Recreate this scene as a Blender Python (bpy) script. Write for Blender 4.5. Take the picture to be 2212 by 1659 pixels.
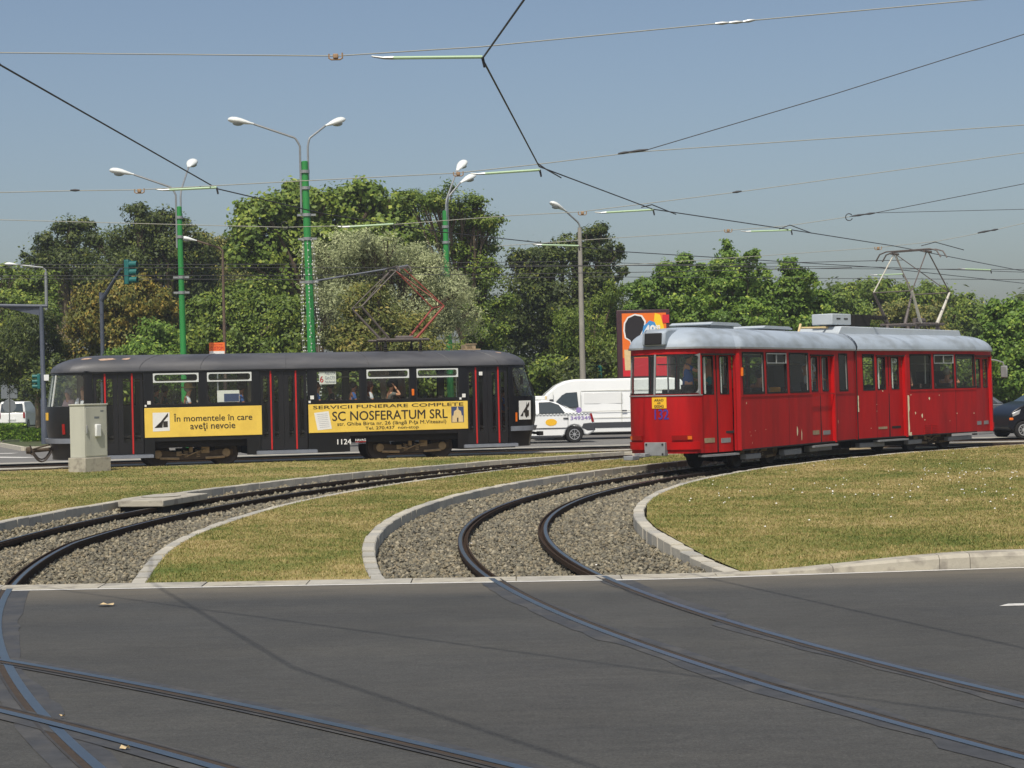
import bpy, bmesh, math, random
import numpy as np
from mathutils import Vector, Matrix

for o in list(bpy.data.objects):
    bpy.data.objects.remove(o)
SCN = bpy.context.scene
COL = SCN.collection
R = math.radians

# ------------------------------------------------------------------ camera
CAM_H, ROLL = 1.8, 0.022
FPX = 4000.0                      # focal length for a 2212 px wide picture
PITCH = math.atan(15.5 / FPX)
cam_d = bpy.data.cameras.new('camera')
cam = bpy.data.objects.new('camera', cam_d)
COL.objects.link(cam)
cam_d.sensor_width = 36.0
cam_d.lens = 36.0 * FPX / 2212.0
cam_d.clip_start = 0.1
cam_d.clip_end = 3000.0
_cx = Vector((math.cos(ROLL), 0, -math.sin(ROLL)))
_cy = Vector((math.sin(ROLL), 0, math.cos(ROLL)))
_m = Matrix(((_cx.x, _cy.x, 0), (_cx.y, _cy.y, -1), (_cx.z, _cy.z, 0)))
cam.matrix_world = Matrix.Translation((0, 0, CAM_H)) @ (Matrix.Rotation(PITCH, 3, 'X') @ _m).to_4x4()
SCN.camera = cam

# ------------------------------------------------------------------ sky, sun, exposure
SUN_EL = R(56.0)
SUN_DIR = Vector((-0.25, -1.0, 0)).normalized()      # horizontal direction towards the sun
world = bpy.data.worlds.new('World')
SCN.world = world
world.use_nodes = True
wn, wl = world.node_tree.nodes, world.node_tree.links
wn.clear()
w_out = wn.new('ShaderNodeOutputWorld')
w_bg = wn.new('ShaderNodeBackground')
w_sky = wn.new('ShaderNodeTexSky')
w_sky.sky_type = 'NISHITA'
w_sky.sun_disc = False
w_sky.sun_elevation = SUN_EL
w_sky.sun_rotation = math.atan2(SUN_DIR.x, SUN_DIR.y)
w_sky.air_density = 0.95
w_sky.dust_density = 2.9
w_sky.ozone_density = 0.5
w_sky.altitude = 100
w_bg.inputs['Strength'].default_value = 0.108
wl.new(w_sky.outputs[0], w_bg.inputs[0])
wl.new(w_bg.outputs[0], w_out.inputs[0])
sun_d = bpy.data.lights.new('sun', 'SUN')
sun_d.energy = 3.9
sun_d.angle = R(0.55)
sun_d.color = (1.0, 0.94, 0.84)
sun = bpy.data.objects.new('sun', sun_d)
COL.objects.link(sun)
_sv = Vector((SUN_DIR.x * math.cos(SUN_EL), SUN_DIR.y * math.cos(SUN_EL), math.sin(SUN_EL)))
sun.rotation_euler = _sv.to_track_quat('Z', 'Y').to_euler()
SCN.view_settings.view_transform = 'Standard'
SCN.view_settings.look = 'None'
SCN.view_settings.exposure = 0.0
SCN.view_settings.gamma = 1.0
SCN.view_settings.use_curve_mapping = False

# ------------------------------------------------------------------ surveying helpers
def at(x, y, Y):
    """World point that stands Y metres ahead of the camera at photo position (x, y)."""
    u, v = (x - 1106) / FPX, -(y - 829.5) / FPX
    X = u * math.cos(ROLL) + v * math.sin(ROLL)
    Z = -u * math.sin(ROLL) + v * math.cos(ROLL)
    c, s = math.cos(PITCH), math.sin(PITCH)
    d = (X, c - Z * s, s + Z * c)
    t = Y / d[1]
    return Vector((d[0] * t, Y, CAM_H + d[2] * t))

def mpp(Y):
    return Y / FPX

def smooth(a, b, x):
    t = max(0.0, min(1.0, (x - a) / (b - a)))
    return t * t * (3 - 2 * t)

# ------------------------------------------------------------------ materials
def lin(c):
    if isinstance(c, (int, float)):
        c = (c, c, c)
    return tuple(((v / 255.0) / 12.92 if v <= 10 else (((v / 255.0) + .055) / 1.055) ** 2.4) for v in c)

MATS = {}
def mat(name, col, rough=.55, metal=0., var=0., vscale=3., stretch=(1, 1, 1), bump=0., bscale=40., col2=None,
        c2scale=2., c2lo=.5, c2hi=.65, spec=.5, coat=0., transl=0.):
    m = bpy.data.materials.new(name)
    m.use_nodes = True
    nt = m.node_tree
    b = nt.nodes['Principled BSDF']
    base = lin(col)
    b.inputs['Base Color'].default_value = (*base, 1)
    b.inputs['Roughness'].default_value = rough
    b.inputs['Metallic'].default_value = metal
    b.inputs['Specular IOR Level'].default_value = spec
    if coat:
        b.inputs['Coat Weight'].default_value = coat
        b.inputs['Coat Roughness'].default_value = .12
    tc = None
    if var or bump or col2:
        tc = nt.nodes.new('ShaderNodeNewGeometry')
        mp = nt.nodes.new('ShaderNodeMapping')
        mp.inputs['Scale'].default_value = stretch
        nt.links.new(tc.outputs['Position'], mp.inputs[0])
    cur = None
    if col2:
        n = nt.nodes.new('ShaderNodeTexNoise')
        n.inputs['Scale'].default_value = c2scale
        n.inputs['Detail'].default_value = 6
        nt.links.new(mp.outputs[0], n.inputs['Vector'])
        rp = nt.nodes.new('ShaderNodeValToRGB')
        rp.color_ramp.elements[0].position = c2lo
        rp.color_ramp.elements[1].position = c2hi
        rp.color_ramp.elements[0].color = (*base, 1)
        rp.color_ramp.elements[1].color = (*lin(col2), 1)
        nt.links.new(n.outputs['Fac'], rp.inputs[0])
        cur = rp.outputs[0]
    if var:
        n = nt.nodes.new('ShaderNodeTexNoise')
        n.inputs['Scale'].default_value = vscale
        n.inputs['Detail'].default_value = 8
        n.inputs['Roughness'].default_value = .65
        nt.links.new(mp.outputs[0], n.inputs['Vector'])
        mr = nt.nodes.new('ShaderNodeMapRange')
        mr.inputs[1].default_value = .3
        mr.inputs[2].default_value = .7
        mr.inputs[3].default_value = 1 - var
        mr.inputs[4].default_value = 1 + var
        nt.links.new(n.outputs['Fac'], mr.inputs[0])
        mx = nt.nodes.new('ShaderNodeMix')
        mx.data_type = 'RGBA'
        mx.blend_type = 'MULTIPLY'
        mx.inputs[0].default_value = 1
        if cur:
            nt.links.new(cur, mx.inputs[6])
        else:
            mx.inputs[6].default_value = (*base, 1)
        nt.links.new(mr.outputs[0], mx.inputs[7])
        cur = mx.outputs[2]
    if cur:
        nt.links.new(cur, b.inputs['Base Color'])
    if bump:
        n = nt.nodes.new('ShaderNodeTexNoise')
        n.inputs['Scale'].default_value = bscale
        n.inputs['Detail'].default_value = 5
        nt.links.new(mp.outputs[0], n.inputs['Vector'])
        bp = nt.nodes.new('ShaderNodeBump')
        bp.inputs['Strength'].default_value = bump
        bp.inputs['Distance'].default_value = .02
        nt.links.new(n.outputs['Fac'], bp.inputs['Height'])
        nt.links.new(bp.outputs[0], b.inputs['Normal'])
    MATS[name] = m
    return m

def mat_glass(name, tint, refl=.08, dust=0.0):
    m = bpy.data.materials.new(name)
    m.use_nodes = True
    nt = m.node_tree
    nt.nodes.clear()
    out = nt.nodes.new('ShaderNodeOutputMaterial')
    tr = nt.nodes.new('ShaderNodeBsdfTransparent')
    tr.inputs[0].default_value = (*tint, 1)
    gl = nt.nodes.new('ShaderNodeBsdfGlossy')
    gl.inputs['Roughness'].default_value = .03
    lw = nt.nodes.new('ShaderNodeLayerWeight')
    lw.inputs['Blend'].default_value = .5
    fr = nt.nodes.new('ShaderNodeMath')
    fr.operation = 'POWER'
    fr.inputs[1].default_value = 4.0
    nt.links.new(lw.outputs['Facing'], fr.inputs[0])
    ad = nt.nodes.new('ShaderNodeMath')
    ad.operation = 'MULTIPLY_ADD'
    ad.inputs[1].default_value = .6
    ad.inputs[2].default_value = .04 + refl
    mx = nt.nodes.new('ShaderNodeMixShader')
    nt.links.new(fr.outputs[0], ad.inputs[0])
    nt.links.new(ad.outputs[0], mx.inputs[0])
    nt.links.new(tr.outputs[0], mx.inputs[1])
    nt.links.new(gl.outputs[0], mx.inputs[2])
    last = mx
    if dust:
        df = nt.nodes.new('ShaderNodeBsdfDiffuse')
        df.inputs[0].default_value = (.45, .42, .36, 1)
        m2 = nt.nodes.new('ShaderNodeMixShader')
        m2.inputs[0].default_value = dust
        nt.links.new(mx.outputs[0], m2.inputs[1])
        nt.links.new(df.outputs[0], m2.inputs[2])
        last = m2
    nt.links.new(last.outputs[0], out.inputs[0])
    MATS[name] = m
    return m

def mat_leaf(name, cols, rough=.55, transl=.25):
    """Foliage: colour runs over the leaf's own tint value."""
    m = bpy.data.materials.new(name)
    m.use_nodes = True
    nt = m.node_tree
    b = nt.nodes['Principled BSDF']
    out = nt.nodes['Material Output']
    a = nt.nodes.new('ShaderNodeAttribute')
    a.attribute_name = 'tint'
    rp = nt.nodes.new('ShaderNodeValToRGB')
    els = rp.color_ramp.elements
    for i, (p, c) in enumerate(cols):
        if i < 2:
            e = els[i]
            e.position = p
        else:
            e = els.new(p)
        e.color = (*lin(c), 1)
    nt.links.new(a.outputs['Fac'], rp.inputs[0])
    nt.links.new(rp.outputs[0], b.inputs['Base Color'])
    b.inputs['Roughness'].default_value = rough
    b.inputs['Specular IOR Level'].default_value = .35
    tr = nt.nodes.new('ShaderNodeBsdfTranslucent')
    nt.links.new(rp.outputs[0], tr.inputs[0])
    mx = nt.nodes.new('ShaderNodeMixShader')
    mx.inputs[0].default_value = transl
    nt.links.new(b.outputs[0], mx.inputs[1])
    nt.links.new(tr.outputs[0], mx.inputs[2])
    nt.links.new(mx.outputs[0], out.inputs[0])
    MATS[name] = m
    return m

# ------------------------------------------------------------------ object helpers
def tag(o, label=None, cat=None, group=None, kind=None):
    if label: o['label'] = label
    if cat: o['category'] = cat
    if group: o['group'] = group
    if kind: o['kind'] = kind
    return o

def empty(name, loc=(0, 0, 0), rz=0., label=None, cat=None, group=None):
    o = bpy.data.objects.new(name, None)
    o.empty_display_size = .2
    COL.objects.link(o)
    o.location = loc
    o.rotation_euler = (0, 0, rz)
    return tag(o, label, cat, group)

def link(name, me, m=None, parent=None, loc=None, rot=None):
    o = bpy.data.objects.new(name, me)
    COL.objects.link(o)
    if m is not None and not me.materials:
        for k in (m if isinstance(m, (list, tuple)) else [m]):
            me.materials.append(MATS[k] if isinstance(k, str) else k)
    if parent: o.parent = parent
    if loc is not None: o.location = loc
    if rot is not None: o.rotation_euler = rot
    return o

def copy_tree(o, parent=None):
    c = o.copy()
    COL.objects.link(c)
    c.parent = parent
    for ch in list(o.children):
        copy_tree(ch, c)
    return c

class MB:
    """Collects simple solids, then links them as one mesh object."""
    def __init__(s):
        s.v, s.f, s.mi, s.cur = [], [], [], 0
    def add(s, vs, fs):
        n = len(s.v)
        s.v.extend([tuple(p) for p in vs])
        for f in fs:
            s.f.append(tuple(i + n for i in f))
            s.mi.append(s.cur)
        return s
    def poly(s, pts):
        return s.add(pts, [tuple(range(len(pts)))])
    def box(s, a, b):
        x0, y0, z0 = a
        x1, y1, z1 = b
        return s.add([(x0, y0, z0), (x1, y0, z0), (x1, y1, z0), (x0, y1, z0), (x0, y0, z1), (x1, y0, z1), (x1, y1, z1), (x0, y1, z1)],
                     [(0, 3, 2, 1), (4, 5, 6, 7), (0, 1, 5, 4), (1, 2, 6, 5), (2, 3, 7, 6), (3, 0, 4, 7)])
    def tube(s, pts, r, n=8, cap=True, up=None):
        pts = [Vector(p) for p in pts]
        rs = r if isinstance(r, (list, tuple)) else [r] * len(pts)
        base = len(s.v)
        prev = None
        for i, p in enumerate(pts):
            t = (pts[min(i + 1, len(pts) - 1)] - pts[max(i - 1, 0)]).normalized()
            if prev is None:
                a = Vector((0, 0, 1)) if abs(t.z) < .9 else Vector((1, 0, 0))
                x = t.cross(a).normalized()
            else:
                x = (prev - t * prev.dot(t))
                x = x.normalized() if x.length > 1e-6 else t.orthogonal().normalized()
            prev = x
            y = t.cross(x)
            for k in range(n):
                an = 2 * math.pi * k / n
                s.v.append(tuple(p + (x * math.cos(an) + y * math.sin(an)) * rs[i]))
        for i in range(len(pts) - 1):
            for k in range(n):
                k2 = (k + 1) % n
                s.f.append((base + i * n + k, base + i * n + k2, base + (i + 1) * n + k2, base + (i + 1) * n + k))
                s.mi.append(s.cur)
        if cap:
            s.f.append(tuple(base + k for k in range(n))[::-1]); s.mi.append(s.cur)
            e = base + (len(pts) - 1) * n
            s.f.append(tuple(e + k for k in range(n))); s.mi.append(s.cur)
        return s
    def lathe(s, prof, c=(0, 0, 0), axis='z', n=24, cap=True):
        """prof: list of (radius, height) along the axis."""
        base = len(s.v)
        c = Vector(c)
        for (r, h) in prof:
            for k in range(n):
                an = 2 * math.pi * k / n
                a, b = r * math.cos(an), r * math.sin(an)
                p = {'z': (a, b, h), 'y': (a, h, b), 'x': (h, a, b)}[axis]
                s.v.append(tuple(c + Vector(p)))
        for i in range(len(prof) - 1):
            for k in range(n):
                k2 = (k + 1) % n
                s.f.append((base + i * n + k, base + i * n + k2, base + (i + 1) * n + k2, base + (i + 1) * n + k)); s.mi.append(s.cur)
        if cap:
            s.f.append(tuple(base + k for k in range(n))[::-1]); s.mi.append(s.cur)
            e = base + (len(prof) - 1) * n
            s.f.append(tuple(e + k for k in range(n))); s.mi.append(s.cur)
        return s
    def prism(s, poly, y0, y1):
        """poly in (x, z), pulled from y0 to y1."""
        n = len(poly)
        vs = [(p[0], y0, p[1]) for p in poly] + [(p[0], y1, p[1]) for p in poly]
        fs = [tuple(range(n)), tuple(range(2 * n - 1, n - 1, -1))]
        fs += [(i, n + i, n + (i + 1) % n, (i + 1) % n) for i in range(n)]
        return s.add(vs, fs)
    def prismz(s, poly, z0, z1):
        n = len(poly)
        vs = [(p[0], p[1], z0) for p in poly] + [(p[0], p[1], z1) for p in poly]
        fs = [tuple(range(n))[::-1], tuple(range(n, 2 * n))]
        fs += [(i, (i + 1) % n, n + (i + 1) % n, n + i) for i in range(n)]
        return s.add(vs, fs)
    def ball(s, c, r, n=10, m=7):
        rx, ry, rz = r if isinstance(r, (list, tuple)) else (r, r, r)
        prof = []
        base = len(s.v)
        for i in range(1, m):
            ph = math.pi * i / m
            for k in range(n):
                an = 2 * math.pi * k / n
                s.v.append((c[0] + rx * math.sin(ph) * math.cos(an), c[1] + ry * math.sin(ph) * math.sin(an), c[2] - rz * math.cos(ph)))
        for i in range(m - 2):
            for k in range(n):
                k2 = (k + 1) % n
                s.f.append((base + i * n + k, base + i * n + k2, base + (i + 1) * n + k2, base + (i + 1) * n + k)); s.mi.append(s.cur)
        s.f.append(tuple(base + k for k in range(n))[::-1]); s.mi.append(s.cur)
        e = base + (m - 2) * n
        s.f.append(tuple(e + k for k in range(n))); s.mi.append(s.cur)
        return s
    def mesh(s, name, smooth_angle=None):
        me = bpy.data.meshes.new(name)
        me.from_pydata(s.v, [], s.f)
        if any(s.mi):
            me.polygons.foreach_set('material_index', s.mi)
        me.validate()
        if smooth_angle:
            me.shade_smooth()
            me.set_sharp_from_angle(angle=R(smooth_angle))
        return me
    def split(s, name, m, parent=None, **kw):
        """Build every separate solid collected so far as an object of its own."""
        par = list(range(len(s.v)))
        def find(i):
            while par[i] != i:
                par[i] = par[par[i]]; i = par[i]
            return i
        for f in s.f:
            for k in f[1:]: par[find(k)] = find(f[0])
        groups = {}
        for f in s.f: groups.setdefault(find(f[0]), []).append(f)
        out = []
        for fs in groups.values():
            ids = sorted({i for f in fs for i in f}); mp = {i: k for k, i in enumerate(ids)}
            out.append(MB().add([s.v[i] for i in ids], [tuple(mp[i] for i in f) for f in fs]).build(name, m, parent, **kw))
        return out
    def build(s, name, m, parent=None, smooth=None, fix=False, loc=None, rot=None, bevel=0):
        me = s.mesh(name, None if fix else smooth)
        if fix:
            bm = bmesh.new(); bm.from_mesh(me)
            bmesh.ops.remove_doubles(bm, verts=bm.verts, dist=1e-5)
            bmesh.ops.recalc_face_normals(bm, faces=bm.faces)
            bm.to_mesh(me); bm.free()
            if smooth:
                me.shade_smooth(); me.set_sharp_from_angle(angle=R(smooth))
        o = link(name, me, m, parent, loc, rot)
        if bevel:
            b = o.modifiers.new('bevel', 'BEVEL')
            b.width = bevel; b.segments = 2; b.limit_method = 'ANGLE'
            b.angle_limit = R(30)
            o.data.shade_smooth(); o.data.set_sharp_from_angle(angle=R(40))
        return o

def np_mesh(name, V, F, attr=None, matname=None, kind=None, smoothf=False):
    """Large mesh from numpy: V (n,3), F (m,k) with constant k; attr: value per face."""
    me = bpy.data.meshes.new(name)
    m, k = F.shape
    me.vertices.add(len(V))
    me.vertices.foreach_set('co', V.astype(np.float32).ravel())
    me.loops.add(m * k)
    me.loops.foreach_set('vertex_index', F.astype(np.int32).ravel())
    me.polygons.add(m)
    me.polygons.foreach_set('loop_start', (np.arange(m) * k).astype(np.int32))
    me.update(calc_edges=True)
    if attr is not None:
        a = me.attributes.new('tint', 'FLOAT', 'FACE')
        a.data.foreach_set('value', attr.astype(np.float32))
    if smoothf:
        me.shade_smooth()
    return me

def lettering(body, box, place, m, parent=None, name='lettering', bold=0., align=None, shear=0.):
    """Flat writing fitted into box=(a0,a1,b0,b1); place(a,b) gives the 3D point."""
    cu = bpy.data.curves.new(name, 'FONT')
    cu.body = body
    cu.size = 1
    cu.shear = shear
    cu.offset = 0.
    cu.resolution_u = 3
    cu.fill_mode = 'FRONT'
    t = bpy.data.objects.new(name, cu)
    me = bpy.data.meshes.new_from_object(t)
    bpy.data.objects.remove(t)
    n = len(me.vertices)
    co = np.empty(n * 3, np.float32)
    me.vertices.foreach_get('co', co)
    co = co.reshape(-1, 3)
    mn, mxx = co.min(0), co.max(0)
    sx = (box[1] - box[0]) / max(1e-6, mxx[0] - mn[0])
    sy = (box[3] - box[2]) / max(1e-6, mxx[1] - mn[1])
    am, bm_ = (box[0] + box[1]) / 2, (box[2] + box[3]) / 2
    o_ = Vector(place(am, bm_))
    nrm = (Vector(place(am + .01, bm_)) - o_).cross(Vector(place(am, bm_ + .01)) - o_).normalized()
    polys = [tuple(p.vertices) for p in me.polygons]
    bpy.data.meshes.remove(me)
    me = bpy.data.meshes.new(name)
    V, F = [], []
    copies = [(0, 0)] if bold <= 0 else [(-bold * 1.6, 0), (bold * 1.6, 0), (0, bold), (0, -bold)]
    for q, (da, db) in enumerate(copies):
        k0 = len(V)
        for p in co:
            a = box[0] + (p[0] + da - mn[0]) * sx
            b = box[2] + (p[1] + db - mn[1]) * sy
            V.append(tuple(Vector(place(a, b)) + nrm * (.0006 * q)))
        F += [tuple(i + k0 for i in f) for f in polys]
    me.from_pydata(V, [], F)
    me.update()
    return link(name, me, m, parent)
# ------------------------------------------------------------------ material library
def asphalt_mat():
    m = bpy.data.materials.new('asphalt'); m.use_nodes = True
    nt = m.node_tree; N_, L_ = nt.nodes, nt.links
    b = N_['Principled BSDF']; b.inputs['Roughness'].default_value = .8; b.inputs['Specular IOR Level'].default_value = .35
    g = N_.new('ShaderNodeNewGeometry')
    def noise(sc, det, stretch=(1, 1, 1), rough=.6):
        mp = N_.new('ShaderNodeMapping'); mp.inputs['Scale'].default_value = stretch
        L_.new(g.outputs['Position'], mp.inputs[0])
        n = N_.new('ShaderNodeTexNoise'); n.inputs['Scale'].default_value = sc; n.inputs['Detail'].default_value = det; n.inputs['Roughness'].default_value = rough
        L_.new(mp.outputs[0], n.inputs['Vector'])
        return n.outputs['Fac']
    def ramp_(fac, stops):
        r = N_.new('ShaderNodeValToRGB')
        E = r.color_ramp.elements
        for k, (p_, c_) in enumerate(stops):
            e = E[k] if k < 2 else E.new(p_)
            e.position = p_; e.color = (*(c_ if isinstance(c_, tuple) else (c_, c_, c_)), 1)
        L_.new(fac, r.inputs[0]); return r.outputs[0]
    def mul(a, b_):
        x = N_.new('ShaderNodeMix'); x.data_type = 'RGBA'; x.blend_type = 'MULTIPLY'; x.inputs[0].default_value = 1
        L_.new(a, x.inputs[6]); L_.new(b_, x.inputs[7]); return x.outputs[2]
    base = ramp_(noise(1.0, 4, (.22, 1.2, 1)), [(.3, lin((66, 66, 64))), (.7, lin((74, 73, 69)))])     # lanes polished along the road
    c = mul(base, ramp_(noise(58, 4, rough=.85), [(.3, .6), (.7, 1.5), (.5, 1.0)]))                  # aggregate
    c = mul(c, ramp_(noise(24, 5, rough=.9), [(.3, .72), (.7, 1.3)]))
    c = mul(c, ramp_(noise(7, 6, (.6, 1.4, 1)), [(.3, .86), (.72, 1.14)]))
    c = mul(c, ramp_(noise(.55, 6), [(.34, .88), (.6, 1.06)]))
    # dust swept against the kerb
    sp = N_.new('ShaderNodeSeparateXYZ'); L_.new(g.outputs['Position'], sp.inputs[0])
    mr = N_.new('ShaderNodeMapRange'); mr.inputs[1].default_value = 16.3; mr.inputs[2].default_value = 17.5
    L_.new(sp.outputs['Y'], mr.inputs[0])
    mm = N_.new('ShaderNodeMath'); mm.operation = 'MULTIPLY'; L_.new(mr.outputs[0], mm.inputs[0]); L_.new(noise(3, 6, (.3, 1.5, 1)), mm.inputs[1])
    mx = N_.new('ShaderNodeMix'); mx.data_type = 'RGBA'; L_.new(mm.outputs[0], mx.inputs[0]); L_.new(c, mx.inputs[6]); mx.inputs[7].default_value = (*lin((122, 114, 98)), 1)
    # fine cracks
    v = N_.new('ShaderNodeTexVoronoi'); v.feature = 'DISTANCE_TO_EDGE'; v.inputs['Scale'].default_value = .33
    wv = N_.new('ShaderNodeVectorMath'); wv.operation = 'ADD'
    nz = N_.new('ShaderNodeTexNoise'); nz.inputs['Scale'].default_value = 1.3; nz.inputs['Detail'].default_value = 5
    L_.new(g.outputs['Position'], nz.inputs['Vector']); L_.new(g.outputs['Position'], wv.inputs[0]); L_.new(nz.outputs['Color'], wv.inputs[1]); L_.new(wv.outputs[0], v.inputs['Vector'])
    cr = ramp_(v.outputs['Distance'], [(.0015, .9), (.004, 1.0)])
    L_.new(mul(mx.outputs[2], cr), b.inputs['Base Color'])
    bp = N_.new('ShaderNodeBump'); bp.inputs['Strength'].default_value = .5; bp.inputs['Distance'].default_value = .006
    L_.new(noise(150, 4), bp.inputs['Height']); L_.new(bp.outputs[0], b.inputs['Normal'])
    MATS['asphalt'] = m
asphalt_mat()
mat('asphalt_far', (112, 110, 106), .9, var=.1, vscale=6)
mat('seal', (60, 61, 63), .75, var=.25, vscale=9, col2=(72, 71, 69), c2scale=2.5, c2lo=.45, c2hi=.6)
mat('rail_top', (140, 144, 150), .3, metal=1., var=.1, vscale=8)
mat('rail_lip', (62, 60, 58), .7, metal=.2, var=.3, vscale=7)
mat('rail_side', (56, 44, 34), .9, var=.3, vscale=10, bump=.3, bscale=60, spec=.15)
mat('rail_groove', (58, 48, 38), .95, var=.3, vscale=14)
mat('sleeper', (105, 95, 80), .9, var=.2, vscale=9)
mat('concrete', (168, 164, 152), .85, var=.14, vscale=4, bump=.2, bscale=80, col2=(140, 136, 126), c2scale=1.6)
mat('kerbstone', (176, 171, 157), .85, var=.13, vscale=5, bump=.25, bscale=90)
mat('kerbstone_b', (163, 160, 150), .85, var=.15, vscale=6, bump=.25, bscale=90)
mat('kerbstone_c', (186, 180, 164), .85, var=.12, vscale=5, bump=.25, bscale=90)
mat('cast_concrete', (172, 166, 150), .85, var=.12, vscale=5, bump=.2, bscale=60, col2=(138, 132, 120), c2scale=5, c2lo=.5, c2hi=.62)
mat('line_white', (205, 203, 196), .7, var=.18, vscale=16)
mat('ballast_bed', (112, 104, 86), .95, var=.25, vscale=14, bump=.8, bscale=45)
mat('track_dirt', (150, 134, 100), .95, var=.2, vscale=3, bump=.5, bscale=30, col2=(128, 122, 104), c2scale=1.1)
mat('soil', (122, 108, 74), .95, var=.25, vscale=2)
mat('park_soil', (70, 78, 44), .95, var=.3, vscale=1)
mat('paper', (225, 224, 220), .8)
mat('dry_leaf_brown', (190, 168, 128), .8, var=.2, vscale=30)

# lawn: dry and green patches; the same field colours both the sod and its blades
def lawn_mat(name, attr):
    m = bpy.data.materials.new(name)
    m.use_nodes = True
    nt = m.node_tree
    b = nt.nodes['Principled BSDF']
    b.inputs['Roughness'].default_value = .8
    b.inputs['Specular IOR Level'].default_value = .2
    g = nt.nodes.new('ShaderNodeNewGeometry')
    def noise(sc, det):
        n = nt.nodes.new('ShaderNodeTexNoise')
        n.inputs['Scale'].default_value = sc
        n.inputs['Detail'].default_value = det
        n.inputs['Roughness'].default_value = .6
        nt.links.new(g.outputs['Position'], n.inputs['Vector'])
        return n
    n1, n2 = noise(.38, 4), noise(2.6, 7)
    ad = nt.nodes.new('ShaderNodeMath'); ad.operation = 'MULTIPLY_ADD'
    ad.inputs[1].default_value = .42
    nt.links.new(n2.outputs['Fac'], ad.inputs[0])
    mu = nt.nodes.new('ShaderNodeMath'); mu.operation = 'MULTIPLY'
    mu.inputs[1].default_value = .58
    nt.links.new(n1.outputs['Fac'], mu.inputs[0])
    nt.links.new(mu.outputs[0], ad.inputs[2])
    last = ad
    if attr:
        a = nt.nodes.new('ShaderNodeAttribute'); a.attribute_name = 'tint'
        m3 = nt.nodes.new('ShaderNodeMath'); m3.operation = 'MULTIPLY_ADD'
        m3.inputs[1].default_value = .24
        nt.links.new(a.outputs['Fac'], m3.inputs[0])
        nt.links.new(ad.outputs[0], m3.inputs[2])
        s3 = nt.nodes.new('ShaderNodeMath'); s3.operation = 'SUBTRACT'
        s3.inputs[1].default_value = .12
        nt.links.new(m3.outputs[0], s3.inputs[0])
        last = s3
    rp = nt.nodes.new('ShaderNodeValToRGB')
    E = rp.color_ramp.elements
    E[0].position, E[0].color = .37, (*lin((94, 106, 50)), 1)
    E[1].position, E[1].color = .66, (*lin((174, 156, 112)), 1)
    e = E.new(.45); e.color = (*lin((120, 120, 64)), 1)
    e = E.new(.52); e.color = (*lin((138, 129, 77)), 1)
    e = E.new(.59); e.color = (*lin((154, 139, 91)), 1)
    nt.links.new(last.outputs[0], rp.inputs[0])
    nt.links.new(rp.outputs[0], b.inputs['Base Color'])
    MATS[name] = m
lawn_mat('sod', False)
lawn_mat('blades', True)

def stone_mat():
    m = bpy.data.materials.new('stones')
    m.use_nodes = True
    nt = m.node_tree
    b = nt.nodes['Principled BSDF']
    b.inputs['Roughness'].default_value = .85
    a = nt.nodes.new('ShaderNodeAttribute'); a.attribute_name = 'tint'
    rp = nt.nodes.new('ShaderNodeValToRGB')
    E = rp.color_ramp.elements
    E[0].position, E[0].color = 0, (*lin((82, 77, 64)), 1)
    E[1].position, E[1].color = 1, (*lin((158, 150, 128)), 1)
    e = E.new(.35); e.color = (*lin((112, 108, 94)), 1)
    e = E.new(.6); e.color = (*lin((124, 118, 98)), 1)
    e = E.new(.8); e.color = (*lin((126, 115, 92)), 1)
    nt.links.new(a.outputs['Fac'], rp.inputs[0])
    nt.links.new(rp.outputs[0], b.inputs['Base Color'])
    MATS['stones'] = m
stone_mat()

# ------------------------------------------------------------------ the lie of the land
CX, CY = 35.75, 23.45                                   # common centre of the two curves
def polar(r, th):                                       # th = 0 points to -X, positive towards +Y
    return (CX - r * math.cos(th), CY + r * math.sin(th))
def kerb_line(X):                                       # near edge of the concrete strip beside the road
    return 17.46 + (.045 * (1.4 - X) if X < 1.4 else min(.34, .10 * (X - 1.4)))
STRIP = .36
def th_at_road(r, extra=STRIP):                         # angle where radius r meets the back of the strip
    th = -.25
    for _ in range(40):
        x, y = polar(r, th)
        th += (kerb_line(x) + extra - y) / r * .9
    return th
def rD(th):                                             # near rail of the left track
    return 41.35 + (2.45 * th if th < 0 else -.004 * math.degrees(th))
def rC(th): return rD(th) + 1.06
R_A, R_B = 35.37, 36.43                                 # rails of the right track
R_K1I, R_K1O, R_K2I = 34.18, 37.42, 39.88
def rK2O(th): return 43.2 - .022 * max(0., math.degrees(th) - 8)

FO = Vector((-9.215, 48.791)); FD = Vector((.952, .306)); FN = Vector((-.306, .952))
def far(s, v):                                          # frame of the far tracks: s along, v away from the camera
    v += -.012 * max(0., s - 5) ** 2
    p = FO + FD * s + FN * v
    return (p.x, p.y)

# one sheet to the horizon
MB().poly([(-900, -200, -.3), (900, -200, -.3), (900, 1800, -.3), (-900, 1800, -.3)]).build('ground', 'soil')
tag(bpy.data.objects['ground'], kind='structure')

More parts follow.
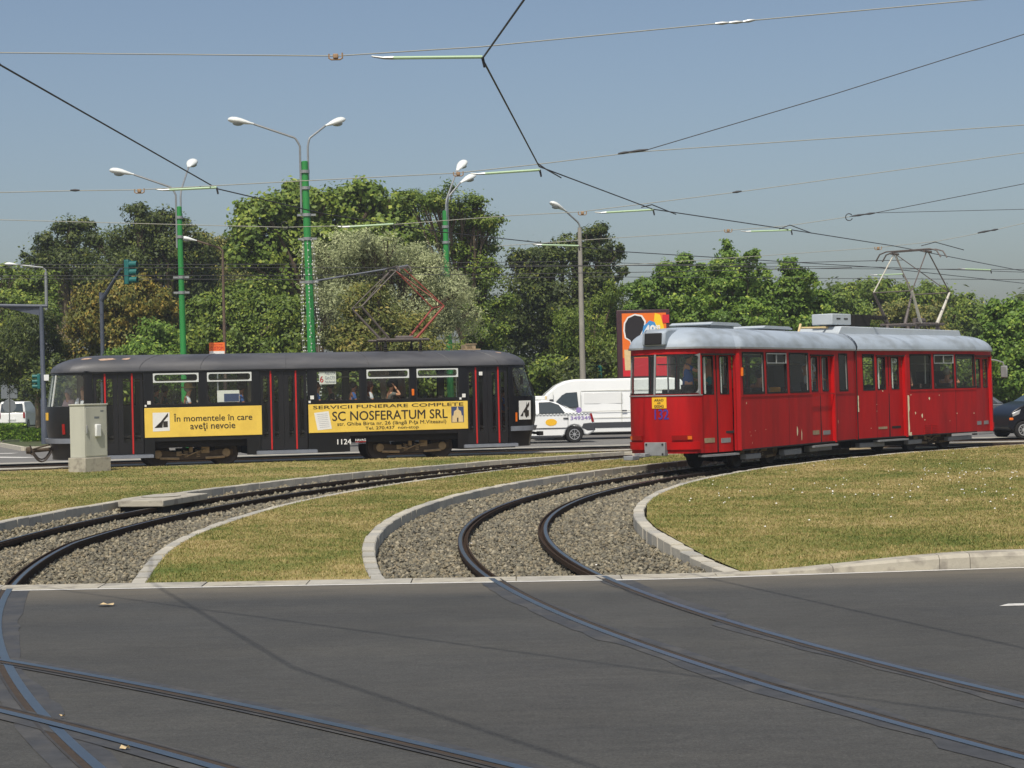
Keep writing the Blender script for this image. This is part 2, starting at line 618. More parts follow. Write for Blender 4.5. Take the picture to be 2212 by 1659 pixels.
def sheet(name, P0, P1, z0, z1, m, kind='structure', n=1, zf=None, parent=None):
    """Quad strip between two polylines, n cells across."""
    V, F = [], []
    for i in range(len(P0)):
        for j in range(n + 1):
            t = j / n
            x = P0[i][0] + (P1[i][0] - P0[i][0]) * t
            y = P0[i][1] + (P1[i][1] - P0[i][1]) * t
            V.append((x, y, zf(x, y) if zf else z0 + (z1 - z0) * t))
    for i in range(len(P0) - 1):
        for j in range(n):
            a = i * (n + 1) + j
            F.append((a, a + 1, a + n + 2, a + n + 1))
    me = bpy.data.meshes.new(name)
    me.from_pydata(V, [], F)
    bm = bmesh.new(); bm.from_mesh(me)
    bmesh.ops.recalc_face_normals(bm, faces=bm.faces)
    if sum(f.normal.z for f in bm.faces) < 0:
        bmesh.ops.reverse_faces(bm, faces=bm.faces)
    bm.to_mesh(me); bm.free()
    me.shade_smooth()
    o = link(name, me, m, parent)
    if kind: o['kind'] = kind
    return o

xs = np.linspace(-45, 45, 46)
road = sheet('road', [(x, -20) for x in xs], [(x, kerb_line(x)) for x in xs], 0, 0, 'asphalt', n=6)
sheet('verge_line', [(x, kerb_line(x) - .085) for x in np.linspace(-14, 24, 60)], [(x, kerb_line(x) - .01) for x in np.linspace(-14, 24, 60)], .004, .004, 'line_white')
MB().poly([(3.84, 14.76, .004), (7.0, 14.86, .004), (7.0, 14.99, .004), (3.95, 14.9, .004)]).build('lane_marking', 'line_white')['kind'] = 'structure'

# flush concrete strip between the road and the track beds, cast in lengths
strip = empty('concrete_strip', (0, 17.6, 0), label='flush concrete edging strip between the asphalt and the gravel track beds', cat='edging')
rng = random.Random(4)
for i in range(-12, 4):
    x0, x1 = i * 1.0 + .006, i * 1.0 + .994
    dz = rng.uniform(-.003, .003)
    b = MB().add([(x0, kerb_line(x0) - 17.6, -.2), (x1, kerb_line(x1) - 17.6, -.2), (x1, kerb_line(x1) + STRIP - 17.6, -.2), (x0, kerb_line(x0) + STRIP - 17.6, -.2),
                  (x0, kerb_line(x0) - 17.6, .006 + dz), (x1, kerb_line(x1) - 17.6, .006 + dz), (x1, kerb_line(x1) + STRIP - 17.6, .012 + dz), (x0, kerb_line(x0) + STRIP - 17.6, .012 + dz)],
                 [(0, 3, 2, 1), (4, 5, 6, 7), (0, 1, 5, 4), (1, 2, 6, 5), (2, 3, 7, 6), (3, 0, 4, 7)])
    b.build('slab', ['concrete', 'cast_concrete'][i % 2], strip)

# raised kerb that rises out of the strip on the right
rk = empty('raised_kerb', (3, 17.7, 0), label='pale concrete kerb rising along the road edge below the right-hand lawn', cat='kerb')
def ramp(x): return .012 + .135 * smooth(1.9, 4.6, x)
edges = [1.9, 3.02, 4.06, 4.36] + [4.36 + k for k in range(1, 18)]
for k in range(len(edges) - 1):
    x0, x1 = edges[k] + .003, edges[k + 1] - .003
    n = 4
    b = MB()
    V, F = [], []
    for j in range(n + 1):
        x = x0 + (x1 - x0) * j / n
        y0, y1, h = kerb_line(x) + .02, kerb_line(x) + .25, ramp(x)
        V += [(x - 3, y0 - 17.7, -.1), (x - 3, y0 + .01 - 17.7, h * .75), (x - 3, y0 + .05 - 17.7, h), (x - 3, y1 - 17.7, h + .005), (x - 3, y1 - 17.7, -.1)]
    for j in range(n):
        for q in range(4):
            a = j * 5 + q
            F.append((a, a + 5, a + 6, a + 1))
    F += [(0, 1, 2, 3, 4), tuple(n * 5 + q for q in (4, 3, 2, 1, 0))]
    b.add(V, F).build('kerb_stone', 'cast_concrete', rk, fix=True)

def kerb_top(x, y):
    return .014 + .072 * smooth(kerb_line(x) + STRIP, kerb_line(x) + STRIP + 3.0, y)
# kerbs that follow the curves, one stone after another
def curved_kerb(name, label, rf, th0, th1, flip, length=.5):
    mid = polar(rf((th0 + th1) / 2), (th0 + th1) / 2)
    root = empty(name, (mid[0], mid[1], 0), label=label, cat='kerb')
    rg = random.Random(hash(label) % 1000 + 3)
    th = th0
    while th < th1:
        r = rf(th)
        dth = length / r
        g = .006 / r
        h = kerb_top(*polar(r, th)) + rg.uniform(-.006, .006)
        V = []
        for a in (th + g, th + dth - g):
            rr = rf(a) + rg.uniform(-.007, .007)
            for (q, z) in ((0, -.25), (0, h - .012), (.012, h), (.138, h), (.15, h - .012), (.15, -.25)):
                x, y = polar(rr + (q if flip > 0 else -q), a)
                V.append((x - mid[0], y - mid[1], z))
        F = [(i, i + 1, i + 7, i + 6) for i in range(5)] + [(0, 1, 2, 3, 4, 5), (11, 10, 9, 8, 7, 6)]
        MB().add(V, F).build('kerb_stone', rg.choice(['kerbstone', 'kerbstone', 'kerbstone_b', 'kerbstone_c']), root, fix=True)
        th += dth
    return root
TH1 = R(62)
curved_kerb('track_kerb', 'curved kerb of grey stones on the inner side of the right-hand track', lambda t: R_K1I, th_at_road(R_K1I), R(58), -1)
curved_kerb('track_kerb', 'curved kerb of grey stones between the middle lawn and the right-hand track', lambda t: R_K1O, th_at_road(R_K1O), R(44), 1)
curved_kerb('track_kerb', 'low curved kerb of grey stones between the middle lawn and the left-hand track', lambda t: R_K2I, th_at_road(R_K2I), R(40), -1)
curved_kerb('track_kerb', 'curved kerb of grey stones between the left-hand track and the far lawn', rK2O, th_at_road(43.0), R(39), 1)

# ballast beds
def bed(name, ra, rb, th1, z=-.115):
    ths = np.linspace(min(th_at_road(ra(-.17)), th_at_road(rb(-.17))) - .012, th1, 60)
    rg = np.random.default_rng(5)
    P0 = [polar(ra(t), t) for t in ths]; P1 = [polar(rb(t), t) for t in ths]
    return sheet(name, P0, P1, 0, 0, 'ballast_bed', n=8, zf=lambda x, y: z + .012 * math.sin(x * 3.1 + y * 1.7))
bed('track_bed', lambda t: R_K1I, lambda t: R_K1O, R(62))
bed('track_bed', lambda t: R_K2I, rK2O, R(46))

def stones(name, label, ra, rb, th1, seed, dens):
    rg = np.random.default_rng(seed)
    th0 = th_at_road(ra(-.17)) - .01
    cand = int(dens * 3.2 * 37 * (th1 - th0))
    th = rg.uniform(th0, th1, cand)
    q = rg.uniform(0, 1, cand)
    a = np.array([ra(t) for t in th]) + .03
    b = np.array([rb(t) for t in th]) - .03
    r = a + q * (b - a)
    X = CX - r * np.cos(th); Y = CY + r * np.sin(th)
    keep = rg.uniform(0, 1, cand) < np.clip((20.0 / Y) ** 1.6, 0, 1)
    keep &= Y > np.array([kerb_line(x) for x in X]) + STRIP + .02
    X, Y, q = X[keep], Y[keep], q[keep]
    n = len(X)
    zst = -.112 + .05 * np.clip(1 - np.minimum(q, 1 - q) / .16, 0, 1)
    sz = (.013 + .028 * rg.uniform(0, 1, n) ** 1.5) * np.clip(Y / 22, 1, 2.0)
    base = np.array([(1, 0, 0), (0, 1, 0), (-1, 0, 0), (0, -1, 0), (0, 0, 1), (0, 0, -1)], float)
    fac = np.array([(0, 1, 4), (1, 2, 4), (2, 3, 4), (3, 0, 4), (1, 0, 5), (2, 1, 5), (3, 2, 5), (0, 3, 5)])
    V = base[None] * rg.uniform(.55, 1.35, (n, 6, 1)) * sz[:, None, None] * np.stack([rg.uniform(.8, 1.4, n), rg.uniform(.7, 1.1, n), rg.uniform(.5, .8, n)], 1)[:, None, :]
    V += rg.normal(0, .18, (n, 6, 3)) * sz[:, None, None]
    an, t2 = rg.uniform(0, 6.28, n), rg.normal(0, .5, n)
    c, s = np.cos(an), np.sin(an)
    x = V[..., 0] * c[:, None] - V[..., 1] * s[:, None]
    y = V[..., 0] * s[:, None] + V[..., 1] * c[:, None]
    z = V[..., 2] + x * np.sin(t2)[:, None] * .6
    V = np.stack([x + X[:, None], y + Y[:, None], z + zst[:, None] + rg.uniform(-.01, .022, n)[:, None]], -1)
    F = (fac[None] + (np.arange(n) * 6)[:, None, None]).reshape(-1, 3)
    o = link(name, np_mesh(name, V.reshape(-1, 3), F, np.repeat(rg.uniform(0, 1, n), 8)), 'stones')
    return tag(o, label, 'gravel', kind='stuff')
stones('gravel', 'crushed grey and tan stone bedding the right-hand track', lambda t: R_K1I, lambda t: R_K1O, R(42), 11, 760)
stones('gravel', 'crushed grey and tan stone bedding the left-hand track', lambda t: R_K2I, rK2O, R(40), 12, 660)

# rails: standing on the ballast first, sunk in the asphalt after the strip
def sweep(prof, rf, th0, th1, closed=True, step=.35, z=0.):
    n = max(2, int(abs(th1 - th0) * 38 / step))
    b = MB()
    k = len(prof)
    V, F = [], []
    for i in range(n + 1):
        t = th0 + (th1 - th0) * i / n
        for (q, h) in prof:
            x, y = polar(rf(t) + q, t)
            V.append((x, y, h + z))
    for i in range(n):
        for j in range(k if closed else k - 1):
            j2 = (j + 1) % k
            F.append((i * k + j, i * k + j2, (i + 1) * k + j2, (i + 1) * k + j))
    if closed:
        F += [tuple(range(k)), tuple(n * k + j for j in range(k))[::-1]]
    return b.add(V, F)

def ragged_band(rf, th0, th1, seed, z=.0035, lo=.075, hi=.2):
    """Patched sealing strip with uneven edges."""
    rg = random.Random(seed)
    n = max(4, int(abs(th1 - th0) * 38 / .22))
    a, c = .13, .12
    V = []
    for i in range(n + 1):
        t = th0 + (th1 - th0) * i / n
        a = min(hi, max(lo, a + rg.uniform(-.025, .025))); c = min(hi, max(lo, c + rg.uniform(-.025, .025)))
        if rg.random() < .04: a = rg.uniform(lo, hi)
        if rg.random() < .04: c = rg.uniform(lo, hi)
        for q in (-a, c):
            x, y = polar(rf(t) + q, t)
            V.append((x, y, z))
    return MB().add(V, [(2 * i, 2 * i + 1, 2 * i + 3, 2 * i + 2) for i in range(n)])

def rail(parent, rf, th0, th1, side):
    """side=+1: running edge towards the centre of the curve has the groove at smaller radius."""
    s = side
    tr = min(th_at_road(rf(-.17)), th1)
    # web, foot and lip on the ballast
    prof = [(-.075 * s, -.17), (.075 * s, -.17), (.075 * s, -.15), (.02 * s, -.13), (.02 * s, -.045), (.036 * s, -.035), (.036 * s, .0), (-.03 * s, .0),
            (-.034 * s, -.03), (-.066 * s, -.03), (-.07 * s, -.002), (-.09 * s, -.002), (-.092 * s, -.05), (-.02 * s, -.07), (-.02 * s, -.13), (-.075 * s, -.15)]
    w = sweep(prof, rf, tr - .004, th1)
    o = w.build('rail', 'rail_side', parent, fix=True)
    # polished running surface
    sweep([(-.016 * s, .002), (.026 * s, .002)], rf, tr - .004, th1, closed=False).build('running_surface', 'rail_top', o)
    # in the road
    if th0 < tr:
        e = ragged_band(rf, th0, tr - .012, int(rf(0.) * 100)).build('sealing_band', 'seal', o, fix=True)
        sweep([(.03 * s, .004), (.03 * s, .009), (-.028 * s, .009), (-.028 * s, .004)], rf, th0, tr, closed=False).build('street_running_surface', 'rail_top', o)
        sweep([(-.028 * s, .0055), (-.07 * s, .0055)], rf, th0, tr, closed=False).build('groove', 'rail_groove', o)
        sweep([(-.07 * s, .004), (-.07 * s, .0085), (-.086 * s, .0085), (-.086 * s, .004)], rf, th0, tr, closed=False).build('groove_lip', 'rail_lip', o)
    return o

def track(label, rfi, rfo, th0, th1, loc):
    root = empty('tram_track', (0, 0, 0), label=label, cat='tram track')
    rail(root, rfi, th0, th1, -1)
    rail(root, rfo, th0, th1, 1)
    ths = th_at_road(rfi(-.17)) + .03
    while ths < th1:
        ri, ro = rfi(ths), rfo(ths)
        V = []
        for a in (ths - .0022, ths + .0022):
            for (rr, z) in ((ri - .28, -.2), (ro + .28, -.2), (ro + .28, -.128), (ri - .28, -.128)):
                x, y = polar(rr, a)
                V.append((x, y, z))
        MB().add(V, [(0, 1, 2, 3), (7, 6, 5, 4), (0, 4, 5, 1), (1, 5, 6, 2), (2, 6, 7, 3), (3, 7, 4, 0)]).build('sleeper', 'sleeper', root)
        ths += .75 / 36
    return root
track('right-hand curved tram track under the red tram, running out over the asphalt', lambda t: R_A, lambda t: R_B, R(-42), R(60), None)
track('left-hand curved tram track passing below the black tram and the grey cabinet', rD, rC, R(-26), R(39.5), None)

# third track crossing the lower left corner, embedded in the asphalt
def street_track():
    root = empty('tram_track', (-1.5, 10, 0), label='straight embedded rails crossing the left-hand track in the near asphalt', cat='tram track')
    def line(P, side):
        P = [Vector((p[0] + 1.5, p[1] - 10, 0)) for p in P]
        def band(q0, q1, z, nm, m, par):
            V, F = [], []
            for i, p in enumerate(P):
                t = (P[min(i + 1, len(P) - 1)] - P[max(i - 1, 0)]).normalized()
                nn = Vector((-t.y, t.x, 0))
                V += [tuple(p + nn * q0 + Vector((0, 0, z))), tuple(p + nn * q1 + Vector((0, 0, z)))]
            F = [(2 * i, 2 * i + 2, 2 * i + 3, 2 * i + 1) for i in range(len(P) - 1)]
            return MB().add(V, F).build(nm, m, par, fix=True)
        o = band(-.03, .03, .0135, 'rail', 'rail_top', root)
        band(-.03 * side, -.075 * side, .0105, 'groove', 'rail_groove', o)
        band(-.075 * side, -.09 * side, .0125, 'groove_lip', 'rail_lip', o)
        band(-.12, .12, .007, 'sealing_band', 'seal', o)
    def arc(c, r, x0, x1, n=24):
        return [(x, c[1] + math.sqrt(max(0, r * r - (x - c[0]) ** 2))) for x in np.linspace(x0, x1, n)]
    line(arc((-31.92, -15.63), 40.2, -3.62, 3.2), 1)
    line(arc((-31.92, -15.63), 39.14, -6.5, 2.2), -1)
street_track()

# ------------------------------------------------------------------ lawns
def zl(x, y):
    e = kerb_line(x) + STRIP
    z = kerb_top(x, y) - .004
    if x > 1.7:
        z = max(z, (ramp(x) - .004) * (1 - smooth(e + .4, e + 4.0, y)) + .08 * smooth(e + .4, e + 4.0, y))
    return z + .006 * math.sin(x * 1.3) * math.sin(y * .9)

lawn_areas = []
def lawn(name, label, P0, P1, n, tri_den, seed, daisies=0):
    base = sheet(name, P0, P1, 0, 0, 'sod', n=n, zf=zl)
    rg = np.random.default_rng(seed)
    P0, P1 = np.array(P0), np.array(P1)
    # sample blades per cell in proportion to area, thinning with distance
    seg = len(P0) - 1
    pts = []
    for i in range(seg):
        A, B, C, D = P0[i], P0[i + 1], P1[i + 1], P1[i]
        area = .5 * abs(np.cross(C - A, D - B))
        ymid = (A[1] + B[1] + C[1] + D[1]) / 4
        k = int(area * tri_den)
        u, v = rg.uniform(0, 1, k), rg.uniform(0, 1, k)
        p = (A[None] * ((1 - u) * (1 - v))[:, None] + B[None] * (u * (1 - v))[:, None] + C[None] * (u * v)[:, None] + D[None] * ((1 - u) * v)[:, None])
        pts.append(p)
    P = np.concatenate(pts)
    vis = np.abs(P[:, 0]) < P[:, 1] * .40 + 1.0
    keep = vis & (rg.uniform(0, 1, len(P)) < np.clip((20.0 / P[:, 1]) ** 1.7, 0, 1))
    P = P[keep]
    n_ = len(P)
    Z = np.array([zl(x, y) for x, y in P])
    far_ = np.clip(P[:, 1] / 20, 1, 2.6)
    hgt = rg.uniform(.008, .028, n_) * np.where(rg.uniform(0, 1, n_) < .05, 1.7, 1)
    wid = rg.uniform(.004, .008, n_) * far_
    an = rg.uniform(0, math.pi, n_)
    lean = rg.normal(0, .7, (n_, 2)) * hgt[:, None]
    dx, dy = np.cos(an) * wid, np.sin(an) * wid
    V = np.empty((n_, 3, 3))
    V[:, 0] = np.stack([P[:, 0] - dx, P[:, 1] - dy, Z - .004], 1)
    V[:, 1] = np.stack([P[:, 0] + dx, P[:, 1] + dy, Z - .004], 1)
    V[:, 2] = np.stack([P[:, 0] + lean[:, 0], P[:, 1] + lean[:, 1], Z + hgt], 1)
    F = np.arange(n_ * 3).reshape(-1, 3)
    o = link('grass', np_mesh('grass', V.reshape(-1, 3), F, rg.uniform(0, 1, n_)), 'blades')
    tag(o, label, 'grass', kind='stuff')
    if daisies:
        k = daisies
        cl = rg.integers(0, 9, k)
        cen = np.stack([rg.uniform(4, 9, 9), rg.uniform(27, 40, 9)], 1)
        cen[:, 0] = cen[:, 1] * rg.uniform(.1, .26, 9)
        Q = np.where((rg.uniform(0, 1, k) < .55)[:, None], cen[cl] + rg.normal(0, 1, (k, 2)) * np.array([.5, 1.3]), np.stack([rg.uniform(3, 12, k), rg.uniform(22, 44, k)], 1))
        okq = np.array([(math.hypot(CX - x, CY - y) < R_K1I - .5) and y > 21 for x, y in Q])
        Q = Q[okq]
        b = MB()
        for x, y in Q:
            b.lathe([(rg.uniform(.008, .017), 0), (.004, .012)], (x, y, zl(x, y) + rg.uniform(.02, .035)), n=6)
        d = b.build('daisy_flowers', 'paper')
        tag(d, 'tiny white flowers dotted over the right-hand lawn', 'flowers', kind='stuff')
    return base
t0, t1 = max(th_at_road(R_K1O + .15), th_at_road(R_K2I - .15)), R(43)
ths = np.linspace(th_at_road(R_K1O + .15) - .0, t1, 90)
def mid_out(t):
    r = R_K2I - .15
    x, y = polar(r, t)
    return (x, y)
P0, P1 = [], []
for t in np.linspace(th_at_road(R_K1O + .15), t1, 90):
    P0.append(polar(R_K1O + .15, t))
    tt = max(t, th_at_road(R_K2I - .15))
    P1.append(polar(R_K2I - .15, tt))
lawn('middle_lawn', 'dry mown grass on the middle lawn between the two curved tracks', P0, P1, 10, 2000, 21)
P0, P1 = [], []
for x in np.linspace(1.735, 26, 110):
    dx = CX - x
    rr = R_K1I - .155
    h = math.sqrt(max(0., rr * rr - dx * dx))
    P0.append((x, max(kerb_line(x) + (STRIP if x < 1.95 else .25), CY - h)))
    P1.append((x, CY + h))
lawn('right_lawn', 'dry mown grass on the right-hand lawn below the red tram', P0, P1, 60, 2000, 22, daisies=170)
P0, P1 = [], []
far_edge = [(-52, y) for y in np.linspace(18.2, 34, 14)] + [far(-44 + i * (13.6 + 44) / 79, -1.36) for i in range(80)]
for (fx, fy) in far_edge:
    dx, dy = CX - fx, CY - fy
    L = math.hypot(dx, dy)
    th = math.atan2(fy - CY, CX - fx)
    rk2 = rK2O(th) + .15
    if L < rk2: rk2 = L - .01
    P0.append((CX - dx / L * rk2, max(CY - dy / L * rk2, kerb_line(-6) + STRIP))); P1.append((fx, fy))
lawn('far_lawn', 'dry grass strip between the left-hand track and the black tram', P0, P1, 24, 1100, 23)

# ------------------------------------------------------------------ far tracks and the road behind
def far_strip(name, v0, v1, z, m, s0=-40, s1=32, kind='structure'):
    ss = np.arange(s0, s1 + .1, 1.0)
    return sheet(name, [far(s, v0) for s in ss], [far(s, v1) for s in ss], z, z, m, n=2)
fk = empty('far_kerb', (FO.x, FO.y, 0), label='row of pale kerb stones along the near side of the black tram track', cat='kerb')
for i in range(-14, 17):
    V = []
    for s in (i + .01, i + .99):
        for (v, z) in ((-1.34, -.1), (-1.34, .055), (-1.32, .07), (-1.02, .07), (-1.0, .055), (-1.0, -.1)):
            x, y = far(s, v)
            V.append((x - FO.x, y - FO.y, z))
    MB().add(V, [(q, q + 1, q + 7, q + 6) for q in range(5)] + [(0, 1, 2, 3, 4, 5), (11, 10, 9, 8, 7, 6)]).build('kerb_stone', 'kerbstone_c', fk, fix=True)
far_strip('far_track_bed', -1.05, 1.95, -.035, 'track_dirt')
far_strip('far_walkway', 1.9, 2.95, .012, 'concrete')
far_strip('far_track_bed', 2.9, 5.85, -.035, 'track_dirt')
far_strip('far_walkway', 5.8, 6.9, .03, 'concrete')
def far_track(label, va, vb):
    root = empty('tram_track', (FO.x, FO.y, 0), label=label, cat='tram track')
    for v in (va, vb):
        ss = np.arange(-40, 30, 1.0)
        V, F = [], []
        prof = [(-.035, -.1), (-.035, .0), (.035, .0), (.035, -.1)]
        for s in ss:
            for q, z in prof:
                x, y = far(s, v + q)
                V.append((x - FO.x, y - FO.y, z))
        F = [(i * 4 + j, i * 4 + j + 1, i * 4 + j + 5, i * 4 + j + 4) for i in range(len(ss) - 1) for j in range(3)]
        o = MB().add(V, F).build('rail', 'rail_side', root, fix=True)
        V = []
        for s in ss:
            for q in (-.03, .03):
                x, y = far(s, v + q)
                V.append((x - FO.x, y - FO.y, .003))
        MB().add(V, [(2 * i, 2 * i + 2, 2 * i + 3, 2 * i + 1) for i in range(len(ss) - 1)]).build('running_surface', 'rail_top', o, fix=True)
far_track('straight far tram track carrying the black tram', .6, 1.6)
far_track('farther tram track behind the black tram', 3.75, 4.75)
far_strip('far_road', 6.9, 60, -.02, 'asphalt_far', -80, 60)
park_poly = [(-18.2, 69.0), (-21.3, 77), (-27, 100), (-60, 180), (-60, 260), (160, 260), (160, 96), (40, 82), (16, 75), (0, 74.5), (-12, 71.5)]
MB().prismz(park_poly, -.2, .1).build('park_ground', 'park_soil')['kind'] = 'structure'
pk = empty('park_kerb', (0, 74, 0), label='pale kerb along the edge of the park across the far road', cat='kerb')
pl_ = [(-21.3, 77), (-18.2, 69.0), (-12, 71.5), (0, 74.5), (16, 75), (40, 82)]
for (a, b) in zip(pl_[:-1], pl_[1:]):
    a, b = Vector((*a, 0)), Vector((*b, 0))
    n = int((b - a).length / 1.5)
    t = (b - a).normalized(); nn = Vector((t.y, -t.x, 0))
    for k in range(n):
        p, q = a + (b - a) * (k / n) + t * .01, a + (b - a) * ((k + 1) / n) - t * .01
        V = [p + nn * .14, q + nn * .14, q - nn * .02, p - nn * .02]
        V = [(v.x, v.y - 74, z) for z in (-.1, .13) for v in V]
        MB().add(V, [(0, 3, 2, 1), (4, 5, 6, 7), (0, 1, 5, 4), (1, 2, 6, 5), (2, 3, 7, 6), (3, 0, 4, 7)]).build('kerb_stone', 'kerbstone_c', pk, fix=True)
for P in ([(-19.6, 66.6), (-17.6, 66.0), (-17.7, 65.3), (-19.8, 65.9)], [(-18.0, 62.6), (-15.3, 60.3), (-15.9, 59.9), (-18.6, 61.9)]):
    MB().poly([(x, y, -.012) for x, y in P]).build('crossing_marking', 'line_white', )['kind'] = 'structure'
# ------------------------------------------------------------------ tram materials
mat('black_paint', (19, 19, 21), .34, var=.25, vscale=2.2, stretch=(1, 1, .4), col2=(29, 28, 29), c2scale=1.4, spec=.45)
mat('black_roof', (70, 71, 75), .5, var=.18, vscale=1.6, stretch=(.6, 1, 3), col2=(84, 84, 86), c2scale=.9, c2lo=.45, c2hi=.6)
mat('roof_patch', (178, 150, 128), .7, var=.2, vscale=12)
mat('door_black', (27, 26, 28), .4, var=.2, vscale=3)
mat('rubber', (16, 16, 17), .8)
mat('red_seal', (186, 30, 28), .5, var=.12, vscale=6)
mat('vent_white', (206, 210, 208), .45, var=.05, vscale=4)
mat('step_grey', (118, 124, 134), .55, var=.15, vscale=5)
mat('yellow_sign', (232, 198, 84), .5, var=.05, vscale=2, col2=(224, 190, 80), c2scale=3)
mat('ink', (44, 38, 30), .6)
mat('white_vinyl', (226, 226, 222), .5, var=.04, vscale=9)
mat('poster_blue', (60, 74, 112), .5)
mat('poster_cream', (214, 190, 140), .6, var=.1, vscale=9)
mat('bogie_dirt', (76, 65, 51), .9, var=.3, vscale=8, bump=.4, bscale=50)
mat('bogie_pale', (150, 132, 104), .85, var=.25, vscale=9)
mat('wheel_steel', (58, 50, 43), .7, var=.3, vscale=8)
mat('chassis', (26, 24, 22), .9, var=.2, vscale=5)
mat('interior_dark', (44, 42, 42), .8, var=.15, vscale=4)
mat('interior_panel', (112, 112, 108), .7, var=.1, vscale=3)
mat('seat_dark', (58, 44, 38), .6, var=.1, vscale=4)
mat('seat_orange', (196, 138, 46), .6)
mat('panto_red', (140, 62, 50), .6, var=.2, vscale=10)
mat('panto_dark', (92, 84, 80), .6, var=.2, vscale=10)
mat('panto_pale', (188, 184, 172), .55, var=.15, vscale=10)
mat('red_paint', (182, 14, 15), .5, var=.2, vscale=2.4, stretch=(1, 1, .3), col2=(150, 20, 20), c2scale=2.0, c2lo=.45, c2hi=.68, spec=.22)
mat('red_side', (168, 15, 18), .55, var=.2, vscale=3.2, stretch=(1, 1, .22), col2=(148, 21, 23), c2scale=2.2, c2lo=.45, c2hi=.72, spec=.22)
mat('silver_roof', (160, 171, 182), .55, var=.09, vscale=1.3, stretch=(1, 1, 2), col2=(138, 146, 152), c2scale=1.6, c2lo=.46, c2hi=.68, spec=.35)
mat('silver_box', (176, 184, 190), .45, var=.06, vscale=2)
mat('chip_cream', (222, 212, 176), .8, var=.12, vscale=14)
mat('grey_metal', (132, 134, 134), .5, var=.15, vscale=6)
mat('alu', (178, 180, 178), .35, metal=.6, var=.1, vscale=6)
mat('tail_red', (140, 18, 16), .25)
mat('tail_amber', (224, 112, 28), .3)
mat('plate_yellow', (236, 184, 40), .5)
mat('violet_ink', (62, 48, 142), .5)
mat('red_ink', (188, 32, 36), .5)
mat_glass('tram_glass', (.92, .95, .92), .0, .008)
mat_glass('clear_glass', (.84, .87, .86), .04, .03)
mat_glass('dirty_glass', (.9, .93, .92), .0, .015)

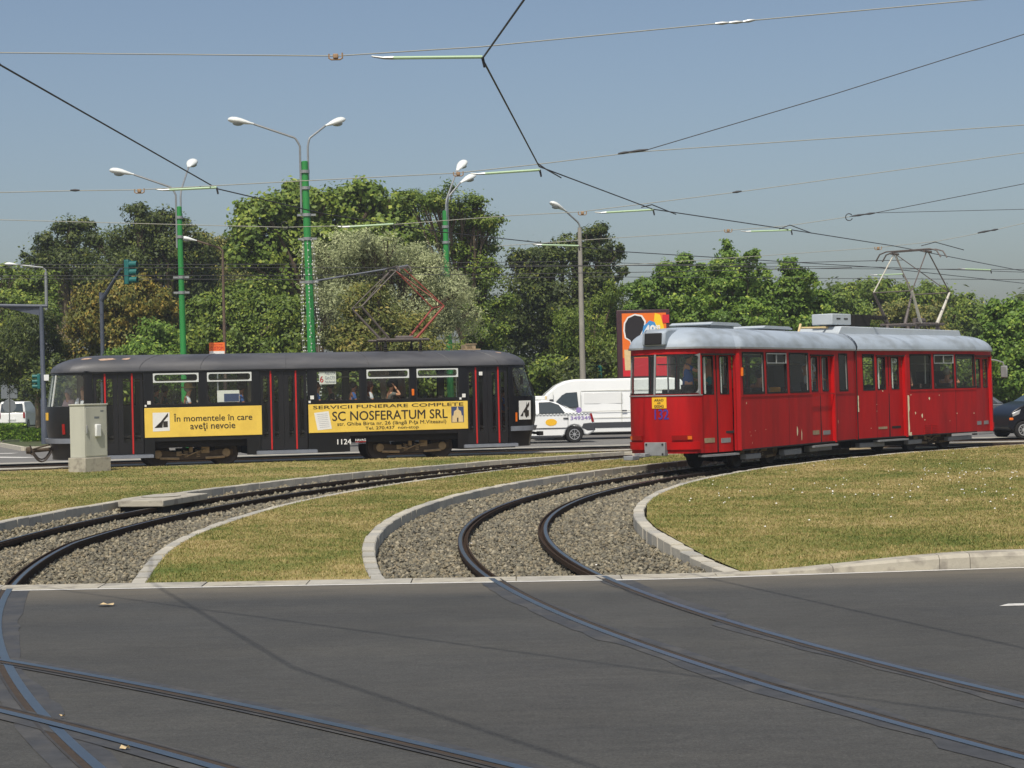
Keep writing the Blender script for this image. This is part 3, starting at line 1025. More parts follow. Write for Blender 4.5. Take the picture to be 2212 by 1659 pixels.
# ------------------------------------------------------------------ the body of a rail vehicle
class Shell:
    """A closed plan outline in (s, y) lifted in z; windows and doors are real openings."""
    def __init__(s, plan, deform):
        s.plan = [Vector(p) for p in plan]
        s.n = len(plan)
        s.cum = [0.]
        for i in range(s.n):
            s.cum.append(s.cum[-1] + (s.plan[(i + 1) % s.n] - s.plan[i]).length)
        s.L = s.cum[-1]
        s.deform = deform
    def base(s, u):
        u %= s.L
        i = 0
        while i < s.n - 1 and u > s.cum[i + 1]: i += 1
        a, b = s.plan[i], s.plan[(i + 1) % s.n]
        return a + (b - a) * ((u - s.cum[i]) / max(1e-9, s.cum[i + 1] - s.cum[i]))
    def P(s, u, z, off=0.):
        p, q, r = s.base(u), s.base(u + .04), s.base(u - .04)
        t = (q - r).normalized()
        nn = Vector((t.y, -t.x))
        p = p + nn * off
        x, y = s.deform(p.x, p.y, z)
        return Vector((x, y, z))
    def near(s, x):            # outline runs along the near side (y < 0) with growing s first
        best = min(np.arange(0, s.L, .01), key=lambda u: (lambda p: abs(p.x - x) + (1e3 if p.y > 0 else 0))(s.base(u)))
        return float(best)
    def farside(s, x):
        best = min(np.arange(0, s.L, .01), key=lambda u: (lambda p: abs(p.x - x) + (1e3 if p.y < 0 else 0))(s.base(u)))
        return float(best)
    def wall(s, name, m, parent, holes, z0, z1, u0=None, u1=None, off=0., th=.05, zb=(), maxdu=.6, uarr=None):
        closed = u0 is None
        if closed: u0, u1 = 0., s.L
        us = {round(u0, 4), round(u1, 4)}
        if uarr is None:
            for k in range(-1, 2):
                for c in s.cum:
                    v = c + k * s.L
                    if u0 < v < u1: us.add(round(v, 4))
        hh = []
        for (a, b, c, d) in holes:
            if closed:
                a2, b2 = a % s.L, a % s.L + (b - a)
                hh.append((a2, b2, c, d))
                if b2 > s.L: hh.append((0., b2 - s.L, c, d))
            else: hh.append((a, b, c, d))
        zs = {round(z0, 4), round(z1, 4)} | {round(v, 4) for v in zb}
        for (a, b, c, d) in hh:
            for v in (a, b):
                if u0 < v < u1: us.add(round(v, 4))
            for v in (c, d):
                if z0 < v < z1: zs.add(round(v, 4))
        us = sorted(us)
        out = [us[0]]
        for v in us[1:]:
            if v - out[-1] < .002: continue
            k = int((v - out[-1]) / maxdu)
            a = out[-1]
            for j in range(1, k + 1): out.append(a + (v - a) * j / (k + 1))
            out.append(v)
        us = out
        zs = sorted(zs)
        nu, nz = len(us) - 1, len(zs) - 1
        keep = [[True] * nz for _ in range(nu)]
        for i in range(nu):
            um = (us[i] + us[i + 1]) / 2
            for j in range(nz):
                zm = (zs[j] + zs[j + 1]) / 2
                for (a, b, c, d) in hh:
                    if a < um < b and c < zm < d:
                        keep[i][j] = False
                        break
        V, F, idx, inner = [], [], {}, set()
        def vid(i, j, l):
            if closed: i %= nu
            k = (i, j, l)
            if k not in idx:
                idx[k] = len(V)
                V.append(tuple(s.P(us[i], zs[j], off - (th if l else 0))))
            return idx[k]
        for i in range(nu):
            for j in range(nz):
                if not keep[i][j]: continue
                F.append((vid(i, j, 0), vid(i + 1, j, 0), vid(i + 1, j + 1, 0), vid(i, j + 1, 0)))
                inner.add(len(F))
                F.append((vid(i, j, 1), vid(i, j + 1, 1), vid(i + 1, j + 1, 1), vid(i + 1, j, 1)))
                def nb(a, b):
                    if closed: a %= nu
                    return 0 <= a < nu and 0 <= b < nz and keep[a][b]
                for (a, b, p, q) in ((i, j - 1, (i, j), (i + 1, j)), (i, j + 1, (i + 1, j + 1), (i, j + 1)), (i - 1, j, (i, j + 1), (i, j)), (i + 1, j, (i + 1, j), (i + 1, j + 1))):
                    if not nb(a, b):
                        F.append((vid(*p, 0), vid(*p, 1), vid(*q, 1), vid(*q, 0)))
        b = MB().add(V, F)
        b.mi = [1 if k in inner else 0 for k in range(len(F))]
        return b.build(name, [m, 'interior_panel'], parent, smooth=28, fix=False)
    def ring(s, name, m, parent, a, b, c, d, w, r, off, depth, grow=.012):
        """Frame round an opening: square outside, rounded inside."""
        K = 5
        inner, outer = [], []
        A, B, Cz, D = a + w, b - w, c + w, d - w
        r = min(r, (B - A) / 2, (D - Cz) / 2)
        cs = [(B - r, D - r, 0), (A + r, D - r, 90), (A + r, Cz + r, 180), (B - r, Cz + r, 270)]
        oc = [(b + grow, d + grow), (a - grow, d + grow), (a - grow, c - grow), (b + grow, c - grow)]
        for k, (x, z, an) in enumerate(cs):
            for q in range(K):
                t = R(an + 90 * q / (K - 1))
                inner.append((x + r * math.cos(t), z + r * math.sin(t)))
                outer.append(oc[k])
        n = len(inner)
        # spread the outer points so long curved frames follow the body
        V = [tuple(s.P(u, z, off)) for u, z in outer] + [tuple(s.P(u, z, off)) for u, z in inner] + [tuple(s.P(u, z, off - depth)) for u, z in inner]
        F = []
        for i in range(n):
            j = (i + 1) % n
            if outer[i] == outer[j]: F.append((i, n + j, n + i))
            else: F.append((i, j, n + j, n + i))
            F.append((n + i, n + j, 2 * n + j, 2 * n + i))
        return MB().add(V, F).build(name, m, parent, fix=False)
    def pane(s, name, m, parent, a, b, c, d, off, du=.25):
        k = max(1, int((b - a) / du))
        V, F = [], []
        for i in range(k + 1):
            u = a + (b - a) * i / k
            V += [tuple(s.P(u, c, off)), tuple(s.P(u, d, off))]
        F = [(2 * i, 2 * i + 2, 2 * i + 3, 2 * i + 1) for i in range(k)]
        o = MB().add(V, F).build(name, m, parent)
        o.data.shade_smooth()
        return o
    def band(s, name, m, parent, u0, u1, z0, z1, off, th=.02, du=.12):
        """A raised strip wrapped on the outline."""
        k = max(1, int((u1 - u0) / du))
        V, F = [], []
        for i in range(k + 1):
            u = u0 + (u1 - u0) * i / k
            V += [tuple(s.P(u, z0, off - th)), tuple(s.P(u, z0, off)), tuple(s.P(u, z1, off)), tuple(s.P(u, z1, off - th))]
        for i in range(k):
            for j in range(4):
                F.append((i * 4 + j, (i + 1) * 4 + j, (i + 1) * 4 + (j + 1) % 4, i * 4 + (j + 1) % 4))
        F += [(0, 1, 2, 3), tuple(k * 4 + j for j in (3, 2, 1, 0))]
        return MB().add(V, F).build(name, m, parent, smooth=35, fix=True)
    def roof(s, name, m, parent, z0, rise, sc, endk, power=.75, n=9, over=.03, endpow=1.):
        V, F = [], []
        K = 120
        us = sorted(set([round(s.L * i / K, 4) for i in range(K)] + [round(c, 4) for c in s.cum[:-1]]))
        K = len(us)
        for j in range(n):
            ph = math.pi / 2 * j / (n - 1)
            cy = math.cos(ph) ** power
            z = z0 + rise * math.sin(ph)
            for u in us:
                p = s.P(u, z0, over)
                ke = 1 - endk * (1 - math.cos(ph) ** endpow)
                V.append((sc + (p.x - sc) * ke, p.y * cy, z))
        for j in range(n - 1):
            for i in range(K):
                i2 = (i + 1) % K
                F.append((j * K + i, j * K + i2, (j + 1) * K + i2, (j + 1) * K + i))
        F.append(tuple(range(K))[::-1])
        return MB().add(V, F).build(name, m, parent, smooth=50)

def round_plan(pts, r=.0):
    return pts

def window(sh, parent, a, b, c, d, glass='tram_glass', frame='rubber', w=.025, vent=None, ventmat='vent_white', off=.004):
    f = sh.ring('window', frame, parent, a, b, c, d, w, .07, off, .04)
    sh.pane('glass', glass, f, a + .008, b - .008, c + .008, d - .008, off - .03)
    if vent:
        sh.ring('vent_frame', ventmat, f, a + .012, b - .012, vent, d - .008, .035, .06, off + .012, .03, grow=0)
    return f

def leaf_door(sh, parent, a, b, z0, z1, panes, m='door_black', off=-.05, glass='tram_glass', handle=None, name='door_leaf'):
    o = sh.wall(name, m, parent, panes, z0, z1, a, b, off=off, th=.035)
    for (p, q, c, d) in panes:
        sh.ring('pane_rubber', 'rubber', o, p, q, c, d, .014, .055, off + .006, .03, grow=.008)
        sh.pane('pane', glass, o, p + .004, q - .004, c + .004, d - .004, off - .016)
    return o

def wheel(parent, x, y, r, name='wheel', m='wheel_steel', face=-1):
    b = MB()
    b.lathe([(.001, face * .055), (.07, face * .06), (.075, face * .03), (r * .62, face * .015), (r * .8, face * .05), (r * .96, face * .055), (r, face * .045), (r, -face * .05), (r * 1.08, -face * .05), (r * 1.08, -face * .075), (.05, -face * .075)], (x, y, r), axis='y', n=28)
    return b.build(name, m, parent, smooth=40)

def bogie(parent, xc, wb, r, track=.5, detailed=True):
    root = empty('bogie', (xc, 0, 0)); root.parent = parent
    for sx in (-1, 1):
        for sy in (-1, 1):
            wheel(root, sx * wb / 2, sy * track, r, face=sy)
    for sy in (-1, 1):
        y = sy * (track + .14)
        b = MB()
        b.prism([(-wb / 2 - .18, r + .08), (-wb / 2 - .18, r - .06), (-wb / 2 + .1, r - .1), (-.35, r - .16), (.35, r - .16), (wb / 2 - .1, r - .1), (wb / 2 + .18, r - .06), (wb / 2 + .18, r + .08), (wb / 2 - .12, r + .1), (.3, r + .02), (-.3, r + .02), (-wb / 2 + .12, r + .1)], y - .03, y + .03)
        b.build('side_frame', 'bogie_dirt', root)
        b = MB()
        for sx in (-1, 1):
            b.lathe([(.02, -.03), (.1, -.03), (.12, 0), (.1, .05), (.02, .055)], (sx * wb / 2, y + sy * .02, r), axis='y', n=14)
            b.tube([(sx * (wb / 2 - .05), y + sy * .05, r - .11), (sx * .35, y + sy * .05, r - .13)], .035, 8)
        b.split('axle_arm', 'bogie_pale', root, smooth=40)
        b = MB()
        for dx, h in ((-.16, .2), (.16, .2)):
            pts = []
            for k in range(28):
                a = k / 27 * 2 * math.pi * 4.5
                pts.append((dx + .06 * math.cos(a), y + .06 * math.sin(a), r - .12 + h * k / 27))
            b.tube(pts, .014, 5)
        b.split('spring', 'bogie_pale', root, smooth=40)
        b = MB()
        b.box((-.42, y - .04, r - .06), (-.28, y + .06, r + .06)); b.box((.24, y - .04, r + .0), (.46, y + .06, r + .2))
        b.tube([(-.35, y + sy * .06, r), (-.1, y + sy * .07, r - .05), (.1, y + sy * .07, r + .03), (.35, y + sy * .06, r + .1)], .02, 6)
        b.box((-.08, y - .03, r + .02), (.02, y + .07, r + .22))
        b.split('brake_gear', 'bogie_pale', root, bevel=.01)
    b = MB(); b.box((-.3, -.45, r - .12), (.3, .45, r + .12)); b.box((-wb / 2 + .2, -.3, r - .2), (wb / 2 - .2, .3, r + .05))
    b.build('motor', 'chassis', root)
    return root

def place_side(y, dy=-.0):
    return lambda a, b: (a, y + dy, b)

# ------------------------------------------------------------------ black tram
def black_tram():
    ang = math.atan2(FD.y, FD.x)
    c = FO + FN * 1.1
    T = empty('black_tram', (c.x, c.y, 0), ang, 'black tram with red door seals and yellow advertising boards on its side', 'tram')
    fr = [(9.6, -1.1), (9.87, -1.04), (10.15, -.95), (10.37, -.85), (10.5, -.68), (10.58, -.44), (10.62, -.2), (10.64, 0)]
    rr = [(-1.95, -1.1), (-2.2, -1.06), (-2.44, -.97), (-2.64, -.82), (-2.77, -.64), (-2.86, -.4), (-2.9, -.2), (-2.92, 0)]
    plan = rr[::-1][1:] + fr[:-1] + [(10.58, 0)] + [(x, -y) for x, y in fr[::-1][1:]] + [(x, -y) for x, y in rr] 
    plan = [rr[0]] + fr + [(x, -y) for x, y in fr[::-1][1:]] + [(x, -y) for x, y in rr] + [(x, y) for x, y in rr[::-1][1:-1]]
    def kf(z):
        if z < 1.1: return .8 + .2 * smooth(.3, 1.1, z)
        if z < 1.6: return 1.
        return 1 - .42 * (z - 1.6) / 1.15
    def kr(z):
        if z < 1.1: return .85 + .15 * smooth(.3, 1.1, z)
        return 1 - .2 * max(0., (z - 1.6) / 1.15)
    def deform(x, y, z):
        if x > 9.6: x = 9.6 + (x - 9.6) * kf(z)
        elif x < -1.95: x = -1.95 + (x + 1.95) * kr(z)
        y *= 1 - .02 * smooth(1.6, 2.6, z)
        return x, y
    S = Shell(plan, deform)
    N, Fs = S.near, S.farside
    Z0, Z1 = 1.64, 2.48
    wins = [(-.25, .97, True), (1.17, 2.38, True), (4.12, 5.34, False), (5.51, 6.73, True), (6.92, 8.13, True)]
    doors = [(-1.80, -.49, [(-1.71, -1.52), (-1.44, -1.27), (-1.03, -.82), (-.75, -.56)]),
             (2.58, 3.88, [(2.67, 2.82), (2.96, 3.11), (3.36, 3.51), (3.64, 3.80)]),
             (8.36, 9.57, [(8.43, 8.56), (8.71, 8.85), (9.09, 9.22), (9.36, 9.49)])]
    fwins = [(-1.75, -.45, False), (-.25, .97, False), (1.17, 2.38, False), (2.6, 3.9, False), (4.12, 5.34, False), (5.51, 6.73, False), (6.92, 8.13, False), (8.3, 9.4, False)]
    holes = []
    for a, b, v in wins: holes.append((N(a), N(b), Z0, Z1))
    for a, b, p in doors: holes.append((N(a), N(b), .36, 2.5))
    for a, b, v in fwins: holes.append((Fs(b), Fs(a), Z0, Z1))
    uf0, uf1 = N(9.74), Fs(9.74)
    holes.append((uf0, uf1, 1.66, 2.46))
    ur0, ur1 = Fs(-2.0), N(-2.0) + (S.L if N(-2.0) < S.L / 2 else 0)
    holes.append((ur0, ur1, 1.66, 2.48))
    for x0, x1 in ((-.22, 2.22), (5.02, 8.08)):
        holes.append((N(x0), N(x1), .1, .68)); holes.append((Fs(x1), Fs(x0), .1, .68))
    body = S.wall('body', 'black_paint', T, holes, .26, 2.56, zb=(.34, .6, .8, 1.1, 1.35, 1.62, 2.0, 2.3))
    S.roof('roof', 'black_roof', T, 2.55, .44, 4.03, .2, power=.62, n=10)
    S.band('gutter', 'black_roof', T, 0, S.L, 2.535, 2.565, .045, .05)
    for a, b, v in wins:
        window(S, T, N(a), N(b), Z0, Z1, vent=2.23 if v else None)
    for a, b, v in fwins:
        window(S, T, Fs(b), Fs(a), Z0, Z1)
    w = S.ring('rear_window', 'rubber', T, ur0, ur1, 1.66, 2.48, .03, .08, .006, .04)
    S.pane('glass', 'clear_glass', w, ur0, ur1, 1.67, 2.47, -.02, .08)
    um = (ur0 + ur1) / 2
    for q in (-.55, .55):
        S.band('mullion', 'vent_white', w, um + q - .02, um + q + .02, 1.66, 2.48, .012, .03, .02)
    w = S.ring('windscreen', 'rubber', T, uf0, uf1, 1.66, 2.46, .03, .08, .006, .04)
    S.pane('glass', 'clear_glass', w, uf0, uf1, 1.67, 2.45, -.02, .08)
    um = (uf0 + uf1) / 2
    for q in (-.72, .72):
        S.band('mullion', 'rubber', w, um + q - .025, um + q + .025, 1.66, 2.46, .012, .03, .02)
    for a, b, panes in doors:
        mids = [(panes[0][1] + panes[1][0]) / 2, (panes[1][1] + panes[2][0]) / 2, (panes[2][1] + panes[3][0]) / 2]
        ed = [a + .01] + mids + [b - .01]
        for k in range(4):
            o = leaf_door(S, T, N(ed[k]) + .004, N(ed[k + 1]) - .004, .37, 2.49, [(N(panes[k][0]), N(panes[k][1]), .67, 2.36)])
            if k in (0, 2):
                S.band('red_seal', 'red_seal', o, N(ed[k + 1]) - .02, N(ed[k + 1]) + .02, .37, 2.49, -.028, .03, .05)
        S.band('door_header', 'door_black', T, N(a), N(b), 2.49, 2.52, .02, .04)
        bx = MB(); bx.box((a - .12, -1.22, .26), (b + .22, -1.02, .34)); bx.box((a - .1, -1.2, .345), (b + .2, -1.04, .352))
        bx.build('door_step', 'step_grey', T, bevel=.01)
    # bumpers
    S.band('front_bumper', 'step_grey', T, N(9.62), Fs(9.62), .69, .82, .09, .09)
    S.band('rear_bumper', 'step_grey', T, Fs(-1.9), N(-1.9) + (S.L if N(-1.9) < S.L / 2 else 0), .69, .82, .09, .09)
    # underframe, floor, ceiling, seats
    b = MB(); b.box((-1.8, -.95, .5), (9.5, .95, .76)); b.box((2.4, -1.0, .25), (4.9, 1.0, .55)); b.box((8.2, -.9, .22), (9.8, .9, .5)); b.box((-2.1, -.9, .25), (-.4, .9, .5))
    b.build('underframe', 'chassis', T)
    b = MB(); b.box((-2.4, -.9, .8), (9.9, .9, .85)); b.build('floor', 'interior_dark', T)
    b = MB(); b.box((-1.9, -.98, 2.5), (9.5, .98, 2.54)); b.build('ceiling', 'interior_panel', T)
    for x in [-.05, .75, 1.5, 2.2, 4.3, 5.05, 5.8, 6.5, 7.2, 7.9]:
        for y in (-.72, .72):
            b = MB(); b.box((x - .2, y - .21, 1.2), (x + .2, y + .21, 1.26)); b.box((x - .24, y - .21, 1.26), (x - .19, y + .21, 1.72)); b.box((x - .03, y - .03, .85), (x + .03, y + .03, 1.2))
            b.build('seat', 'seat_dark', T, bevel=.015)
    b = MB()
    for x in (-.4, 2.5, 3.95, 8.25):
        b.tube([(x, -.45, .85), (x, -.45, 2.5)], .018, 6)
    for y in (-.4, .4):
        b.tube([(-1.6, y, 2.3), (9.2, y, 2.3)], .015, 6)
    b.split('handrail', 'alu', T, smooth=40)
    b = MB(); b.box((9.15, -.5, .85), (9.3, .9, 2.1)); b.box((9.95, -.7, 1.2), (10.25, .7, 1.62)); b.build('cab_bulkhead', 'interior_dark', T)
    b = MB(); b.box((-2.65, -.7, 1.62), (-2.3, .7, 1.66)); b.build('rear_shelf', 'vent_white', T)
    # bogies
    bogie(T, .81, 1.82, .33); bogie(T, 6.85, 1.78, .33)
    # adverts
    def board(a, b, z0, z1, name='advert_board'):
        bx = MB(); bx.box((a, -1.125, z0), (b, -1.102, z1))
        return bx.build(name, 'yellow_sign', T, bevel=.006)
    pl = lambda d: (lambda a, b: (a, -1.126 - d, b))
    A = board(-.48, 2.62, .785, 1.565)
    tag(A, 'yellow board with two lines of black lettering and a white emblem')
    lettering('În momentele în care', (.28, 2.36, 1.19, 1.40), pl(.002), 'ink', A, bold=.006)
    lettering('aveţi nevoie', (.71, 1.90, .93, 1.15), pl(.002), 'ink', A, bold=.006)
    MB().poly([pl(.002)(*p) for p in ((-.27, .945), (.17, .955), (.17, 1.44), (-.27, 1.44))]).build('emblem_card', 'white_vinyl', A)
    e = MB()
    for P in (((-.23, 1.04), (-.06, 1.04), (-.06, 1.2)), ((-.23, 1.04), (-.06, 1.2), (.13, 1.43), (.13, 1.34), (.0, 1.2), (-.02, 1.04)), ((-.0, 1.05), (.12, 1.05), (.12, 1.21), (-.0, 1.21))):
        e.poly([pl(.005)(*p) for p in P])
    e.build('emblem', 'ink', A)
    Bd = board(3.89, 8.37, .79, 1.56)
    tag(Bd, 'long yellow board with undertaker lettering in several lines')
    lettering('SERVICII FUNERARE COMPLETE', (4.02, 8.24, 1.43, 1.52), pl(.002), 'ink', Bd, bold=.006)
    lettering('SC NOSFERATUM SRL', (4.54, 7.78, 1.10, 1.35), pl(.002), 'ink', Bd, bold=.008)
    lettering('str. Ghiba Birta nr. 26 (lângă P-ţa M.Viteazul)', (4.67, 7.74, .935, 1.07), pl(.002), 'ink', Bd, bold=.006)
    lettering('Tel. 270.437  non-stop', (5.45, 6.95, .815, .92), pl(.002), 'ink', Bd, bold=.006)
    MB().poly([pl(.002)(*p) for p in ((4.13, .86), (4.52, .89), (4.44, 1.37), (4.04, 1.33))]).build('notice', 'white_vinyl', Bd)
    for k in range(8):
        z = 1.28 - k * .05
        MB().poly([pl(.004)(*p) for p in ((4.12 + k * .01, z), (4.4 + k * .008, z + .015), (4.4 + k * .008, z + .021), (4.12 + k * .01, z + .006))]).build('notice_line', 'step_grey', Bd)
    MB().poly([pl(.002)(*p) for p in ((7.89, .97), (8.25, .97), (8.25, 1.41), (7.89, 1.41))]).build('chapel_picture', 'poster_blue', Bd)
    e = MB()
    for P in (((7.91, .98), (8.23, .98), (8.22, 1.16), (7.92, 1.16)), ((7.95, 1.16), (8.19, 1.16), (8.17, 1.28), (8.07, 1.34), (7.97, 1.28)), ((8.04, 1.33), (8.1, 1.33), (8.07, 1.44))):
        e.poly([pl(.004)(*p) for p in P])
    e.build('chapel_drawing', 'poster_cream', Bd)
    MB().poly([pl(.006)(*p) for p in ((8.05, .985), (8.09, .985), (8.09, 1.1), (8.05, 1.1))]).build('chapel_doorway', 'ink', Bd)
    ps = lambda a, b: (a, -1.106, b)
    lettering('1124', (4.67, 5.05, .46, .60), ps, 'white_vinyl', T, name='fleet_number', bold=.012)
    lettering('HAVAG', (5.17, 5.46, .535, .595), ps, 'white_vinyl', T, name='operator_name', bold=.012)
    MB().poly([ps(*p) for p in ((5.17, .505), (5.46, .505), (5.46, .52), (5.17, .52))]).build('operator_stripe', 'red_ink', T)
    lettering('100 JAHRE', (5.17, 5.46, .45, .49), ps, 'step_grey', T, name='operator_subtitle')
    # route board and poster behind the glass
    pw = lambda d: (lambda a, b: (a, -1.075 + .02 - d, b))
    q = MB(); q.box((4.22, -1.05, 2.10), (4.68, -1.04, 2.44)); rb = q.build('route_board', 'white_vinyl', T)
    pr = lambda a, b: (a, -1.053, b)
    lettering('6', (4.24, 4.33, 2.15, 2.32), pr, 'red_ink', rb, bold=.012)
    for k, t in enumerate(('Piaţa UTA', 'Gara C.F.R.', 'Piaţa Romană')):
        lettering(t, (4.38, 4.66, 2.37 - k * .115 - .03, 2.43 - k * .115), pr, 'poster_blue', rb)
    q = MB(); q.box((1.45, -1.05, 1.68), (2.04, -1.04, 1.99)); rb = q.build('window_poster', 'white_vinyl', T)
    MB().poly([(1.63, -1.053, 1.69), (2.03, -1.053, 1.69), (2.03, -1.053, 1.9), (1.63, -1.053, 1.9)]).build('poster_print', 'poster_blue', rb)
    for x, z, w_, m_ in ((-.4, 1.66, .09, 'white_vinyl'), (-.47, 1.6, .05, 'white_vinyl'), (3.95, 1.7, .1, 'white_vinyl'), (3.9, 1.6, .06, 'white_vinyl'), (8.22, 1.66, .1, 'white_vinyl'), (8.14, 1.6, .06, 'white_vinyl'), (8.72, 2.26, .1, 'white_vinyl')):
        MB().poly([(x, -1.104, z), (x + w_, -1.104, z), (x + w_, -1.104, z + w_), (x, -1.104, z + w_)]).build('sticker', m_, T)
    q = MB(); q.box((6.78, -1.125, 1.74), (6.85, -1.1, 1.92)); q.build('side_lamp', 'tail_amber', T, bevel=.01)
    # front emblem plate, rear lamps
    un = N(10.02)
    v = [tuple(S.P(u, z, .01)) for u, z in ((un - .14, 1.0), (un + .28, 1.0), (un + .28, 1.53), (un - .14, 1.53))]
    pb = MB().poly(v).build('front_emblem', 'white_vinyl', T)
    v = [[tuple(S.P(un + a, z, .014)) for a, z in L] for L in (((-.1, 1.1), (.0, 1.1), (.0, 1.22)), ((-.02, 1.2), (.22, 1.5), (.22, 1.4), (.06, 1.2)), ((.06, 1.1), (.2, 1.1), (.2, 1.26), (.06, 1.26)))]
    e = MB()
    for k in v: e.poly(k)
    e.build('emblem_mark', 'ink', pb)
    S.band('front_marker_lamp', 'tail_amber', T, N(9.78), N(9.78) + .05, .95, 1.2, .02, .03, .05)
    ur = N(-2.2) 
    S.band('rear_marker_lamp', 'tail_red', T, N(-2.55) - .03, N(-2.55) + .05, .93, 1.2, .02, .03, .05)
    um = (ur0 + ur1) / 2
    S.band('rear_plate', 'plate_yellow', T, um - .05, um + .3, 1.3, 1.5, .012, .02, .1)
    b = MB()
    b.tube([(10.42, -.2, .62), (10.75, -.2, .58)], .04, 8); b.box((10.7, -.3, .52), (10.85, -.1, .64)); b.build('front_coupler', 'chassis', T, bevel=.02)
    b = MB()
    b.tube([(-2.6, 0, .55), (-3.05, 0, .52), (-3.35, -.05, .5)], .05, 8)
    b.lathe([(.04, -.08), (.09, -.06), (.1, .04), (.05, .08)], (-3.38, -.05, .52), axis='x', n=14)
    b.tube([(-3.3, -.25, .42), (-3.3, .2, .42)], .03, 8)
    b.tube([(-2.85, -.2, .66), (-3.1, -.15, .6), (-3.3, -.05, .54)], .025, 6)
    b.build('rear_coupler', 'bogie_dirt', T, smooth=40)
    b = MB()
    for k, (y, dz) in enumerate(((-.25, .0), (.05, .05), (.25, -.02))):
        pts = [(-2.45 - .55 * math.sin(math.pi * t / 10), y, .62 - .42 * math.sin(math.pi * t / 10) * (1 if t < 9 else .9) + dz) for t in range(11)]
        pts = [(-2.75 - .06 * t, y, .6 - .38 * math.sin(math.pi * t / 10) + dz) for t in range(11)]
        b.tube(pts, .02, 6)
    b.split('rear_hose', 'wheel_steel', T, smooth=40)
    # windscreen wipers
    b = MB(); P1 = S.P(N(10.2), 1.62, .03); P2 = S.P(N(10.2) + .25, 2.1, .03); b.tube([P1, P2], .012, 5); b.build('wiper', 'rubber', T)
    b = MB(); b.tube([S.P(N(9.9), 2.35, .0), S.P(N(9.9), 2.32, .22), S.P(N(9.9), 2.2, .25)], .012, 6); b.box(tuple(S.P(N(9.9), 1.98, .2)), tuple(S.P(N(9.9), 1.98, .2) + Vector((.06, .08, .24)))); b.build('mirror', 'rubber', T)
    # roof sheet seams; pale patches hold flaked paint and a painted-in glint
    def roofpt(x, ph, off=.0):
        ke = 1 - .2 * (1 - math.cos(ph))
        p = S.P(N(x), 2.55, .03)
        return (4.03 + (p.x - 4.03) * ke, p.y * math.cos(ph) ** .62 - off * math.cos(ph), 2.55 + .44 * math.sin(ph) + off * math.sin(ph))
    for x in (-.6, 1.0, 3.3, 5.6, 7.9, 9.3):
        MB().tube([roofpt(x, R(a), .002) for a in range(2, 84, 9)], .009, 5).build('roof_seam', 'black_roof', T, smooth=60)
    rgp = random.Random(2)
    for (x0, x1, a0, a1) in ((-2.0, -1.5, 40, 52), (-1.35, -1.1, 42, 52), (-2.6, -2.3, 46, 56), (9.85, 10.05, 46, 56)):
        pts = []
        for k in range(10):
            t = 2 * math.pi * k / 10
            pts.append(roofpt((x0 + x1) / 2 + (x1 - x0) / 2 * math.cos(t) * rgp.uniform(.7, 1.1), R((a0 + a1) / 2 + (a1 - a0) / 2 * math.sin(t) * rgp.uniform(.6, 1.1)), .006))
        MB().poly(pts).build('roof_flake_glint', 'roof_patch', T)
    for (x, y0, z, l, h) in ((-1.62, -.72, 2.86, .55, .05), (-1.2, -.78, 2.86, .18, .04), (9.55, -.6, 2.87, .14, .06)):
        pass
    # pantograph
    px = 6.72
    pg = empty('pantograph', (px, 0, 0)); pg.parent = T
    b = MB()
    for y in (-.5, .5): b.tube([(-.75, y, 3.3), (.75, y, 3.3)], .035, 8)
    for x in (-.5, .5): b.tube([(x, -.6, 3.3), (x, .6, 3.3)], .03, 8)
    b.tube([(-.15, -.25, 3.36), (.35, -.25, 3.36)], .06, 10)
    b.build('base_frame', 'panto_dark', pg, smooth=40)
    b = MB()
    for x in (-.5, .5):
        for y in (-.5, .5):
            b.lathe([(.03, 0), (.06, .02), (.035, .05), (.065, .08), (.035, .11), (.065, .14), (.04, .17), (.03, .3)], (x, y, 2.96), n=12)
    b.split('insulator', 'chassis', pg, smooth=40)
    KX, KZ, HZ = 1.18, 4.22, 5.33
    for sx, m_ in ((-1, 'panto_dark'), (1, 'panto_red')):
        b = MB()
        for y in (-.6, .6):
            b.tube([(sx * .4, y * .8, 3.34), (sx * KX, y, KZ)], [.04, .026], 8)
        b.tube([(sx * .4, -.5, 3.34), (sx * .4, .5, 3.34)], .035, 8)
        b.build('lower_arm', m_, pg, smooth=40)
        b = MB()
        for y in (-.6, .6):
            b.tube([(sx * KX, y, KZ), (sx * .08, y * .75, HZ - .06)], .018, 6)
        b.tube([(sx * KX, -.6, KZ), (sx * KX, .6, KZ)], .016, 6)
        b.tube([(sx * KX, -.6, KZ), (sx * .08, .45, HZ - .06)], .012, 6)
        b.build('upper_arm', m_, pg, smooth=40)
    b = MB()
    for x in (-.16, .16):
        b.tube([(x, -.95, HZ - .18), (x, -.82, HZ - .04), (x, -.65, HZ), (x, .65, HZ), (x, .82, HZ - .04), (x, .95, HZ - .18)], .02, 6)
    b.tube([(-.16, -.45, HZ - .05), (.16, -.45, HZ - .05)], .02, 6); b.tube([(-.16, .45, HZ - .05), (.16, .45, HZ - .05)], .02, 6)
    b.build('collector_head', 'panto_dark', pg, smooth=40)
    b = MB(); b.box((8.55, -.25, 2.97), (9.05, .25, 3.02)); b.box((8.6, -.2, 3.02), (8.68, .2, 3.14)); b.box((8.8, -.2, 3.02), (8.92, .2, 3.12)); b.tube([(8.6, -.2, 3.15), (8.95, -.2, 3.15)], .02, 6)
    b.build('resistor_frame', 'bogie_pale', T, bevel=.008)
    b = MB(); b.box((5.8, -.3, 2.97), (7.7, .3, 3.0)); b.build('roof_walkway', 'chassis', T)
    return T, S
BT, BS = black_tram()

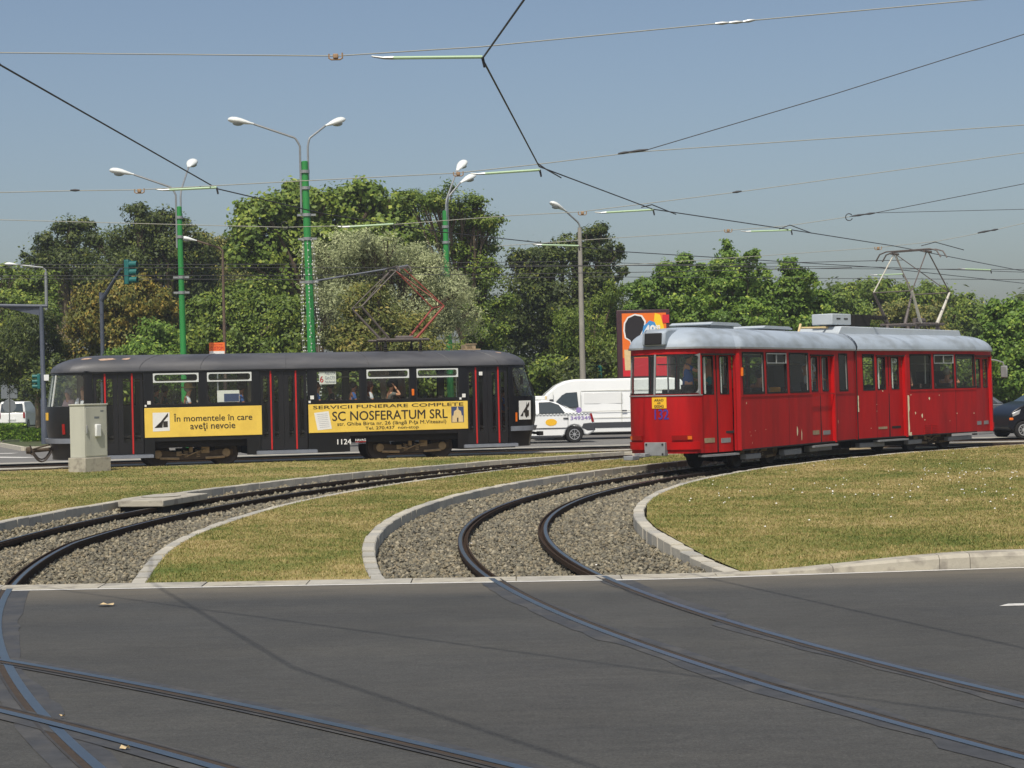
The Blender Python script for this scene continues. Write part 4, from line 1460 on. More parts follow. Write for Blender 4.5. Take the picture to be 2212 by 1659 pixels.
# ------------------------------------------------------------------ red articulated tram
RJ = Vector((8.447, 45.617))                       # joint on the near side
def sec_frame(p, yaw):
    d = Vector((math.cos(yaw), math.sin(yaw))); n = Vector((-d.y, d.x))
    return d, n
Y1, Y2 = R(58.5), R(48.5)
P1o, P2o = Vector((4.883, 39.8)), Vector((10.151, 47.55))
d1, n1 = sec_frame(P1o, Y1); d2, n2 = sec_frame(P2o, Y2)
C1, C2 = P1o + n1 * 1.1, P2o + n2 * 1.1

def red_door(S, T, a, b, panes, z0, z1, u=None, grille=True, sign=1):
    """Two leaves with bright grab rails behind the panes."""
    mid = (a + b) / 2
    for k, (p, q) in enumerate(panes):
        l0, l1 = (a + .012, mid - .008) if k == 0 else (mid + .008, b - .012)
        o = leaf_door(S, T, l0, l1, z0, z1, [(p, q, 1.64, 2.45)], m='red_paint', off=-.07, glass='tram_glass')
        um = p + (q - p) * .38
        b_ = MB(); b_.tube([S.P(um, 1.5, -.13), S.P(um, 2.5, -.13)], .026, 6); b_.build('grab_rail', 'vent_white', o, smooth=40)
        S.band('door_edge', 'rubber', o, (l1 - .012) if k == 0 else (l0 - .004), (l1 + .004) if k == 0 else (l0 + .012), z0, z1, -.062, .02, .05)
        if grille:
            S.band('air_grille', 'grey_metal' if k else 'bogie_pale', o, l0 + .12, l1 - .12, .62 - .02 * k, .72 - .02 * k, -.062, .02, .1)
    S.band('door_header', 'chassis', T, a - .02, b + .02, z1, z1 + .035, .025, .05, .2)

def red_tram():
    T = empty('red_tram', (C1.x, C1.y, 0), Y1, 'worn red articulated tram with pale grey roof turning out of the curve', 'tram')
    # ---------- rear section (towards the camera)
    side = [(.06, -1.1), (6.86, -1.1)]
    rear = [(.06, -1.1), (0.0, -1.03), (-.5, -.97), (-1.0, -.9), (-1.3, -.84), (-1.5, -.76), (-1.64, -.62), (-1.74, -.44), (-1.82, -.22), (-1.85, 0)]
    plan = side + [(6.86, 1.1), (.06, 1.1)] + [(x, -y) for x, y in rear[1:]] + [(x, y) for x, y in rear[::-1][1:-1]]
    def deform(x, y, z):
        if x < -1.0:
            k = 1 - .10 * max(0., (z - 1.62)) - .14 * max(0., (.9 - z))
            x = -1.0 + (x + 1.0) * k
        y *= 1 - .015 * smooth(1.7, 2.6, z)
        return x, y
    S = Shell(plan, deform)
    N, Fs = S.near, S.farside
    wr = lambda u: u
    Lw = S.L
    Z0, Z1, ZB, ZT = 1.63, 2.53, .42, 2.64
    wins = [(.20, 1.34, 0), (1.47, 2.61, 1), (2.76, 3.89, 0), (5.79, 6.36, 0)]
    holes = [(N(a), N(b), Z0, Z1) for a, b, v in wins]
    fw = [(-1.25, -.12), (.2, 1.34), (1.47, 2.61), (2.76, 3.89), (4.05, 5.2), (5.35, 6.4)]
    holes += [(Fs(b), Fs(a), Z0, Z1) for a, b in fw]
    dA = (N(-1.3), N(-.02) if N(-.02) > N(-1.3) else N(-.02) + Lw)
    dA = (N(-1.3), N(-1.3) + 1.27)
    holes.append((dA[0], dA[1], .40, 2.5))
    dB = (N(4.04), N(5.44))
    holes.append((dB[0], dB[1], .40, 2.5))
    # wrap-round rear window
    uc = Lw - 0; 
    ucent = [c for p, c in zip(S.plan, S.cum) if abs(p.y) < 1e-6 and p.x < 0][0]
    urA, urB = ucent - 1.02, ucent + 1.02
    holes.append((urA, urB, 1.66, 2.50))
    for x0, x1 in ((1.0, 3.3),):
        holes.append((N(x0), N(x1), .2, .44)); holes.append((Fs(x1), Fs(x0), .2, .44))
    body = S.wall('rear_body', 'red_side', T, holes, ZB, ZT, zb=(.6, .9, 1.2, 1.45, 1.62, 1.9, 2.2))
    S.roof('rear_roof', 'silver_roof', T, ZT - .01, .46, 6.86, .13, power=.6, n=11, over=.04, endpow=.9)
    S.band('gutter', 'grey_metal', T, 0, Lw, ZT - .03, ZT + .01, .055, .05)
    for a, b, v in wins:
        f = window(S, T, N(a), N(b), Z0, Z1)
        if v:
            S.ring('vent_frame', 'alu', f, N(a) + .015, N(b) - .015, 2.29, Z1 - .01, .022, .02, .015, .03, grow=0)
            S.band('vent_divider', 'alu', f, N((a + b) / 2) - .012, N((a + b) / 2) + .012, 2.29, Z1 - .01, .016, .02, .05)
        else:
            S.band('window_slide_edge', 'alu', f, N(b) - .05, N(b) - .03, Z0 + .02, Z1 - .02, -.01, .02, .05)
    for a, b in fw: window(S, T, Fs(b), Fs(a), Z0, Z1)
    red_door(S, T, dA[0], dA[1], [(dA[0] + .12, dA[0] + .52), (dA[0] + .76, dA[0] + 1.12)], .41, 2.47)
    red_door(S, T, dB[0], dB[1], [(dB[0] + .16, dB[0] + .56), (dB[0] + .84, dB[0] + 1.22)], .41, 2.47)
    w = S.ring('rear_window', 'grey_metal', T, urA, urB, 1.66, 2.50, .03, .09, .008, .04)
    S.pane('glass', 'dirty_glass', w, urA + .01, urB - .01, 1.67, 2.49, -.02, .07)
    S.band('mullion', 'grey_metal', w, ucent - .02, ucent + .02, 1.66, 2.5, .014, .03, .02)
    S.band('waist_trim', 'grey_metal', T, urA - .05, urB + .05, 1.625, 1.65, .018, .03, .07)
    # rear apron: bumper panel, lamps, coupling
    S.band('rear_bumper_panel', 'red_paint', T, ucent - .95, ucent + .95, .5, .66, .035, .05, .08)
    for q, k in ((-.56, 0), (.56, 1)):
        S.band('tail_lamp', 'tail_red', T, ucent + q - .21, ucent + q + .21, .70, .80, .045, .05, .05)
        S.band('turn_lamp', 'tail_amber', T, ucent + q + (.11 if k else -.2), ucent + q + (.2 if k else -.11), .712, .785, .052, .03, .05)
    pc = S.P(ucent, .5, .05)
    b = MB(); b.box((pc.x - .05, -.24, .38), (pc.x + .1, .24, .66)); cp = b.build('coupling_plate', 'grey_metal', T, bevel=.01)
    b = MB()
    for yy in (-.19, .19):
        for zz in (.42, .62): b.lathe([(.02, -.012), (.02, .0)], (pc.x - .055, yy, zz), axis='x', n=8)
    b.split('bolt', 'chassis', cp)
    b = MB(); b.tube([(pc.x + .1, .15, .4), (pc.x - .25, .2, .38), (pc.x - .5, .28, .36)], .035, 8); b.box((pc.x - .66, .2, .31), (pc.x - .36, .42, .4)); b.box((pc.x - .3, .1, .36), (pc.x - .08, .35, .44))
    b.build('drawbar', 'grey_metal', T, bevel=.012)
    # plate, number
    S.band('number_plate', 'plate_yellow', T, ucent - .06, ucent + .26, 1.37, 1.6, .012, .02, .08)
    npl = [o for o in T.children if o.name.startswith('number_plate')][-1]
    pp = lambda a, b_: tuple(S.P(ucent + a, b_, .016))
    lettering('ARAD', (.0, .2, 1.52, 1.57), pp, 'ink', npl, bold=.01)
    lettering('AR', (.06, .14, 1.46, 1.505), pp, 'ink', npl, bold=.01)
    lettering('00043', (.0, .2, 1.385, 1.445), pp, 'ink', npl, bold=.01)
    lettering('132', (ucent, ucent + .3, 1.14, 1.35), lambda a, b_: tuple(S.P(a, b_, .008)), 'violet_ink', T, name='fleet_number', bold=.012)
    # destination box on the roof
    b = MB(); b.prism([(-1.86, 2.68), (-1.83, 2.97), (-1.7, 3.03), (-.4, 3.09), (-.4, 2.7)], -.27, .27); db = b.build('destination_box', 'silver_roof', T, bevel=.04)
    b = MB(); b.prism([(-1.885, 2.71), (-1.855, 2.95), (-1.825, 2.95), (-1.85, 2.71)], -.2, .2); b.build('destination_glass', 'rubber', db, bevel=.03)
    # panel seams and rubbing strip
    for x in (2.685, 5.6):
        S.band('panel_seam', 'rubber', T, N(x) - .004, N(x) + .004, ZB + .02, 1.6, .003, .01, .05)
    S.band('waist_strip', 'red_side', T, N(.1), N(6.8), 1.565, 1.59, .012, .02, .4)
    S.band('skirt_edge', 'chassis', T, N(.1), N(6.8), ZB - .01, ZB + .02, .006, .02, .4)
    # roof hatches
    for x0, x1, z in ((-.1, 1.5, 3.16), (2.7, 4.4, 3.13)):
        b = MB(); b.prism([(x0, z), (x0 + .15, z + .05), (x1 - .2, z + .05), (x1, z), (x1 - .02, z - .02), (x0 + .02, z - .02)], -.5, .5); b.box((x0 + .2, -.4, z - .14), (x1 - .2, .4, z)); b.build('roof_hatch', 'silver_box', T)
    # steps
    for ua, ub in (dA, dB):
        o = S.band('door_step', 'grey_metal', T, ua - .04, ub + .04, .33, .37, .06, .2, .3)
    # interior
    b = MB(); b.prismz([(6.8, -1.0), (6.8, 1.0), (0, .98), (-1.1, .78), (-1.5, .4), (-1.5, -.4), (-1.1, -.78), (0, -.98)], .8, .85); b.build('floor', 'interior_dark', T)
    b = MB(); b.prismz([(6.8, -1.0), (6.8, 1.0), (0, .95), (-1.0, .75), (-1.0, -.75), (0, -.95)], 2.56, 2.6); b.build('ceiling', 'interior_panel', T)
    for x in (.5, 1.3, 2.1, 2.9, 3.6):
        b = MB(); b.box((x - .2, -.9, 1.2), (x + .2, -.5, 1.26)); b.box((x - .24, -.9, 1.26), (x - .19, -.5, 1.76)); b.build('seat', 'seat_orange' if x > 2.5 and x < 3.3 else 'seat_dark', T, bevel=.02)
    for x in (.5, 1.3, 2.1, 2.9, 3.6, 4.4, 5.2):
        b = MB(); b.box((x - .2, .45, 1.2), (x + .2, .9, 1.26)); b.box((x - .24, .45, 1.26), (x - .19, .9, 1.76)); b.build('seat', 'seat_dark', T, bevel=.02)
    b = MB()
    for x, y in ((.1, -.5), (3.95, -.5), (5.5, -.5), (2.0, .2), (-1.2, 0)): b.tube([(x, y, .85), (x, y, 2.56)], .02, 6)
    for y in (-.35, .35): b.tube([(-1.0, y, 2.3), (6.5, y, 2.3)], .015, 6)
    b.split('handrail', 'alu', T, smooth=40)
    b = MB(); b.box((.2, -.95, .42), (6.6, .95, .8)); b.box((3.1, -.78, .2), (6.6, .78, .42)); b.box((.3, -.3, .18), (3.1, .3, .42)); b.box((-1.3, -.65, .4), (.2, .65, .8)); b.build('underframe', 'chassis', T)  # underframe, with lower boxes added to darken the gap below the body
    bogie(T, 1.9, 1.8, .33)
    b = MB(); b.box((.5, -1.0, .2), (1.3, -.85, .32)); b.box((2.6, -1.0, .2), (3.6, -.85, .34)); b.box((4.2, -.95, .22), (5.6, -.8, .36)); b.split('equipment_box', 'grey_metal', T, bevel=.015)
    # bright fold where the side steps out past each door
    S.band('door_pillar', 'red_paint', T, dB[1] - .005, dB[1] + .07, .41, 2.5, .025, .09, .03)
    b = MB(); b.tube([S.P(N(.12), 2.02, .02), S.P(N(.12), 2.2, .03)], .03, 8); b.build('side_lamp', 'tail_amber', T, smooth=40)
    # flaked paint
    rg = random.Random(8)
    def chip(Sx, par, u, z, w, h):
        n = 9
        v = []
        for k in range(n):
            a = 2 * math.pi * k / n
            r_ = rg.uniform(.6, 1.1)
            v.append(tuple(Sx.P(u + math.cos(a) * w * r_, z + math.sin(a) * h * r_, .003)))
        MB().poly(v).build('bare_patch', 'chip_cream', par)
    for s_, z, w_, h_ in ((.55, .72, .012, .02), (.5, .8, .015, .012), (.78, .82, .012, .015), (1.35, .83, .015, .012), (3.13, .74, .04, .13), (3.38, .66, .025, .14), (.62, .56, .008, .03), (5.65, .9, .012, .05)):
        chip(S, T, N(s_), z, w_, h_)
    chip(S, T, N(.35), 1.43, .02, .03)
    # ---------- front section, hung on the joint
    M2 = empty('front_section', (0, 0, 0)); M2.parent = T
    rel = Vector((C2.x - C1.x, C2.y - C1.y))
    M2.location = (rel.dot(d1), rel.dot(n1), 0)
    M2.rotation_euler = (0, 0, Y2 - Y1)
    fr = [(3.72, -1.1), (3.78, -1.04), (4.4, -.98), (4.95, -.9), (5.22, -.82), (5.4, -.66), (5.52, -.45), (5.59, -.22), (5.62, 0)]
    plan2 = [(-2.5, -1.1)] + fr + [(x, -y) for x, y in fr[::-1][1:]] + [(-2.5, 1.1)]
    def deform2(x, y, z):
        if x > 4.9:
            x = 4.9 + (x - 4.9) * (1 - .12 * max(0., (z - 1.62)) - .14 * max(0., (.9 - z)))
        y *= 1 - .015 * smooth(1.7, 2.6, z)
        return x, y
    S2 = Shell(plan2, deform2)
    N2, F2 = S2.near, S2.farside
    wins = [(-2.18, -1.62, 0), (.16, 1.27, 0), (1.40, 2.49, 1), (2.60, 3.68, 0)]
    holes = [(N2(a), N2(b), Z0, Z1 - .01) for a, b, v in wins]
    fw = [(-2.2, -1.1), (-.95, .1), (.2, 1.27), (1.4, 2.49), (2.6, 3.68)]
    holes += [(F2(b), F2(a), Z0, Z1 - .01) for a, b in fw]
    eA = (N2(-1.5), N2(-.13)); holes.append((*eA, .40, 2.5))
    u0 = N2(3.84); eB = (u0, u0 + 1.16); holes.append((*eB, .40, 2.46))
    uc2 = [c for p, c in zip(S2.plan, S2.cum) if abs(p.y) < 1e-6 and p.x > 0][0]
    ufA, ufB = uc2 - .95, uc2 + .95
    holes.append((ufA, ufB, 1.62, 2.46))
    for x0, x1 in ((.8, 3.2),):
        holes.append((N2(x0), N2(x1), .2, .44)); holes.append((F2(x1), F2(x0), .2, .44))
    S2.wall('front_body', 'red_side', T, holes, ZB, ZT, zb=(.6, .9, 1.2, 1.45, 1.62, 1.9, 2.2)).parent = M2
    def par(o): o.parent = M2; return o
    S2.roof('front_roof', 'silver_roof', M2, ZT - .01, .45, -2.5, .17, power=.6, n=11, over=.04, endpow=.9)
    S2.band('gutter', 'grey_metal', M2, 0, S2.L, ZT - .03, ZT + .01, .055, .05)
    for a, b, v in wins:
        f = window(S2, M2, N2(a), N2(b), Z0, Z1 - .01)
    for a, b in fw: window(S2, M2, F2(b), F2(a), Z0, Z1 - .01)
    v0 = [w for w in wins if w[2]][0]
    S2.ring('vent_frame', 'alu', M2, N2(v0[0]) + .015, N2(v0[1]) - .015, 2.28, Z1 - .02, .022, .02, .015, .03, grow=0)
    S2.band('vent_divider', 'alu', M2, N2(1.945) - .012, N2(1.945) + .012, 2.28, Z1 - .02, .016, .02, .05)
    for k, (p, q) in enumerate(((eA[0] + .13, eA[0] + .53), (eA[0] + .82, eA[0] + 1.2))):
        mid = (eA[0] + eA[1]) / 2
        l0, l1 = (eA[0] + .012, mid - .008) if k == 0 else (mid + .008, eA[1] - .012)
        o = leaf_door(S2, M2, l0, l1, .41, 2.47, [(p, q, 1.64, 2.45)], m='red_side', off=-.07)
        b = MB(); um = p + (q - p) * .4; b.tube([S2.P(um, 1.5, -.13), S2.P(um, 2.5, -.13)], .026, 6); b.build('grab_rail', 'vent_white', o, smooth=40)
        S2.band('air_grille', 'bogie_pale' if k == 0 else 'chassis', o, l0 + .1, l1 - .12, .64, .70, -.062, .02, .1)
        S2.band('door_edge', 'rubber', o, (l1 - .012) if k == 0 else (l0 - .004), (l1 + .004) if k == 0 else (l0 + .012), .41, 2.47, -.062, .02, .05)
    mid = (eB[0] + eB[1]) / 2
    for k, (p, q) in enumerate(((eB[0] + .1, eB[0] + .48), (eB[0] + .7, eB[0] + 1.04))):
        l0, l1 = (eB[0] + .012, mid - .008) if k == 0 else (mid + .008, eB[1] - .012)
        o = leaf_door(S2, M2, l0, l1, .41, 2.44, [(p, q, 1.62, 2.4)], m='red_side', off=-.07)
        b = MB(); um = p + (q - p) * .4; b.tube([S2.P(um, 1.5, -.13), S2.P(um, 2.42, -.13)], .024, 6); b.build('grab_rail', 'vent_white', o, smooth=40)
        S2.band('air_grille', 'grey_metal', o, l0 + .1, l1 - .1, .6, .7, -.062, .02, .1)
    for e in (eA, eB):
        S2.band('door_header', 'chassis', M2, e[0] - .02, e[1] + .02, 2.47, 2.5, .025, .05, .2)
        S2.band('door_step', 'grey_metal', M2, e[0] - .03, e[1] + .03, .33, .37, .06, .2, .3)
    S2.band('door_pillar', 'red_paint', M2, eA[1] - .005, eA[1] + .09, .41, 2.5, .025, .09, .03)
    S2.band('door_pillar', 'red_paint', M2, eB[1] - .005, eB[1] + .12, .41, 2.5, .03, .09, .03)
    w = S2.ring('windscreen', 'grey_metal', M2, ufA, ufB, 1.62, 2.46, .03, .09, .008, .04)
    S2.pane('glass', 'clear_glass', w, ufA + .01, ufB - .01, 1.63, 2.45, -.02, .07)
    S2.band('front_bumper_panel', 'red_paint', M2, uc2 - .9, uc2 + .9, .46, .64, .035, .05, .08)
    for x in (-1.56, 2.545):
        S2.band('panel_seam', 'rubber', M2, N2(x) - .004, N2(x) + .004, ZB + .02, 1.6, .003, .01, .05)
    S2.band('waist_strip', 'red_side', M2, N2(.12), N2(3.7), 1.565, 1.59, .012, .02, .4)
    S2.band('skirt_edge', 'chassis', M2, N2(-2.45), N2(3.7), ZB - .01, ZB + .02, .006, .02, .4)
    # louvres
    for k in range(6):
        S2.band('louvre', 'red_paint', M2, N2(.84), N2(1.16), .46 + k * .042, .48 + k * .042, .014, .03, .2)
        S2.band('louvre', 'red_paint', M2, N2(1.22), N2(1.54), .46 + k * .042, .48 + k * .042, .014, .03, .2)
    # patches
    def strip_patch(s0, z0, z1, w0):
        pts = []
        n = 12
        for k in range(n + 1):
            pts.append(tuple(S2.P(N2(s0) - w0 * rg.uniform(.7, 1.1), z0 + (z1 - z0) * k / n, .006)))
        for k in range(n, -1, -1):
            pts.append(tuple(S2.P(N2(s0) + w0 * rg.uniform(.5, 1.2), z0 + (z1 - z0) * k / n, .006)))
        MB().poly(pts).build('bare_patch', 'chip_cream', M2)
    strip_patch(.02, .43, 1.47, .05)
    strip_patch(.12, .42, .52, .05)
    strip_patch(-2.44, 1.1, 1.5, .028)
    for s_, z, w_, h_ in ((.38, 1.01, .03, .04), (.72, .93, .04, .06), (.86, .82, .025, .02), (1.12, 1.37, .05, .045), (2.6, .95, .025, .02), (3.55, .93, .02, .02), (1.65, 1.45, .015, .015), (2.2, .76, .012, .015), (.16, 1.48, .02, .02), (-1.85, .68, .02, .01), (-1.55, 1.1, .012, .012), (-1.55, 1.27, .012, .012), (-1.25, 1.6, .03, .015)):
        chip(S2, M2, N2(s_), z, w_, h_)
    # roof equipment
    b = MB(); b.prism([(-2.55, 3.0), (-2.35, 3.24), (3.75, 3.19), (3.9, 2.95)], -.62, .62); b.build('roof_trunk', 'silver_box', M2, bevel=.02)
    b = MB(); b.box((-2.5, -.45, 3.28), (-1.6, .15, 3.56)); rb = b.build('roof_cabinet', 'silver_box', M2, bevel=.02)
    b = MB()
    for x in (-2.3, -1.95): b.box((x, -.458, 3.42), (x + .18, -.45, 3.45))
    b.split('cabinet_handle', 'chassis', rb)
    b = MB(); b.box((-1.55, -.5, 3.26), (-.75, .4, 3.55)); b.build('resistor_box', 'chassis', M2, bevel=.01)
    b = MB()
    for k in range(12): b.lathe([(.06, -.015), (.06, .015)], (-.6 + k * .085, -.3, 3.5), axis='x', n=10)
    b.tube([(-.65, -.3, 3.5), (.45, -.3, 3.5)], .03, 6)
    b.build('resistor_coil', 'chassis', M2, smooth=40)
    b = MB(); b.tube([(-3.4, -.1, 3.2), (-1.3, -.35, 3.24)], .03, 6); b.tube([(-3.5, -.1, 3.1), (-3.4, -.1, 3.3)], .03, 6); b.build('cable_tray', 'poster_cream', M2)
    pg = empty('pantograph', (2.3, 0, 0)); pg.parent = M2
    b = MB()
    for y in (-.5, .5): b.tube([(-.8, y, 3.36), (.8, y, 3.36)], .035, 8)
    for x in (-.55, 0, .55): b.tube([(x, -.55, 3.36), (x, .55, 3.36)], .03, 8)
    b.tube([(-.25, -.2, 3.46), (.25, -.2, 3.46)], .07, 10)
    for x in (-.55, .55):
        for y in (-.45, .45): b.lathe([(.05, 0), (.07, .05), (.05, .1), (.06, .16)], (x, y, 3.2), n=10)
    b.build('base_frame', 'panto_dark', pg, smooth=40)
    KX, KZ, HZ = 1.02, 4.22, 5.36
    for sx in (-1, 1):
        for y in (-.58, .58):
            m_ = 'panto_dark' if sx * y > 0 else 'panto_pale'
            m_ = {(-1, -1): 'panto_pale', (-1, 1): 'panto_dark', (1, -1): 'panto_pale', (1, 1): 'panto_dark'}[(sx, 1 if y > 0 else -1)]
            b = MB(); b.tube([(sx * .45, y * .85, 3.38), (sx * KX, y, KZ)], [.05, .03], 8); b.build('lower_arm', m_, pg, smooth=40)
            b = MB(); b.tube([(sx * KX, y, KZ), (sx * .06, y * .85, HZ - .08)], .018, 6)
            b.build('upper_arm', 'panto_pale' if m_ == 'panto_dark' else 'panto_dark', pg, smooth=40)
        b = MB(); b.tube([(sx * KX, -.58, KZ), (sx * KX, .58, KZ)], .018, 6); b.tube([(sx * KX, -.58, KZ), (sx * .06, .48, HZ - .08)], .013, 6); b.build('cross_tie', 'panto_dark', pg, smooth=40)
    b = MB()
    for x in (-.17, .17):
        b.tube([(x, -.98, HZ - .24), (x, -.86, HZ - .06), (x, -.66, HZ), (x, .66, HZ), (x, .86, HZ - .06), (x, .98, HZ - .24)], .02, 6)
    for y in (-.5, .5):
        b.tube([(-.2, y, HZ - .06), (.2, y, HZ - .06)], .03, 6)
    b.build('collector_head', 'panto_dark', pg, smooth=40)
    # mirror
    b = MB(); a0 = S2.P(eB[1] + .1, 2.38, .02); b.tube([a0, a0 + Vector((.1, -.1, -.02)), a0 + Vector((.22, -.24, -.08)), a0 + Vector((.25, -.26, -.2))], .022, 6); b.build('mirror_arm', 'alu', M2, smooth=40)
    b = MB(); c_ = a0 + Vector((.25, -.26, -.34)); b.box((c_.x - .04, c_.y - .1, c_.z - .17), (c_.x + .03, c_.y + .1, c_.z + .17)); b.build('mirror', 'grey_metal', M2, bevel=.03)
    # interior
    b = MB(); b.prismz([(-2.4, -1.0), (3.7, -1.0), (4.7, -.75), (5.0, -.4), (5.0, .4), (4.7, .75), (3.7, 1.0), (-2.4, 1.0)], .8, .85); b.build('floor', 'interior_dark', M2)
    b = MB(); b.prismz([(-2.4, -1.0), (3.7, -1.0), (4.4, -.75), (4.4, .75), (3.7, 1.0), (-2.4, 1.0)], 2.56, 2.6); b.build('ceiling', 'interior_panel', M2)
    for x in (.5, 1.3, 2.1, 2.9):
        for y in (-.9, .45):
            b = MB(); b.box((x - .2, y, 1.2), (x + .2, y + .42, 1.26)); b.box((x - .24, y, 1.26), (x - .19, y + .42, 1.76)); b.build('seat', 'seat_dark', M2, bevel=.02)
    b = MB()
    for x, y in ((-1.6, -.5), (.0, -.5), (.95, -.45), (2.2, -.4), (3.75, -.5)): b.tube([(x, y, .85), (x, y, 2.56)], .02, 6)
    b.tube([(-2.3, .3, 2.3), (3.8, .3, 2.3)], .015, 6)
    b.split('handrail', 'alu', M2, smooth=40)
    b = MB(); b.box((-2.3, -.95, .42), (3.7, .95, .8)); b.box((-2.3, -.78, .2), (.8, .78, .42)); b.box((.8, -.3, .18), (3.6, .3, .42)); b.box((3.7, -.6, .4), (4.8, .6, .8)); b.build('underframe', 'chassis', M2)  # lower boxes added here too, standing in for shade under the section
    b = MB(); b.box((3.85, -.2, .85), (3.9, .8, 2.1)); b.box((4.6, -.6, 1.2), (4.9, .6, 1.6)); b.build('cab_bulkhead', 'interior_dark', M2)
    bogie(M2, 2.0, 1.8, .33)
    b = MB(); b.box((.2, -.98, .2), (.9, -.84, .32)); b.box((2.3, -1.0, .22), (3.6, -.86, .33)); b.box((-2.2, -.98, .2), (-1.0, -.84, .32)); b.split('equipment_box', 'grey_metal', M2, bevel=.015)
    # bellows between the sections
    jb = MB()
    K = 7
    V, F = [], []
    prof = [(-1.02, .5), (-1.06, 2.5), (-.9, 2.85), (-.5, 3.02), (.5, 3.02), (.9, 2.85), (1.06, 2.5), (1.02, .5)]
    Q0 = Vector((6.84, 0, 0))
    rel2 = Matrix.Rotation(Y2 - Y1, 3, 'Z')
    o2 = Vector((rel.dot(d1), rel.dot(n1), 0))
    for k in range(K):
        t = k / (K - 1)
        w_ = 1.0 if k % 2 == 0 else .94
        for (y, z) in prof:
            a_ = Vector((6.84, y * w_, z)); b_ = o2 + rel2 @ Vector((-2.48, y * w_, z))
            V.append(tuple(a_ * (1 - t) + b_ * t))
    n_ = len(prof)
    for k in range(K - 1):
        for j in range(n_ - 1):
            F.append((k * n_ + j, k * n_ + j + 1, (k + 1) * n_ + j + 1, (k + 1) * n_ + j))
    MB().add(V, F).build('bellows', 'rubber', T, fix=True)
    ring = [(-1.125, .42), (-1.115, 2.6), (-1.13, 2.64)]
    for k in range(1, 18):
        ph = math.pi * k / 18
        cy = abs(math.cos(ph)) ** .6 * (1 if math.cos(ph) > 0 else -1)
        ring.append((-1.155 * cy, 2.63 + .475 * math.sin(ph)))
    ring += [(1.13, 2.64), (1.115, 2.6), (1.125, .42)]
    mid_ = Vector((6.86, 0, 0)) * .5 + (o2 + rel2 @ Vector((-2.5, 0, 0))) * .5
    rm = Matrix.Rotation((Y2 - Y1) / 2, 3, 'Z')
    V, F = [], []
    for (y, z) in ring:
        for dx in (-.03, .03):
            p_ = mid_ + rm @ Vector((dx, y, z)); V.append(tuple(p_))
    F = [(2 * k, 2 * k + 1, 2 * k + 3, 2 * k + 2) for k in range(len(ring) - 1)]
    MB().add(V, F).build('joint_seal', 'rubber', T, smooth=60, fix=True)
    return T, M2
RT, RT2 = red_tram()
# ------------------------------------------------------------------ street furniture materials
mat('mast_green', (44, 132, 62), .42, var=.1, vscale=3, stretch=(1, 1, .3))
mat('galv', (154, 157, 156), .4, metal=.5, var=.12, vscale=9)
mat('lamp_white', (222, 226, 222), .4, var=.04, vscale=6)
mat('lamp_glass', (150, 156, 152), .2, spec=.6)
mat('blue_grey_pole', (74, 80, 92), .5, var=.12, vscale=4)
mat('pole_concrete', (146, 142, 132), .9, var=.2, vscale=5, stretch=(1, 1, .3))
mat('pole_rust', (96, 80, 66), .8, var=.25, vscale=6)
mat('signal_teal', (18, 96, 92), .45, var=.1, vscale=6)
mat('signal_lens', (30, 110, 108), .25)
mat('sign_back', (112, 118, 122), .5, var=.08, vscale=6)
mat('cabinet', (186, 186, 172), .55, var=.06, vscale=3, stretch=(1, 1, .3), col2=(172, 172, 160), c2scale=1.4)
mat('meter_white', (222, 224, 222), .4)
mat('wire_dark', (46, 46, 50), .6)
mat('wire_pale', (150, 150, 140), .6)
mat('rod_green', (160, 188, 150), .5)
mat('clamp_brass', (150, 122, 92), .6, var=.2, vscale=20)
mat('billboard_frame', (62, 34, 40), .5, var=.1, vscale=4)
mat('poster_orange', (232, 112, 24), .5, var=.05, vscale=2)
mat('poster_black', (28, 22, 24), .5)
mat('poster_yellow', (240, 200, 30), .5)
mat('poster_sky', (60, 140, 200), .5)
mat('poster_red', (206, 28, 44), .5)
mat('sign_orange', (234, 112, 40), .5)
mat('bead', (236, 238, 232), .3)
mat('white_car', (232, 234, 232), .3, spec=.6, coat=.5, var=.02, vscale=2)
mat('car_glass', (46, 56, 58), .05, spec=.8)
mat('tyre', (24, 24, 24), .85)
mat('hubcap', (178, 180, 182), .35, metal=.4)
mat('bumper_grey', (58, 60, 64), .6)
mat('navy_car', (13, 15, 24), .3, spec=.4)
mat('grey_car', (92, 96, 100), .28, metal=.3, coat=.5)
mat('violet_pale', (150, 130, 190), .5)
mat('skin', (196, 142, 112), .6)
mat('skin_tan', (160, 106, 78), .6)
mat('hair_dark', (36, 28, 24), .6)
mat('hair_grey', (150, 146, 140), .7)
mat('hair_auburn', (96, 44, 26), .6)
mat('cloth_white', (222, 224, 230), .8)
mat('cloth_blue', (58, 96, 160), .8)
mat('cloth_dark', (40, 44, 48), .85)
mat('cloth_green', (40, 74, 60), .85)
mat('cloth_pink', (206, 170, 168), .85)
mat('cloth_teal', (60, 150, 150), .85)
mat('cloth_grey', (110, 108, 104), .85)
mat('straw', (166, 138, 92), .8, var=.1, vscale=30)

